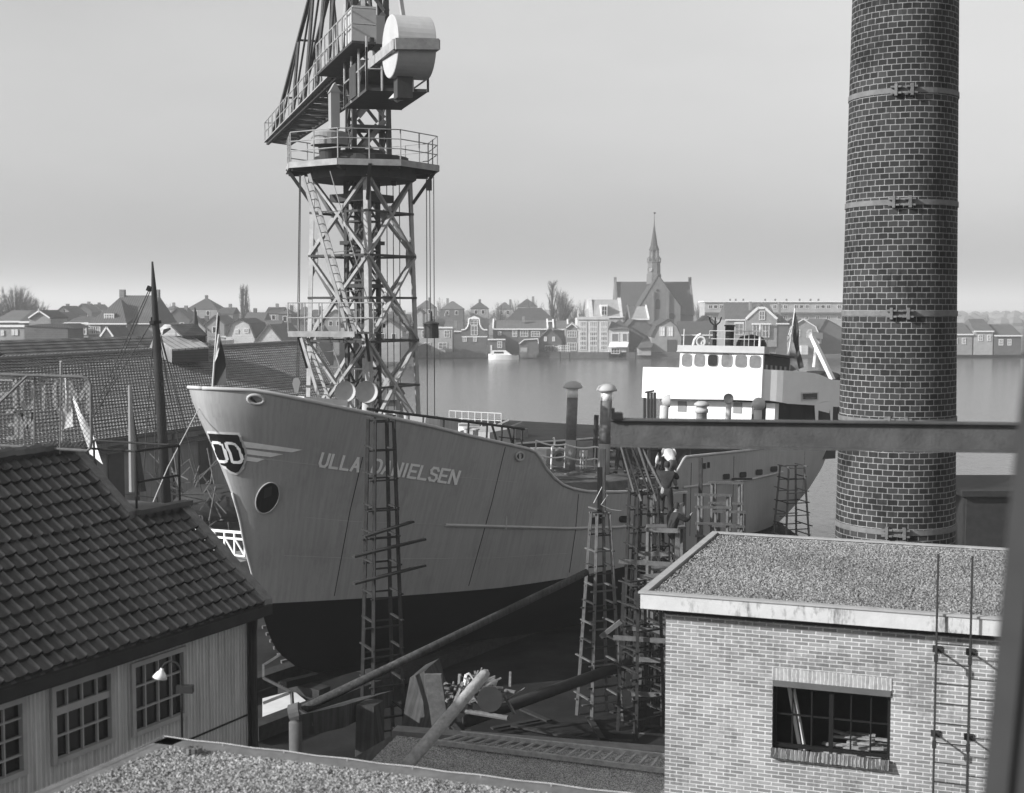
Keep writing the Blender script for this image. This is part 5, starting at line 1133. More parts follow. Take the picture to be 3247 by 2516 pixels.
# ================================================================== TOWN on the far bank
def px2m(Y): return Y / F
class House:
    """front at distance Y facing the camera; pixel columns and rows from the photograph; real depth dp"""
    def __init__(s, name, label, u0, u1, vb, Y, wall, roof, dp=9, group='houses along the far bank', cat='house', z0=.2, yaw=0.0):
        s.Y = Y; s.x0 = P(u0, 1000, Y).x; s.x1 = P(u1, 1000, Y).x; s.dp = dp; s.wall = wall; s.roof = roof
        s.t = thing(name, label, cat, ((s.x0 + s.x1) / 2, Y, z0), None, group); s.z0 = z0
    def z(s, v): return P(1600, v, s.Y).z
    def x(s, u): return P(u, 1000, s.Y).x
    def body(s, v):
        m_ = MB(); m_.bx(s.x0, s.x1, s.Y, s.Y + s.dp, s.z0, s.z(v)); m_.build('wall', s.wall, s.t); return s
    def gable(s, ve, va, pts=None, trim=True, ua=None):
        """roof with the gable towards the camera; pts optional list of (u,v) breaks left to right"""
        out = pts or [((s.u0 if False else None), ve)]
        prof = [(s.x0, s.z(ve))] + ([(s.x(u), s.z(v)) for u, v in pts] if pts else [((s.x(ua) if ua else (s.x0 + s.x1) / 2), s.z(va))]) + [(s.x1, s.z(ve))]
        m_ = MB(); m_.prism([V((x, s.Y, s.z0)) for x in (s.x0,)] + [V((x, s.Y, z)) for x, z in prof] + [V((s.x1, s.Y, s.z0))], (0, s.dp, 0)); m_.build('wall', s.wall, s.t)
        m_ = MB(); t_ = .22
        for (xa_, za_), (xb_, zb_) in zip(prof, prof[1:]):
            d_ = V((xb_ - xa_, 0, zb_ - za_)).normalized(); nn = V((-d_.z, 0, d_.x)); 
            m_.prism([V((xa_, s.Y - .3, za_)) - d_ * .05, V((xb_, s.Y - .3, zb_)) + d_ * .05, V((xb_, s.Y - .3, zb_)) + d_ * .05 + nn * t_, V((xa_, s.Y - .3, za_)) - d_ * .05 + nn * t_], (0, s.dp + .6, 0))
        m_.build('roof', s.roof, s.t)
        if trim:
            m_ = MB()
            for (xa_, za_), (xb_, zb_) in zip(prof, prof[1:]): m_.beam((xa_, s.Y - .36, za_ + .1), (xb_, s.Y - .36, zb_ + .1), .28, .1, up=(0, 1, 0)) if False else m_.beam((xa_, s.Y - .36, za_ + .1), (xb_, s.Y - .36, zb_ + .1), .10, .22, up=(0, 0, 1))
            m_.build('bargeboard', 'trim', s.t)
        return s
    def side(s, ve, vr, ul=0, ur=0, parapet=False, hip=False, back=True):
        """ridge parallel to the facade; ul/ur inset pixels of the ridge ends"""
        s.body(ve); xe0, xe1 = s.x0 - .15, s.x1 + .15; xr0, xr1 = s.x0 + ul * px2m(s.Y), s.x1 - ur * px2m(s.Y); zr_, ze = s.z(vr) , s.z(ve); ym = s.Y + s.dp / 2
        m_ = MB(); m_.add([V((xe0, s.Y - .3, ze)), V((xe1, s.Y - .3, ze)), V((xr1, ym, zr_)), V((xr0, ym, zr_)), V((xe0, s.Y + s.dp + .3, ze)), V((xe1, s.Y + s.dp + .3, ze))], [(0, 1, 2, 3), (1, 5, 2), (0, 3, 4), (3, 2, 5, 4), (0, 4, 5, 1)]); m_.build('roof', s.roof, s.t)
        m_ = MB(); m_.bx(xe0, xe1, s.Y - .42, s.Y - .3, ze - .25, ze + .05); m_.build('eaves_trim', 'trim', s.t)
        if parapet:
            for x in (s.x0 - .15, s.x1 - .2):
                m_ = MB(); m_.prism([V((x, s.Y - .35, ze - .1)), V((x, ym, zr_)), V((x, ym, zr_ + .4)), V((x, s.Y - .35, ze + .3))], (.35, 0, 0)); m_.build('verge', 'trim', s.t)
        return s
    def win(s, *rects, fr='winw', gl='glassw', nx=2, ny=2, dy=0):
        for (u0, v0, u1, v1) in rects:
            x0, x1, z1, z0 = s.x(u0), s.x(u1), s.z(v0), s.z(v1); y = s.Y - .05 - dy; m_ = MB(); w = .16
            m_.bx(x0, x1, y - .08, y + .04, z0, z0 + w); m_.bx(x0, x1, y - .08, y + .04, z1 - w, z1); m_.bx(x0, x0 + w, y - .08, y + .04, z0 + w, z1 - w); m_.bx(x1 - w, x1, y - .08, y + .04, z0 + w, z1 - w)
            for i in range(1, nx): x = lerp(x0, x1, i / nx); m_.bx(x - .06, x + .06, y - .07, y + .03, z0 + w, z1 - w)
            for i in range(1, ny): z = lerp(z0, z1, i / ny); m_.bx(x0 + w, x1 - w, y - .065, y + .025, z - .05, z + .05)
            o = m_.build('window', fr, s.t); MB().bx(x0 + .05, x1 - .05, y - .02, y + .0, z0 + .05, z1 - .05).build('pane', gl, o)
        return s
    def panel(s, u0, v0, u1, v1, nm, mt, out=.15, d=.3): MB().bx(s.x(u0), s.x(u1), s.Y - out, s.Y - out + d, s.z(v1), s.z(v0)).build(nm, mt, s.t); return s
    def chim(s, u0, u1, v0, v1, nm='chimney', mt='hw1', dy=3): MB().bx(s.x(u0), s.x(u1), s.Y + dy, s.Y + dy + 1, s.z(v1), s.z(v0)).build(nm, mt, s.t); return s
Q = 315
def HH(*a, **k): return House(*a, **k)
h = HH('brick_house', 'two storey pale brick flat topped house at the water behind the crane weight', 1320, 1434, 1127, Q, 'hw0', 'hr1'); h.body(1040); h.panel(1318, 1037, 1436, 1042, 'cornice', 'trim', .3); h.win((1337, 1048, 1355, 1071), (1373, 1048, 1389, 1071), (1408, 1048, 1426, 1071), (1345, 1087, 1365, 1112), (1390, 1087, 1418, 1108)); h.chim(1438, 1448, 1018, 1045)
h = HH('garden_shed', 'low dark shed in front of the pale brick house on the far bank', 1325, 1364, 1127, Q - 4, 'hw2', 'hr2', 5); h.gable(1102, 1094, trim=False)
h = HH('brick_house', 'dark low roofed house between the pale brick house and the bell gable', 1405, 1470, 1127, Q + 14, 'hw2', 'hr1'); h.side(1050, 1020, 5, 5)
h = HH('bell_gable_house', 'dark house with a white edged bell shaped gable', 1463, 1545, 1127, Q, 'hw2', 'hr1', 11)
prof = [(1463, 1127), (1463, 1047), (1470, 1047)] + [(1470 + 18 * math.sin(a), 1047 - 34 * (1 - math.cos(a))) for a in (.3, .6, .9, 1.2, 1.57)] + [(1488, 1011), (1520, 1011)] + [(1538 - 18 * math.sin(a), 1047 - 34 * (1 - math.cos(a))) for a in (1.57, 1.2, .9, .6, .3)] + [(1538, 1047), (1545, 1047), (1545, 1127)]
m_ = MB(); m_.prism([V((h.x(u), h.Y, h.z(v))) for u, v in prof], (0, .5, 0)); m_.build('gable', 'hw2', h.t)
m_ = MB(); m_.tube([V((h.x(u), h.Y - .1, h.z(v))) for u, v in prof[1:-1]], .2, 6); m_.prism([V((h.x(u), h.Y - .2, h.z(v))) for u, v in ((1484, 1011), (1524, 1011), (1504, 1002))], (0, .3, 0)); m_.build('gable_edge', 'trim', h.t)
m_ = MB(); m_.prism([V((h.x(1466), h.Y + .5, h.z(1127))), V((h.x(1466), h.Y + .5, h.z(1050))), V((h.x(1504), h.Y + .5, h.z(1014))), V((h.x(1542), h.Y + .5, h.z(1050))), V((h.x(1542), h.Y + .5, h.z(1127)))], (0, 11, 0)); m_.build('roof', 'hr1', h.t)
h.win((1491, 1014, 1515, 1032), (1493, 1033, 1515, 1064), (1467, 1069, 1480, 1084), (1500, 1069, 1512, 1084)); h.panel(1464, 1067, 1545, 1070, 'string_course', 'trim')
h = HH('long_brick_house', 'long dark house with pale tiled roof and white gutter left of centre', 1563, 1737, 1127, Q + 6, 'hw2', 'hr0', 12); h.side(1043, 1017, 5, 0, True); h.win((1578, 1052, 1590, 1064), (1624, 1046, 1640, 1069), (1650, 1046, 1675, 1069), (1684, 1050, 1712, 1069), nx=3); h.chim(1656, 1664, 1004, 1022)
h = HH('barn', 'big dark hipped barn roof rising behind the long house', 1604, 1760, 1127, Q + 26, 'hw2', 'hr2', 26); h.side(1018, 977, 40, 40)
h = HH('waterside_annex', 'low dark annex with white gutter near the moored motor boat', 1547, 1602, 1127, Q - 2, 'hw2', 'hr1', 8); h.body(1078); h.panel(1546, 1075, 1603, 1079, 'gutter', 'trim', .4); h.win((1577, 1083, 1592, 1104)); h.panel(1555, 1095, 1560, 1122, 'post', 'trim')
h = HH('lean_to_shed', 'low shed with white edged sloping roof beside the small gabled barn', 1646, 1708, 1127, Q - 3, 'hw2', 'hr2', 7); h.gable(1092, 1080, pts=[(1662, 1079), (1706, 1076)]); h.panel(1650, 1103, 1672, 1118, 'pale_panel', 'hw0')
h = HH('gabled_barn', 'small dark brick gabled barn with two white upper windows', 1707, 1781, 1127, Q, 'hw2', 'hr3' if False else 'hr2', 14); h.gable(1079, 1044, ua=1744, trim=False); h.win((1725, 1068, 1734, 1083), (1751, 1068, 1760, 1083), (1728, 1096, 1757, 1116), (1759, 1099, 1779, 1115), nx=3)
h = HH('tiled_cottage', 'pale tiled cottage roof right of the small gabled barn', 1755, 1802, 1127, Q + 16, 'hw1', 'hr0', 10); h.side(1044, 1018, 2, 0, True)
h = HH('narrow_gabled_house', 'narrow house with white bargeboards and ribbons of white windows', 1795, 1831, 1133, Q, 'hw1', 'hr1', 10); h.gable(1042, 1028); h.win((1799, 1049, 1829, 1071), (1799, 1087, 1829, 1114), nx=4)
h = HH('tall_windowed_mill', 'tall white warehouse with three columns of small paned windows', 1831, 1930, 1136, Q, 'hw3', 'hr1', 12); h.body(1010); h.panel(1829, 1005, 1932, 1014, 'parapet', 'hw3', .3, .4)
for u0_, u1_ in ((1839, 1861), (1870, 1895), (1905, 1927)):
    for i, (v0, v1) in enumerate(((1020, 1037), (1038, 1052), (1053, 1066), (1067, 1081), (1082, 1096), (1097, 1110))):
        if u0_ == 1870 and i == 5: continue
        h.win((u0_, v0, u1_, v1), nx=4, ny=1, gl='glassw' if i > 1 else 'hw0')
h.win((1870, 1097, 1895, 1127), gl='hw0'); h.chim(1834, 1836, 985, 1010, 'vent_pipe', 'trim')
h = HH('stepped_dormer_house', 'pale tiled house with white end parapets and dormer behind the tall warehouse', 1869, 1975, 1136, Q + 22, 'hw0', 'rooflight', 15); h.side(1005, 950, 0, 0, False)
for u0_, u1_, v0_ in ((1868, 1881, 947), (1966, 1975, 944)): m_ = MB(); x0_, x1_ = h.x(u0_), h.x(u1_); m_.prism([V((x0_, h.Y - .5, h.z(1006))), V((x0_, h.Y + h.dp / 2 - .6, h.z(v0_))), V((x0_, h.Y + h.dp / 2 + .6, h.z(v0_))), V((x0_, h.Y + h.dp, h.z(1006)))], (x1_ - x0_, 0, 0)); m_.build('end_parapet', 'hw3', h.t)
MB().bx(h.x(1905), h.x(1927), h.Y, h.Y + 7, h.z(1003), h.z(967)).build('dormer', 'trim', h.t); h.win((1907, 971, 1925, 1001), gl='glassd', dy=.1)
h = HH('hipped_white_house', 'white house with small dark hipped roof and awning at the waterside', 1930, 1995, 1136, Q, 'hw3', 'hr1', 10); h.body(1046); m_ = MB(); m_.add([V((h.x(1928), h.Y - .5, h.z(1045))), V((h.x(1997), h.Y - .5, h.z(1045))), V((h.x(1956), h.Y + 4, h.z(1024))), V((h.x(1975), h.Y + 9, h.z(1015))), V((h.x(1950), h.Y + 10, h.z(1020)))], [(0, 1, 2), (1, 3, 2), (0, 2, 4)]); m_.build('roof', 'hr1', h.t)
h.win((1939, 1057, 1963, 1085), (1973, 1057, 1991, 1085), nx=1, ny=1); m_ = MB(); m_.prism([V((h.x(1926), h.Y - 2.5, h.z(1101))), V((h.x(1988), h.Y - 2.5, h.z(1101))), V((h.x(1994), h.Y, h.z(1087))), V((h.x(1936), h.Y, h.z(1087)))], (0, 0, .15)); m_.build('awning', 'trim', h.t); h.panel(1930, 1103, 1984, 1134, 'porch', 'hw3', 1.8, 1.8); h.win((1936, 1104, 1964, 1122), nx=3, gl='glassd', dy=1.85)
h = HH('tiled_cottage', 'cottage with bright tiled roof below the church gable', 1996, 2057, 1136, Q + 24, 'hw1', 'rooflight', 14); h.side(1012, 972, 4, 2, True)
h = HH('dark_barn', 'broad dark barn with sagging roof left of the mansard house', 1990, 2068, 1136, Q + 8, 'hw2', 'hr2', 18); h.gable(1040, 1014, pts=[(2010, 1016), (2045, 1020)], trim=False)
h = HH('boat_shack', 'little pale shack with dark lean roof at the water edge', 2024, 2065, 1134, Q - 3, 'hw0', 'hr2', 8); h.body(1106); m_ = MB(); m_.prism([V((h.x(2020), h.Y - .6, h.z(1106))), V((h.x(2066), h.Y - .6, h.z(1104))), V((h.x(2094), h.Y + 8, h.z(1075))), V((h.x(2050), h.Y + 8, h.z(1080)))], (0, 0, .2)); m_.build('roof', 'hr1', h.t)
h = HH('mansard_house', 'mansard gabled house with two white shuttered windows below the church', 2066, 2160, 1136, Q, 'hw4', 'hr2', 16); h.gable(1069, 1014, pts=[(2082, 1036), (2119, 1014), (2145, 1036)], trim=False); h.win((2091, 1036, 2108, 1067), (2117, 1036, 2134, 1067), gl='trim'); h.panel(2116, 1078, 2145, 1130, 'barn_door', 'hr2')
h = HH('dark_barn', 'dark barn roof running behind the mansard house to the right', 2150, 2300, 1136, Q + 20, 'hw2', 'hr2', 14); h.side(1062, 1020, 8, 8)
h = HH('gabled_villa', 'brick villa with white jerkinhead gable and tiled side roof behind the wheelhouse', 2301, 2462, 1136, Q + 5, 'hw4', 'hr1', 13); h.side(1014, 962, 8, 8)
m_ = MB(); gp = [(2362, 1012), (2400, 977), (2422, 977), (2461, 1012)]; m_.prism([V((h.x(u), h.Y - 1.2, h.z(v))) for u, v in [(2362, 1100)] + gp + [(2461, 1100)]], (0, 3, 0)); m_.build('front_gable', 'hw4', h.t)
m_ = MB()
for (a, b_), (c_, d_) in zip(gp, gp[1:]): m_.beam(V((h.x(a), h.Y - 1.35, h.z(b_))), V((h.x(c_), h.Y - 1.35, h.z(d_))), .16, .55)
m_.build('bargeboard', 'trim', h.t); m_ = MB(); m_.prism([V((h.x(u), h.Y - 1.1, h.z(v))) for u, v in ((2398, 976), (2424, 976), (2411, 964))], (0, 6, 0)); m_.build('gable_hip', 'hr1', h.t)
h.chim(2381, 2388, 957, 985, dy=2); h.chim(2471, 2479, 958, 1022, dy=1); h.win((2404, 987, 2422, 1015), dy=1.25); h.win((2330, 1026, 2358, 1062)); h.panel(2329, 1022, 2359, 1027, 'lintel', 'trim'); h.win((2383, 1030, 2408, 1070), (2412, 1030, 2436, 1070), dy=1.6, nx=2); h.panel(2380, 1025, 2441, 1030, 'bay_cornice', 'trim', 1.9); 
h = HH('dark_barn', 'dark brick barn right of the gabled villa', 2462, 2500, 1136, Q + 4, 'hw2', 'hr2', 16); h.side(1026, 1000, 4, 4)
h = HH('mansard_house', 'small mansard gabled house with white edging left of the chimney', 2500, 2597, 1136, Q + 3, 'hw4', 'hr2', 12); h.gable(1064, 1014, pts=[(2508, 1038), (2546, 1014), (2586, 1038)]); h.win((2562, 1046, 2575, 1067), (2528, 1046, 2538, 1067)); h.panel(2537, 1096, 2558, 1126, 'glazed_porch', 'hw3', 2, 2)
h = HH('dark_barn', 'row of dark barns half hidden by the chimney', 2600, 2680, 1136, Q + 8, 'hw2', 'hr2', 18); h.gable(1050, 1020, pts=[(2620, 1015), (2650, 1030)], trim=False)
# houses beyond the chimney (only the gap to the near wall shows them)
for i, (u0_, u1_, ve, vr) in enumerate(((3010, 3085, 1060, 1025), (3090, 3150, 1050, 1012), (3155, 3240, 1064, 1030))):
    h = HH('riverside_house', 'plain riverside house right of the chimney, ' + ('nearest to it', 'the middle one of three', 'farthest from it')[i], u0_, u1_, 1136, Q, ('hw4', 'hw0', 'hw2')[i], 'hr1', 11); h.side(ve, vr, 6, 6); h.win((u0_ + 14, ve + 12, u0_ + 28, ve + 32), (u0_ + 42, ve + 12, u0_ + 54, ve + 32))
# apartment block
h = HH('apartment_block', 'long pale three storey apartment block on the skyline behind the wheelhouse', 2234, 2720, 1136, 440, 'hw0', 'hr1', 12, group='far buildings', cat='apartment block'); h.body(958); h.panel(2230, 955, 2724, 959, 'roof_edge', 'trim', .6, 13); h.panel(2235, 991, 2720, 995, 'balcony_band', 'hw2', 1.2, 1.2)
for u in range(2246, 2680, 34): h.win((u, 967, u + 13, 980), (u, 1002, u + 13, 1014), nx=2, ny=1, gl='glassd')
for u in range(2262, 2680, 68): h.win((u, 967, u + 14, 979), nx=1, ny=1, gl='glassd')
for u in (2318, 2336, 2360, 2430, 2462, 2498, 2540, 2575, 2600): h.chim(u, u + 4, 948, 957, 'roof_vent', 'hw2')
# CHURCH
chh = House('church', 'brick church with steep dark roof and slender open spire', 1960, 2211, 1136, 385, 'churchb', 'churchr', 18, group=None, cat='church')
c = chh; Yc = c.Y
m_ = MB(); m_.bx(c.x(1962), c.x(2208), Yc + 6, Yc + 22, .2, c.z(985)); m_.prism([V((c.x(2028), Yc, .2)), V((c.x(2028), Yc, c.z(972))), V((c.x(2087), Yc, c.z(874))), V((c.x(2158), Yc, c.z(972))), V((c.x(2158), Yc, .2))], (0, 8, 0)); m_.build('wall', 'churchb', c.t)
m_ = MB(); m_.prism([V((c.x(1963), Yc + 4.5, c.z(1000))), V((c.x(1963), Yc + 14, c.z(891))), V((c.x(1963), Yc + 23.5, c.z(1000)))], (c.x(2208) - c.x(1963), 0, 0)); m_.build('roof', 'churchr', c.t)
for u in (1959, 2204): m_ = MB(); m_.prism([V((c.x(u), Yc + 4.2, c.z(1002))), V((c.x(u), Yc + 13.2, c.z(884))), V((c.x(u), Yc + 14.8, c.z(884))), V((c.x(u), Yc + 23.8, c.z(1002)))], (.55, 0, 0)); m_.bx(c.x(u) - .1, c.x(u) + .65, Yc + 13.3, Yc + 14.7, c.z(892), c.z(876)); m_.build('gable_parapet', 'churchb', c.t)
m_ = MB(); m_.add([V((c.x(2028), Yc - .2, c.z(970))), V((c.x(2087), Yc - .2, c.z(871))), V((c.x(2087), Yc + 12, c.z(871))), V((c.x(2010), Yc + 8, c.z(985))), V((c.x(2160), Yc - .2, c.z(970))), V((c.x(2172), Yc + 8, c.z(985)))], [(0, 1, 2, 3), (1, 4, 5, 2)]); m_.build('cross_roof', 'churchr', c.t)
m_ = MB()
for u in (2067, 2114): m_.bx(c.x(u), c.x(u + 7), Yc - .7, Yc, .2, c.z(925))
m_.build('buttress', 'churchb', c.t)
m_ = MB(); n = 10; m_.prism([V((c.x(2079), Yc - .05, c.z(981))), V((c.x(2093), Yc - .05, c.z(981))), V((c.x(2093), Yc - .05, c.z(956)))] + [V((c.x(2086) + (c.x(2093) - c.x(2086)) * math.cos(a), Yc - .05, c.z(956) + .7 * math.sin(a))) for a in (.6, 1.2, 1.9, 2.5)] + [V((c.x(2079), Yc - .05, c.z(956)))], (0, .04, 0)); m_.build('arched_window', 'darkm', c.t)
MB().lathe(V((c.x(2085), Yc - .05, c.z(922))), [(.01, 0), (.42, 0), (.42, .1)], 16, Matrix.Rotation(math.pi / 2, 3, 'X')).build('round_window', 'darkm', c.t)
MB().lathe(V((c.x(2130), Yc - .02, c.z(1003))), [(.01, 0), (.9, 0), (.9, .1)], 16, Matrix.Rotation(math.pi / 2, 3, 'X')).build('low_arch', 'darkm', c.t)
tx, ty = c.x(2083), Yc + 9; k_ = 385 / F
m_ = MB(); m_.lathe((tx, ty, 0), [(25 * k_, c.z(900)), (24 * k_, c.z(868)), (22 * k_, c.z(866)), (21 * k_, c.z(832)), (23 * k_, c.z(830)), (23 * k_, c.z(827)), (.1, c.z(827))], 8, Matrix.Rotation(.39, 3, 'Z')); m_.build('tower', 'churchb', c.t)
m_ = MB()
for i in range(8): a = i * math.pi / 4 + .39; m_.beam(V((tx + 15 * k_ * math.cos(a), ty + 15 * k_ * math.sin(a), c.z(828))), V((tx + 14 * k_ * math.cos(a), ty + 14 * k_ * math.sin(a), c.z(790))), .28); m_.beam(V((tx + 22 * k_ * math.cos(a), ty + 22 * k_ * math.sin(a), c.z(828))), V((tx + 22 * k_ * math.cos(a), ty + 22 * k_ * math.sin(a), c.z(815))), .2); m_.beam(V((tx + 22 * k_ * math.cos(a), ty + 22 * k_ * math.sin(a), c.z(818))), V((tx + 14 * k_ * math.cos(a), ty + 14 * k_ * math.sin(a), c.z(806))), .15)
m_.lathe((tx, ty, 0), [(3 * k_, c.z(828)), (3 * k_, c.z(790))], 6); m_.build('lantern', 'churchb', c.t)
m_ = MB(); m_.lathe((tx, ty, 0), [(.1, c.z(790)), (17.5 * k_, c.z(790)), (17 * k_, c.z(787)), (12 * k_, c.z(775)), (5.5 * k_, c.z(735)), (1.6 * k_, c.z(708)), (.6 * k_, c.z(672)), (.01, c.z(670))], 8, Matrix.Rotation(.39, 3, 'Z')); m_.build('spire', 'churchr', c.t)
MB().prism([V((tx + x * k_, ty - .06, c.z(v))) for x, v in ((-3, 667), (4, 666), (5, 671), (1, 673), (-2, 671))], (0, .12, 0)).build('weathercock', 'dark', c.t)
MB().lathe(V((c.x(2068), Yc + 7.0, c.z(852))), [(.01, 0), (.65, 0), (.65, .1)], 16, Matrix.Rotation(math.pi / 2, 3, 'X')).build('clock_face', 'greyp', c.t)
# houses seen over the shed on the left
YL = 200
h = HH('flat_topped_house', 'pale flat topped house at the far left above the shed roof', -60, 76, 1080, YL, 'hw4', 'hr1', 8, z0=0); h.body(1035); h.panel(-62, 1031, 78, 1038, 'cornice', 'trim', .25); h.win((36, 1045, 45, 1064), (47, 1045, 56, 1064), (2, 1048, 12, 1065), ny=1)
h = HH('brick_house', 'house with mid grey hipped roof behind the flat topped house', -20, 92, 1080, YL + 40, 'hw1', 'hr0', 12, z0=0); h.side(1019, 985, 20, 20); h.win((44, 1003, 62, 1008), dy=-3)
h = HH('gabled_pavilion', 'small gabled house with white ornamental bargeboards at the left', 92, 160, 1080, YL + 15, 'hw4', 'hr2', 8, z0=0); h.gable(1011, 988); MB().tube([V((h.x(125), h.Y - .4, h.z(992))), V((h.x(125), h.Y - .4, h.z(979)))], .08, 6).build('finial', 'trim', h.t)
h = HH('dark_barn', 'dark tiled house roof between the two left gables', 64, 130, 1080, YL + 30, 'hw2', 'hr2', 10, z0=0); h.side(1020, 986, 4, 12)
h = HH('long_dark_shed', 'long plain dark walled shed behind the boat shed ridge', 77, 214, 1080, YL - 10, 'hw2', 'hr2', 7, z0=0); h.body(1034); m_ = MB(); m_.prism([V((h.x(77), h.Y - .2, h.z(1034))), V((h.x(130), h.Y - .2, h.z(1028))), V((h.x(205), h.Y - .2, h.z(1027))), V((h.x(240), h.Y - .2, h.z(1042)))], (0, 7, 0)); m_.build('roof', 'hr2', h.t)
h = HH('brick_house', 'brick house with broad white gutter and a pair of double windows', 205, 292, 1080, YL, 'hw4', 'hr1', 10, z0=0); h.side(1026, 1005, 12, 2); h.panel(206, 1023, 292, 1028, 'gutter', 'trim', .5); h.win((232, 1031, 252, 1062), (255, 1031, 274, 1062)); h.chim(304, 310, 984, 1006)
h = HH('manor_house', 'large steep roofed house with two tall end chimneys at the left', 291, 486, 1080, YL, 'hw4', 'hr1', 14, z0=0, cat='house'); h.body(1028)
m_ = MB(); x_ = h.x; z_ = h.z; m_.add([V((x_(288), h.Y - .4, z_(1027))), V((x_(488), h.Y - .4, z_(1027))), V((x_(466), h.Y + 7, z_(936))), V((x_(345), h.Y + 7, z_(936))), V((x_(288), h.Y + 14, z_(1027))), V((x_(488), h.Y + 14, z_(1027)))], [(0, 1, 2, 3), (1, 5, 2), (0, 3, 4), (3, 2, 5, 4)])
m_.add([V((x_(292), h.Y - 2.5, z_(1027))), V((x_(416), h.Y - 2.5, z_(1027))), V((x_(366), h.Y + 3, z_(947))), V((x_(362), h.Y + 3, z_(947))), V((x_(330), h.Y + 6, z_(960))), V((x_(420), h.Y + 3, z_(1000)))], [(0, 1, 2, 3), (0, 3, 4), (1, 5, 2)]); m_.build('roof', 'hr1', h.t)
m_ = MB(); m_.bx(x_(294), x_(414), h.Y - 2.2, h.Y, 0, z_(1028)); m_.build('front_wing', 'hw4', h.t); h.panel(291, 1025, 417, 1029, 'gutter', 'trim', 2.7, .3); h.panel(417, 1026, 488, 1029, 'gutter', 'trim', .5, .3)
h.chim(339, 355, 917, 950, dy=6.5); h.chim(453, 468, 917, 950, dy=6.5); h.win((296, 1033, 333, 1060), (382, 1033, 416, 1060), nx=5, dy=2.3); h.win((338, 995, 370, 1015), nx=4, dy=1.2); MB().bx(x_(337), x_(371), h.Y - 1.15, h.Y + 2.5, z_(1016), z_(994)).build('dormer', 'hr1', h.t)
h = HH('gabled_shed', 'little pale gabled shed in front of the manor house', 318, 360, 1080, YL - 15, 'hw0', 'hr2', 8, z0=0); h.gable(1070, 1040, pts=[(339, 1040)])
h = HH('mansard_barn', 'whitish mansard gable behind the bow flag', 718, 806, 1090, 230, 'hw3', 'hr2', 14, z0=0); h.gable(1073, 1014, pts=[(734, 1029), (759, 1014), (789, 1029)], trim=False); h.win((744, 1045, 756, 1058), (772, 1042, 788, 1056), gl='glassd'); h.panel(720, 1068, 805, 1078, 'picket_fence', 'hw3', 1.2, .1)
h = HH('gabled_barn', 'pale plastered gable of a barn above the shed ridge', 808, 896, 1095, 225, 'hw3', 'hr1', 22, z0=0); h.gable(1087, 1033, pts=[(852, 1033)], trim=False)
h = HH('dark_barn', 'long dark barn roof right of the pale plastered gable', 868, 1010, 1095, 245, 'hw2', 'hr1', 20, z0=0); h.side(1085, 1034, 5, 5)
h = HH('dark_barn', 'dark barn roof behind the whitish mansard gable', 735, 880, 1095, 262, 'hw2', 'hr1', 16, z0=0); h.side(1060, 1018, 5, 5)
h = HH('white_cabin', 'small white cabin behind the dark planked lantern', 660, 716, 1100, 215, 'hw3', 'hr1', 6, z0=0); h.body(1080); h.panel(660, 1066, 716, 1071, 'railing', 'trim')
# the rest of the town: individual houses receding over the flat country
used = 0; rr = random.Random(11); places = []
def skip(u, v): return False
kinds = ['gabled', 'hip', 'side', 'pyramid']
spec = [(640, 949, 95, 360), (1350, 955, 60, 400), (1433, 958, 72, 390), (1520, 961, 56, 400), (1600, 961, 52, 410), (1672, 951, 64, 420), (716, 978, 44, 330), (805, 994, 60, 290), (867, 977, 50, 330), (903, 984, 40, 300), (560, 985, 80, 300), (1060, 990, 60, 330), (1120, 1000, 80, 300), (1200, 992, 60, 320), (1260, 1000, 70, 300), (1328, 985, 24, 350), (536, 972, 30, 380), (960, 975, 60, 380), (1010, 985, 50, 350), (1230, 1020, 90, 275), (1130, 1035, 110, 262), (1290, 1060, 40, 262), (680, 1010, 60, 262), (620, 1020, 70, 262), (200, 978, 60, 330), (260, 970, 60, 360), (300, 972, 50, 380), (180, 1000, 60, 270)]
for i in range(135):
    Y = rr.uniform(340, 620); spec.append((rr.uniform(-60, 2250), 975 + (CH - rr.uniform(5.0, 8.8)) / Y * F, rr.uniform(28, 60), Y))
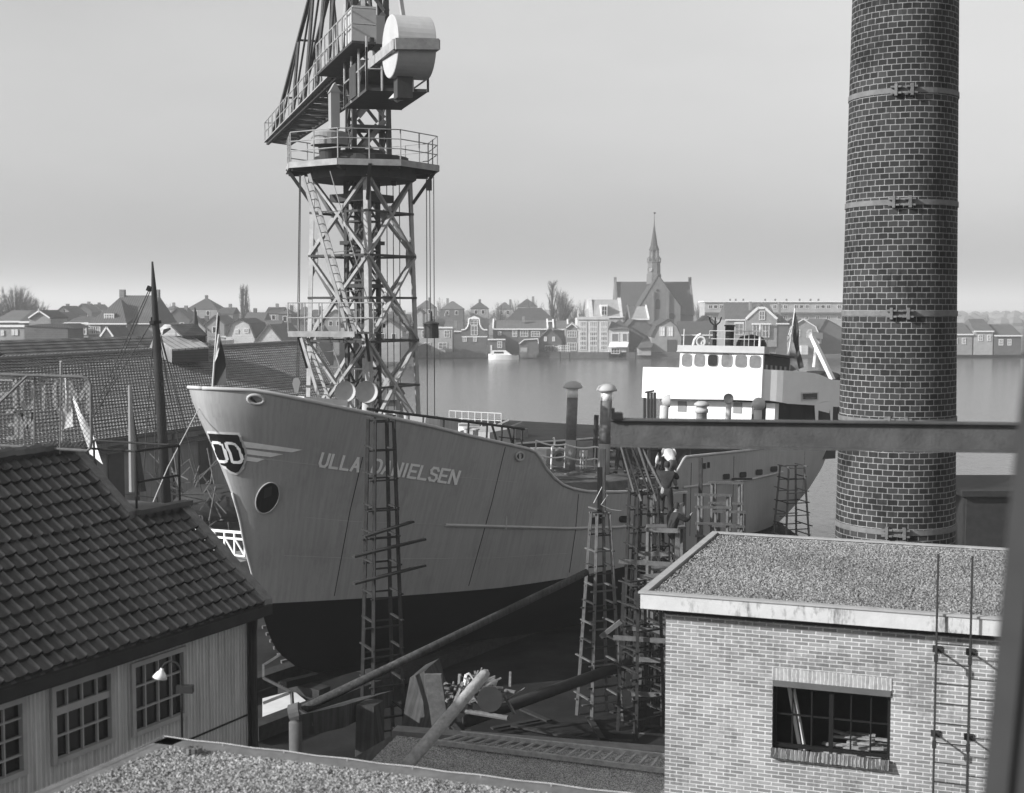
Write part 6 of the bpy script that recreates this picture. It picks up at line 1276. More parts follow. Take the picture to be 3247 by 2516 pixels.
for i, (u, va, w, Y) in enumerate(spec):
    wm = 'hw%d' % rr.choice((0, 1, 2, 4, 4)); rm_ = 'hr%d' % rr.choice((0, 1, 1, 2, 2)); wid = w * Y / F
    x = P(u, 975, Y).x; zt_ = P(u, va, Y).z; ze = max(2.4, zt_ - wid * rr.uniform(.35, .5)); dpt = rr.uniform(8, 12)
    t_ = thing('town_house', 'small house among the distant rooftops of the town', 'house', (x, Y, .2), rr.uniform(-.35, .35) if i > 27 else 0, 'distant town houses')
    m_ = MB(); kd = rr.choice((0, 0, 1, 2)) if i > 5 else 1
    m_.bx(-wid / 2, wid / 2, 0, dpt, 0, ze); 
    if kd == 0: m_.prism([(-wid / 2, 0, ze), (wid / 2, 0, ze), (0, 0, zt_)], (0, dpt, 0))
    m_.build('wall', wm, t_, local=True); m_ = MB()
    if kd == 0:
        for s_ in (-1, 1): m_.prism([(0, -.3, zt_ + .15), (s_ * (wid / 2 + .3), -.3, ze - .15), (s_ * (wid / 2 + .3), -.3, ze + .1), (0, -.3, zt_ + .4)], (0, dpt + .6, 0))
    elif kd == 1: m_.add([(-wid / 2 - .2, -.2, ze), (wid / 2 + .2, -.2, ze), (wid / 2 + .2, dpt + .2, ze), (-wid / 2 - .2, dpt + .2, ze), (-wid * .05, dpt / 2, zt_), (wid * .05, dpt / 2, zt_)], [(0, 1, 5, 4), (1, 2, 5), (2, 3, 4, 5), (3, 0, 4)])
    else: m_.prism([(-wid / 2 - .2, -.3, ze), (-wid / 2 - .2, dpt / 2, zt_), (-wid / 2 - .2, dpt + .3, ze)], (wid + .4, 0, 0))
    m_.build('roof', rm_, t_, local=True)
    m_ = MB(); cxp = rr.uniform(-.3, .3) * wid; m_.bx(cxp, cxp + .7, dpt / 2 - .4, dpt / 2 + .4, ze, zt_ + .9); m_.build('chimney', 'hw%d' % rr.choice((1, 2)), t_, local=True)
    if Y < 420 and wid > 2.5:
        for sx in ((-.2, .2) if wid > 4 else (0,)):
            o = MB().bx(sx * wid - .5, sx * wid + .5, -.08, .02, ze - 1.7, ze - .4).build('window', 'winw', t_, local=True); MB().bx(sx * wid - .36, sx * wid + .36, -.10, -.085, ze - 1.58, ze - .52).build('pane', 'glassd', o, local=True)
# ---- bare trees
def tree(name, label, base, H, W, kind='round', seed=1, dens=1.0):
    rg_ = random.Random(seed); t_ = thing(name, label, 'tree', base, None, 'bare winter trees'); tk = MB(); tw = MB(); base = V(base)
    tk.tube([base, base + V((0, 0, H * (.35 if kind == 'round' else .9)))], [H * .022, H * (.016 if kind == 'round' else .003)], 7)
    def twigs(p_, d_, L_, n_):
        for _ in range(n_):
            dd_ = (d_ + V((rg_.gauss(0, .45), rg_.gauss(0, .45), rg_.gauss(.1, .35)))).normalized(); l_ = L_ * rg_.uniform(.5, 1.1); sd_ = dd_.cross(V((rg_.gauss(0, 1), rg_.gauss(0, 1), .3))).normalized() * .022
            st_ = p_ + d_ * rg_.uniform(-.2, .2); tw.add([st_ - sd_, st_ + sd_, st_ + dd_ * l_], [(0, 1, 2)])
    nb_ = int((64 if kind == 'round' else 44) * dens)
    for b_ in range(nb_):
        if kind == 'round':
            h0 = H * rg_.uniform(.22, .5); a = rg_.uniform(0, 6.28); el = rg_.uniform(.2, 1.4); d_ = V((math.cos(a) * math.cos(el), math.sin(a) * math.cos(el), math.sin(el))); 
            tgt = base + V((0, 0, H * .58)) + V((d_.x * W / 2, d_.y * W / 2, d_.z * H * .42)) * rg_.uniform(.75, 1)
        else:
            h0 = H * rg_.uniform(.12, .85); a = rg_.uniform(0, 6.28); k = max(.05, 1 - h0 / H) ** .6; tgt = base + V((math.cos(a) * W / 2 * k * rg_.uniform(.5, 1), math.sin(a) * W / 2 * k * rg_.uniform(.5, 1), h0 + (H - h0) * rg_.uniform(.35, .8)))
        st_ = base + V((0, 0, h0)); mid = st_.lerp(tgt, .5) + V((0, 0, H * .03)); tk.tube([st_, mid, tgt], [H * .006, H * .004, H * .0015], 4, caps=False); d_ = (tgt - mid).normalized(); tn = int(13 * dens * (1 if kind == 'round' else .45))
        for q in range(9):
            p_ = st_.lerp(mid, q / 4) if q < 4 else mid.lerp(tgt, (q - 4) / 4); twigs(p_, d_, H * (.11 if kind == 'round' else .05), tn)
    tk.build('trunk', 'bark', t_); tw.build('crown', 'twig', t_)
tree('bare_tree', 'big round bare tree on the skyline at the far left', (P(50, 980, 290).x, 290, .2), 15.5, 11, 'round', 2, 1.3)
tree('bare_tree', 'second round bare tree cut by the left edge of the picture', (P(-40, 980, 285).x, 285, .2), 14.5, 10, 'round', 3, 1.2)
tree('bare_tree', 'lower bare tree right of the big round one at the far left', (P(112, 980, 310).x, 310, .2), 13.0, 8, 'round', 4, 1.1)
tree('poplar_tree', 'slim forked bare poplar above the rooftops behind the bow flag', (P(768, 990, 330).x, 330, .2), 17.5, 2.4, 'poplar', 5)
tree('poplar_tree', 'shorter twin stem of the bare poplar behind the bow flag', (P(782, 990, 333).x, 333, .2), 17.0, 2.2, 'poplar', 6)
tree('poplar_tree', 'tall bare pointed tree left of the tall white warehouse', (P(1752, 990, 370).x, 370, .2), 20.0, 6.0, 'poplar', 7, 1.0)
tree('bare_tree', 'bare tree beside the tall pointed one left of the warehouse', (P(1782, 990, 375).x, 375, .2), 15.5, 7, 'round', 8, 1.0)
for i in range(14):
    u = (1585, 1640, 1690, 1820, 1240, 1160, 925, 480, 1400, 540, 410, 1850, 1500, 2215)[i]; Y = 390 + 13 * i
    tree('bare_tree', 'hazy bare treetop among the distant roofs', (P(u, 980, Y).x, Y, .2), 12.5 + (i % 3), 6 + i % 4, 'round', 20 + i, .45)
# distant line of woods so that the flat country ends in trees
w_ = MB(); rg_ = random.Random(5)
for i in range(900):
    x = rg_.uniform(-700, 800); y = rg_.uniform(720, 1300); hh = rg_.uniform(5, 9); w2 = rg_.uniform(6, 14)
    w_.lathe((x, y, .2), [(w2 * .5, 0), (w2 * .62, hh * .35), (w2 * .5, hh * .7), (w2 * .2, hh * .95), (.05, hh)], 6)
w_.build('distant_woods', 'twig', None, 'hazy strip of distant bare woods on the horizon', 'woods', kind='stuff')
# ---- waterside bits: quay wall, posts, motor boat, reeds
q_ = MB()
for u0_, u1_ in ((1696, 2300),): q_.bx(P(u0_, 1135, 314).x, P(u1_, 1135, 314).x, 313.2, 314.2, -1, .9)
q_.build('low_quay_wall', 'concretel', None, 'pale low quay wall along the far bank below the warehouse', 'wall')
for i, (u, vt) in enumerate(((1395, 1118), (1636, 1120), (1776, 1116), (2015, 1111), (2210, 1108), (1806, 1120))):
    p_ = G(u, 1140, WZ); MB().tube([p_ - V((0, 0, 1)), V((p_.x, p_.y, P(u, vt, p_.y).z))], .16, 6).build('mooring_post', 'darkm', None, ('thick dark mooring post left of the reed edge', 'slim mooring post at the stern of the motor boat', 'mooring post before the lattice fence', 'tall pale mooring post before the boat shack', 'mooring post below the mansard house', 'mooring post by the narrow gabled house')[i], 'post', 'mooring posts along the far bank')
b_ = G(1597, 1141, WZ); mb_ = thing('motor_boat', 'small white cabin boat moored at the far bank', 'boat', b_)
def bpt(x, y, z): return b_ + V((x, y, z))
m_ = MB(); L2 = 3.5
for i in range(13):
    t_ = i / 12; x = lerp(-L2, L2, t_); hw_ = 1.15 * (1 - abs(t_ * 2 - 1) ** 2.6) + .05; zt_ = 1.0 + .35 * (1 - t_) 
    m_.v += [V(bpt(x, -hw_, zt_)), V(bpt(x, -hw_ * .7, -.2)), V(bpt(x, hw_ * .7, -.2)), V(bpt(x, hw_, zt_))]
for i in range(12):
    for j in range(4): a = 4 * i; m_.f.append((a + j, a + (j + 1) % 4, a + 4 + (j + 1) % 4, a + 4 + j))
m_.build('hull', 'white', mb_)
m_ = MB(); m_.prism([bpt(x, -.8, z) for x, z in ((-2.9, 1.2), (-2.6, 2.1), (.5, 2.1), (1.8, 1.1))], (0, 1.6, 0)); m_.build('cabin', 'white', mb_); m_ = MB(); m_.box(bpt(-1.1, -.83, 1.65), (2.2, .03, .42)); m_.build('cabin_window', 'dark', mb_); m_ = MB(); m_.box(bpt(2.3, 0, 1.05), (1.4, 1.3, .15)); m_.build('cockpit', 'darkm', mb_)
m_ = MB(); rg_ = random.Random(8)
for i in range(2600):
    x = rg_.choice((P(rg_.uniform(1400, 1545), 1130, 312).x, P(rg_.uniform(1650, 1700), 1130, 312).x, P(rg_.uniform(1260, 1500), 1130, 312).x)); y = rg_.uniform(310.5, 314); hh = rg_.uniform(.5, 1.5); m_.add([(x - .05, y, -.3), (x + .05, y, -.3), (x + rg_.uniform(-.3, .3), y, hh)], [(0, 1, 2)])
m_.build('reeds', 'reed', None, 'dry reeds and rubble along the far water edge', 'reeds', kind='stuff')
h = HH('lattice_fence', 'white lattice fence before the houses on the far bank', 1775, 1800, 1130, Q - 1.5, 'hw3', 'hr1', .2, group=None, cat='fence'); m_ = MB()
for i in range(7): x = h.x(1770 + i * 6); m_.bx(x - .05, x + .05, h.Y, h.Y + .08, .2, 2.6)
for z in (.6, 1.2, 1.8, 2.4): m_.bx(h.x(1770), h.x(1806), h.Y - .08, h.Y, z, z + .1)
m_.build('lattice', 'trim', h.t)
for i, u in enumerate((1716, 1737, 1752, 1330, 1560, 2180)):
    m_ = MB(); p_ = V((P(u, 1130, 313.5).x, 313.5, .25)); rg_ = random.Random(i)
    for k in range(260):
        a = rg_.uniform(0, 6.28); r_ = rg_.uniform(0, 1.3); c_ = p_ + V((r_ * math.cos(a), r_ * math.sin(a) * .6, rg_.uniform(0, 1.7))); m_.add([c_, c_ + V((rg_.uniform(-.25, .25), 0, rg_.uniform(.05, .3))), c_ + V((rg_.uniform(-.2, .2), .1, rg_.uniform(-.1, .3)))], [(0, 1, 2)])
    m_.build('garden_bush', 'bark', None, ('low bush before the gabled barn, left one', 'low bush before the gabled barn, middle one', 'low bush before the gabled barn, right one', 'low bush by the dark garden shed', 'low bush behind the bow of the motor boat', 'low bush right of the mansard house')[i], 'bush')
# ================================================================== FOREGROUND ROOFS
za = 7.0
A0 = G(532, 2352, za); ad = V((.945, -.327, 0)); al = V((-.46, -.888, 0)).normalized()
ra_ = thing('gravel_flat_roof', 'sunlit gravel flat roof with a grey edge at the bottom of the picture', 'building', V((A0.x, A0.y, 0)))
A1 = A0 + ad * 9; A2 = A0 + al * 7; A3 = A1 + al * 7
m_ = MB(); m_.prism([A0, A1, A3, A2], (0, 0, -.25)); m_.build('roof_slab', 'concrete', ra_)
for a, b_, nm in ((A0, A1, 'back_kerb'), (A0, A2, 'side_kerb')):
    d_ = (b_ - a).normalized(); inn = al if nm == 'back_kerb' else ad; m_ = MB(); m_.prism([a, b_, b_ + inn * .22, a + inn * .22], (0, 0, .05)); m_.build(nm, 'iron', ra_)
m_ = MB()
def fg(a, b_): e = min(a, b_); q = A0 + ad * lerp(.24, 9, a) + al * lerp(.30, 7, b_ ** 1.5); edge = .05 * random.random(); return q + V((0, 0, .07 + random.uniform(-.012, .012) - (.06 if e < .004 else 0)))
m_.grid(fg, 240, 170); go = m_.build('gravel', 'gravelf', ra_)
pebbles(16000, lambda: (lambda a, b_: tuple(A0 + ad * a + al * b_ + V((0, 0, .085))))(random.uniform(.26, 6.0), random.uniform(.32, 3.0)), .013).build('loose_pebbles', 'gravelf', go, kind='stuff')
m_ = MB()
bw_ = [A0 + ad * .1, A1 + ad * 0, A3, A2]; m_.prism([q - V((0, 0, .26)) + (al * .15) for q in (A0 + ad * .15, A1, A3, A2)], (0, 0, -6.7)); m_.build('wall', 'wallgrey', ra_)
wr = thing('edge_wire', 'thin pale wire strung on stubs along the gravel roof edge', 'wire', A0); m_ = MB(); pts = []
for i in range(9):
    q = A0 + ad * (i * .7) + al * .06; m_.tube([q, q + V((0, 0, .08))], .006, 5); pts.append(q + V((0, 0, .078))); pts.append(q + ad * .35 + V((0, 0, .068)))
for i in range(1, 5): pts.insert(0, A0 + al * (i * .9) + ad * .06 + V((0, 0, .075)))
m_.build('stubs', 'frame', wr); MB().tube(pts, .0045, 5).build('wire', 'rope', wr)
m_ = MB(); q = G(613, 2383, za + .1); 
for i in range(9): a = i * .7; m_.box(q + V((.06 * math.cos(a), .05 * math.sin(a), .02)), (.055, .04, .05), Matrix.Rotation(a, 3, 'Z'))
m_.build('brick_ring', 'iron', None, 'small ring of broken bricks lying on the gravel roof', 'bricks')
# lower gravel roof
zb_ = 3.0
B0_ = G(1290, 2325, zb_); B1_ = G(2100, 2388, zb_); bdd = (B1_ - B0_).normalized(); bin_ = V((bdd.y, -bdd.x, 0)); B0_ = B0_ - bdd * .2
rb_ = thing('lower_gravel_roof', 'shaded lower gravel roof with a ladder lying along its far edge', 'building', V((B0_.x, B0_.y, 0)))
m_ = MB(); m_.prism([B0_, B0_ + bdd * 9, B0_ + bdd * 9 + bin_ * 6, B0_ + bin_ * 6 - bdd * 1.2], (0, 0, -3.0)); m_.build('building_block', 'concrete', rb_)
m_ = MB(); m_.prism([B0_, B0_ + bdd * 9, B0_ + bdd * 9 + bin_ * .35, B0_ + bin_ * .35], (0, 0, .14)); m_.build('back_kerb', 'iron', rb_)
m_ = MB(); m_.grid(lambda a, b_: B0_ + bdd * lerp(.1, 9, a) + bin_ * lerp(.36, 6, b_) + V((0, 0, .05 + random.uniform(-.012, .012))), 150, 90); m_.build('gravel', 'gravelf', rb_)
ll = thing('lying_ladder', 'weathered wooden ladder lying flat along the back of the lower gravel roof', 'ladder', G(1800, 2400, zb_))
a0, a1 = G(1370, 2352, zb_ + .13), G(2125, 2446, zb_ + .13); c0, c1 = G(1460, 2326, zb_ + .30), G(2150, 2402, zb_ + .30)
m_ = MB(); m_.beam(a0, a1, .07, .09); m_.beam(c0, c1, .06, .08); m_.build('side_rails', 'timberl', ll)
for i in range(20): t_ = (i + .4) / 20; m_ = MB(); m_.beam(a0.lerp(a1, t_) , c0.lerp(c1, t_), .05, .035); m_.build('rung', 'timberl', ll)
lg = G(1300, 2415, zb_ + .1); m_ = MB(); p_, q_ = P(1255, 2470, 20.4), P(1543, 2132, 22.0)
m_.tube([p_, p_.lerp(q_, .3), p_.lerp(q_, .6), p_.lerp(q_, .97), q_], [.105, .103, .10, .092, .07], 14); m_.build('leaning_log', 'timberl', None, 'thick round log with a pale sunlit end leaning up from the lower roof', 'log', smooth=True)
# shore timber under the ship and the pipe
m_ = MB(); m_.tube([P(935, 2262, 29.5), P(1860, 1815, 36.2)], [.105, .095], 12); m_.build('long_shore_pole', 'concrete', None, 'very long grey pole running diagonally up in front of the black ship bottom', 'pole', smooth=True)
m_ = MB(); q = P(938, 2264, 29.4); m_.lathe(q, [(.01, -.12), (.24, -.12), (.24, .12), (.01, .12)], 16, Matrix.Rotation(1.3, 3, 'Y')); m_.prism([q + V((.1, -.2, -.18)), q + V((.42, -.2, -.22)), q + V((.36, -.2, .02)), q + V((.1, -.2, .16))], (0, .1, 0)); m_.build('post_cap', 'concretel', None, 'round pale cap block on the post below the pole end', 'block')
m_ = MB(); p_, q_ = G(1500, 2296, .45), G(2000, 2110, .6); m_.tube([P(1480, 2288, 31), P(1990, 2105, 37)], .15, 12); m_.build('lying_pipe', 'darkm', None, 'dark pipe lying under the ship towards the scaffolds', 'pipe', smooth=True)
m_ = MB(); m_.tube([P(1455, 2252, 31), P(1612, 2278, 30)], .06, 8); m_.build('short_spar', 'timber', None, 'short pole lying across the end of the dark pipe', 'pole')
def block(nm, label, cat, pts, ex, mt): m_ = MB(); m_.prism(pts, ex); return m_.build(nm, mt, None, label, cat)
block('concrete_pier', 'tall streaked concrete pier under the ship bow left of the debris', 'pier', [P(1268, 2330, 31.5), P(1402, 2335, 31), P(1345, 2130, 31.5), P(1300, 2150, 32)], (.3, 1.2, 0), 'concrete')
block('wooden_upright', 'wide streaked board upright beside the concrete pier', 'board', [P(1372, 2325, 30.6), P(1425, 2325, 30.6), P(1398, 2140, 30.6), P(1346, 2140, 30.6)], (.02, .12, 0), 'timber')
block('concrete_beam', 'grey concrete crossbeam carried by a post under the ship bow', 'beam', [P(948, 2340, 29), P(1125, 2262, 33), P(1125, 2215, 33), P(948, 2268, 29)], (.9, .7, 0), 'concrete')
m_ = MB(); m_.tube([P(937, 2290, 29), V((P(937, 2290, 29).x, 29, 0))], .15, 10); m_.build('concrete_post', 'concretel', None, 'slim round concrete post under the crossbeam', 'post', smooth=True)
block('concrete_slab', 'sunlit pale slab on the ground beyond the workshop corner', 'slab', [G(832, 2290, .25), G(930, 2250, .25), G(985, 2235, .25), G(930, 2190, .25), G(832, 2215, .25)], (0, 0, -.25), 'white2')
block('concrete_pier', 'streaked concrete pier right of the grey crossbeam', 'pier', [P(1125, 2420, 30), P(1185, 2424, 30), P(1185, 2240, 30.4), P(1130, 2236, 30.4)], (.2, .5, 0), 'concrete')
for i in range(9):   # keel blocks along the slip
    s_ = 4.5 + i * 3.4; c_ = SL(s_, 0, -8.55)
    if c_.z < -.4: break
    m_ = MB(); h_ = max(.3, c_.z); m_.box(V((c_.x, c_.y, h_ / 2)), (1.6, .5, h_), Matrix.Rotation(AZ * -1, 3, 'Z')); m_.build('keel_block', 'timberd', None, 'timber keel block under the ship keel, number %s from the bow' % ('one', 'two', 'three', 'four', 'five', 'six', 'seven', 'eight', 'nine')[i] if False else 'timber keel block in the row under the ship keel', 'block', 'keel blocks under the ship')
for sd in (-1.6, 1.6):
    pts = [V((SL(s_, sd, 0).x, SL(s_, sd, 0).y, max(.05, SL(s_, sd, -8.9).z * .0 + .35))) for s_ in (0, 36)]
    m_ = MB(); m_.beam(pts[0], pts[1], .5, .4); m_.build('slip_beam', 'timberd', None, ('left' if sd > 0 else 'right') + ' hand long timber sliding way under the ship', 'beam')
# debris heap and the two bits of white board
m_ = MB(); rg_ = random.Random(3)
for i in range(170):
    c_ = P(rg_.gauss(1490, 40), rg_.gauss(2200, 17), rg_.uniform(30.6, 31.6)); d_ = V((rg_.gauss(0, 1), rg_.gauss(0, .6), rg_.gauss(0, .5))).normalized(); m_.beam(c_, c_ + d_ * rg_.uniform(.1, .55), rg_.uniform(.03, .12), rg_.uniform(.01, .05))
m_.build('scrap_heap', 'rubble', None, 'heap of broken timber and scrap behind the leaning log', 'scrap heap', kind='stuff')
m_ = MB(); m_.prism([P(1548, 2200, 31), P(1558, 2172, 31), P(1545, 2160, 31), P(1512, 2195, 31)], (.15, .3, 0)); m_.build('paper_sack', 'white2', None, 'bright white sack on the scrap heap right of the log', 'sack')
m_ = MB(); 
for a, b_ in (((1468, 2190), (1478, 2140)), ((1478, 2140), (1488, 2136)), ((1488, 2136), (1508, 2165)), ((1474, 2192), (1490, 2150))): m_.beam(P(a[0], a[1], 30.8), P(b_[0], b_[1], 30.8), .07, .03)
m_.build('broken_crate', 'white2', None, 'broken pale wooden crate standing on the scrap heap', 'crate')
m_ = MB(); q = P(1553, 2218, 30.4); m_.lathe(q, [(.01, -.05), (.30, -.05), (.30, .05), (.01, .05)], 18, Matrix.Rotation(1.25, 3, 'X')); m_.build('drum_lid', 'darkm', None, 'round dark lid leaning against the scrap heap', 'lid')
rg_ = random.Random(17)
for i in range(11):
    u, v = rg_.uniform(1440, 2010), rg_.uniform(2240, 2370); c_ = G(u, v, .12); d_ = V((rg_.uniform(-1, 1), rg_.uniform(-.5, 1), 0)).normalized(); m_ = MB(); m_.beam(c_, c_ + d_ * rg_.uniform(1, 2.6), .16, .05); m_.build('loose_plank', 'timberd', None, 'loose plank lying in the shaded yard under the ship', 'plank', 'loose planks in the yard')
# bits at the left of the bow: white footbridge rail, scrap, frames
fb = thing('white_railing', 'white painted trussed footbridge railing left of the ship stem', 'railing', G(700, 1745, 1.0))
m_ = MB(); a, b_ = P(622, 1678, 58), P(776, 1690, 54); 
m_.beam(a, b_, .10, .10); m_.beam(a - V((0, 0, .28)), b_ - V((0, 0, .28)), .08, .08); bot = .98
for i in range(6):
    q = a.lerp(b_, i / 5); m_.beam(q, q - V((0, 0, bot)), .07)
    if i < 5: r_ = a.lerp(b_, (i + 1) / 5); m_.beam(q - V((0, 0, .28)), r_ - V((0, 0, bot)), .05)
m_.beam(a - V((0, 0, bot)), b_ - V((0, 0, bot)), .06, .06); m_.build('railing', 'white', fb)
block('concrete_apron', 'sunlit concrete apron in the yard left of the ship bow', 'slab', [G(640, 1760, .9), G(785, 1745, .9), G(800, 1775, .9), G(725, 1790, .9)], (0, 0, -.8), 'flat')
for i, (u, v) in enumerate(((600, 1610), (640, 1625), (565, 1595))):
    c_ = G(u, v, 1.0); m_ = MB(); rg_ = random.Random(40 + i)
    for k in range(26): a = V((rg_.uniform(-1.4, 1.4), rg_.uniform(-.8, .8), rg_.uniform(-.7, 1.6))); d_ = V((rg_.gauss(0, 1), rg_.gauss(0, .4), rg_.gauss(0, 1))).normalized(); m_.beam(c_ + a, c_ + a + d_ * rg_.uniform(.5, 2.2), .06)
    m_.build('scrap_frames', 'timber', None, ('tangle of old frames nearest the bow', 'tangle of old frames right above the tiled roof verge', 'tangle of old frames farthest left by the shed wall')[i], 'scrap')
c_ = G(690, 1650, .4); m_ = MB(); m_.tube([c_ + V((-2.6, 0, .5)), c_ + V((-1, 0, .9)), c_ + V((1.6, 0, .9)), c_ + V((3, 0, .6))], [.3, 1.0, 1.0, .4], 12); m_.build('upturned_hull', 'darkm', None, 'dark upturned boat hull lying by the shed wall', 'boat', smooth=True)
for i in range(7):
    m_ = MB(); a = G(832 + i * 12, 1990 + i * 22, .2); m_.beam(a, a + V((2.6, 1.6, .1 + .2 * (i % 2))), .12, .1); m_.build('stacked_timber', 'timber', None, 'timber baulk lying between the workshop corner and the ship stem', 'timber', 'timber by the workshop corner')
m_ = MB(); a, b_, c_ = P(835, 2150, 30), P(925, 2195, 30), P(835, 2230, 30); m_.beam(a, b_, .06); m_.beam(c_, b_, .06); m_.beam(b_, P(930, 2280, 30), .06); m_.beam(P(835, 2110, 31), P(890, 2075, 31), .05); m_.beam(P(835, 2150, 30), P(835, 2110, 31), .05); m_.build('trestle', 'timber', None, 'thin wooden trestle behind the workshop corner', 'trestle')
# mast of a vessel beyond the workshop
ms = thing('boat_mast', 'tall dark tapering boat mast with stays before the shed roof', 'mast', P(528, 1640, 44))
m_ = MB(); m_.tube([P(530, 1640, 44), P(510, 1300, 44), P(497, 1085, 44), P(488, 920, 44), P(483, 830, 44)], [.17, .165, .13, .09, .03], 10); m_.build('pole', 'dark', ms, smooth=True)
MB().box(P(473, 916, 44), (.14, .14, .17), Matrix.Rotation(.4, 3, 'Y')).build('block', 'black', ms); MB().tube([P(492, 1018, 44), P(493, 1028, 44)], .2, 8).build('mast_collar', 'black', ms); MB().box(P(484, 1018, 44), (.1, .1, .25)).build('block', 'black', ms)
st_ = [((472, 920), (300, 1300)), ((478, 920), (320, 1290)), ((490, 1020), (455, 1500)), ((492, 1020), (492, 1500)), ((497, 1020), (580, 1480)), ((499, 1020), (640, 1560)), ((486, 1015), (290, 1330)), ((494, 1020), (545, 1200))]
for a, b_ in st_: MB().tube([P(a[0], a[1], 44), P(b_[0], b_[1], 44)], .016, 4).build('stay', 'cable', ms)
m_ = MB(); m_.tube([P(412, 1222, 46), P(420, 1560, 46)], [.07, .12], 8); m_.build('flag_post', 'flat', None, 'short pale pole left of the dark boat mast', 'pole')
m_ = MB(); m_.tube([P(421, 1310, 46.4), P(445, 1560, 46.2)], [.03, .22], 6); m_.build('furled_sail', 'darkm', None, 'furled dark cloth hanging beside the short pale pole', 'cloth')
# small boat house by the quay in the crane foot gap, quay railing
cb = thing('crane_foot_shed', 'small tiled shed on the quay seen through the crane legs', 'shed', P(1210, 1330, 92)); m_ = MB(); 
a = P(1165, 1270, 92); m_.bx(P(1168, 1300, 92).x, P(1256, 1300, 92).x, 92, 98, 0, P(1200, 1268, 92).z); m_.build('wall', 'wallgrey', cb)
m_ = MB(); x0_, x1_, z_0, z_1 = P(1160, 1300, 92).x, P(1262, 1300, 92).x, P(1200, 1268, 92).z, P(1200, 1235, 92).z; m_.prism([V((x0_, 91.6, z_0)), V((x0_, 95, z_1)), V((x0_, 98.4, z_0))], (x1_ - x0_, 0, 0)); m_.build('roof', 'hr1', cb)
qr = thing('quay_railing', 'thin pale railing on the jetty beyond the forecastle', 'railing', G(1480, 1345, .0)); m_ = MB(); a, b_ = G(1425, 1352, 0), G(1590, 1362, 0)
for i in range(9): q = a.lerp(b_, i / 8); m_.tube([q, q + V((0, 0, 1.5))], .05, 5)
for h_ in (.8, 1.5): m_.tube([a + V((0, 0, h_)), b_ + V((0, 0, h_))], .04, 5)
m_.build('rails', 'white2', qr)
for i in range(8):
    m_ = MB(); c_ = G(1330 + i * 42, 1368 + (i % 3) * 6, .3); m_.box(c_, (2.2 + (i % 3), 1.4, .6 + .4 * (i % 2)), Matrix.Rotation(.3 * i, 3, 'Z')); m_.beam(c_ + V((-.8, 0, .3)), c_ + V((.9, .2, 1.0)), .12); m_.build('quay_crate', ('greyp', 'timber', 'white2')[i % 3], None, 'crate or winch gear standing on the jetty beyond the ship', 'crate', 'gear on the jetty')
# ================================================================== SCAFFOLDS
def tower(label, cx_, cy_, z1, w1, w0, rungs, rot_=0.3, top=True, mt='timber', seed=0, z0=0, plank=True, group='timber scaffold towers beside the ship'):
    rg_ = random.Random(seed); t_ = thing('scaffold_tower', label, 'scaffold', (cx_, cy_, z0), rot_, group)
    def c(i, z): w = lerp(w0, w1, (z - z0) / (z1 - z0)) / 2; return (cor[i][0] * w, cor[i][1] * w, z - z0)
    for i in range(4): m_ = MB(); m_.beam(c(i, z0), c(i, z1), .085, .07); m_.build('post', mt, t_, local=True)
    for r in range(rungs):
        z = lerp(z0 + .5, z1 - .05 if top else z1 - .6, r / (rungs - 1))
        m_ = MB()
        for i in range(4):
            a, b_ = V(c(i, z)), V(c((i + 1) % 4, z)); d_ = (b_ - a) * rg_.uniform(.05, .35); dz = V((0, 0, rg_.uniform(-.07, .07) + .12 * (i % 2))); m_.beam(a - d_ + dz, b_ + d_ * rg_.uniform(.1, .5) + dz, .07, .035)
        m_.build('cross_rails', 'timberd' if r % 2 else mt, t_, local=True)
    return t_
p_ = P(1195, 1330, 33.2); s1 = tower('tapered timber tower directly before the ship name', p_.x + .1, 33.2, p_.z, .50, .88, 12, .45, True, 'timberd', 1)
for v_, l_ in ((1700, 1.4), (1760, 2.0), (1845, 2.0)):
    q = P(1200, v_, 33.2 - .6); m_ = MB(); m_.beam((q.x - p_.x - .1 - l_ * .45, -.5, q.z), (q.x - p_.x - .1 + l_ * .55, -.5 + .25, q.z + .25), .16, .05); m_.build('outrigger_board', 'timberd', s1, local=True)
p_ = P(1903, 1625, 36.5); s2 = tower('tapered timber tower with two tall boards on top, before the low bulwark', p_.x, 36.5, p_.z, .38, .95, 11, .4, True, 'timber', 2)
m_ = MB(); a = P(1897, 1640, 36.4); b_ = P(1897, 1482, 36.4); m_.beam(a - V((p_.x, 36.5, 0)), b_ - V((p_.x, 36.5, 0)), .13, .09); m_.build('dark_board', 'black', s2, local=True)
m_ = MB(); a = P(1917, 1640, 36.6); b_ = P(1917, 1425, 36.6); m_.beam(a - V((p_.x, 36.5, 0)), b_ - V((p_.x, 36.5, 0)), .16, .09); m_.build('tall_board', 'concrete', s2, local=True)
MB().tube([V((-.3, -.2, p_.z + .3)), V((-.1, -.3, p_.z + .75)), V((.1, -.25, p_.z + .5)), V((-.1, -.25, p_.z + .25)), V((.2, -.3, p_.z + .1)), V((.5, -.3, p_.z + .05))], .01, 4).build('rope_loop', 'rope', s2, local=True)
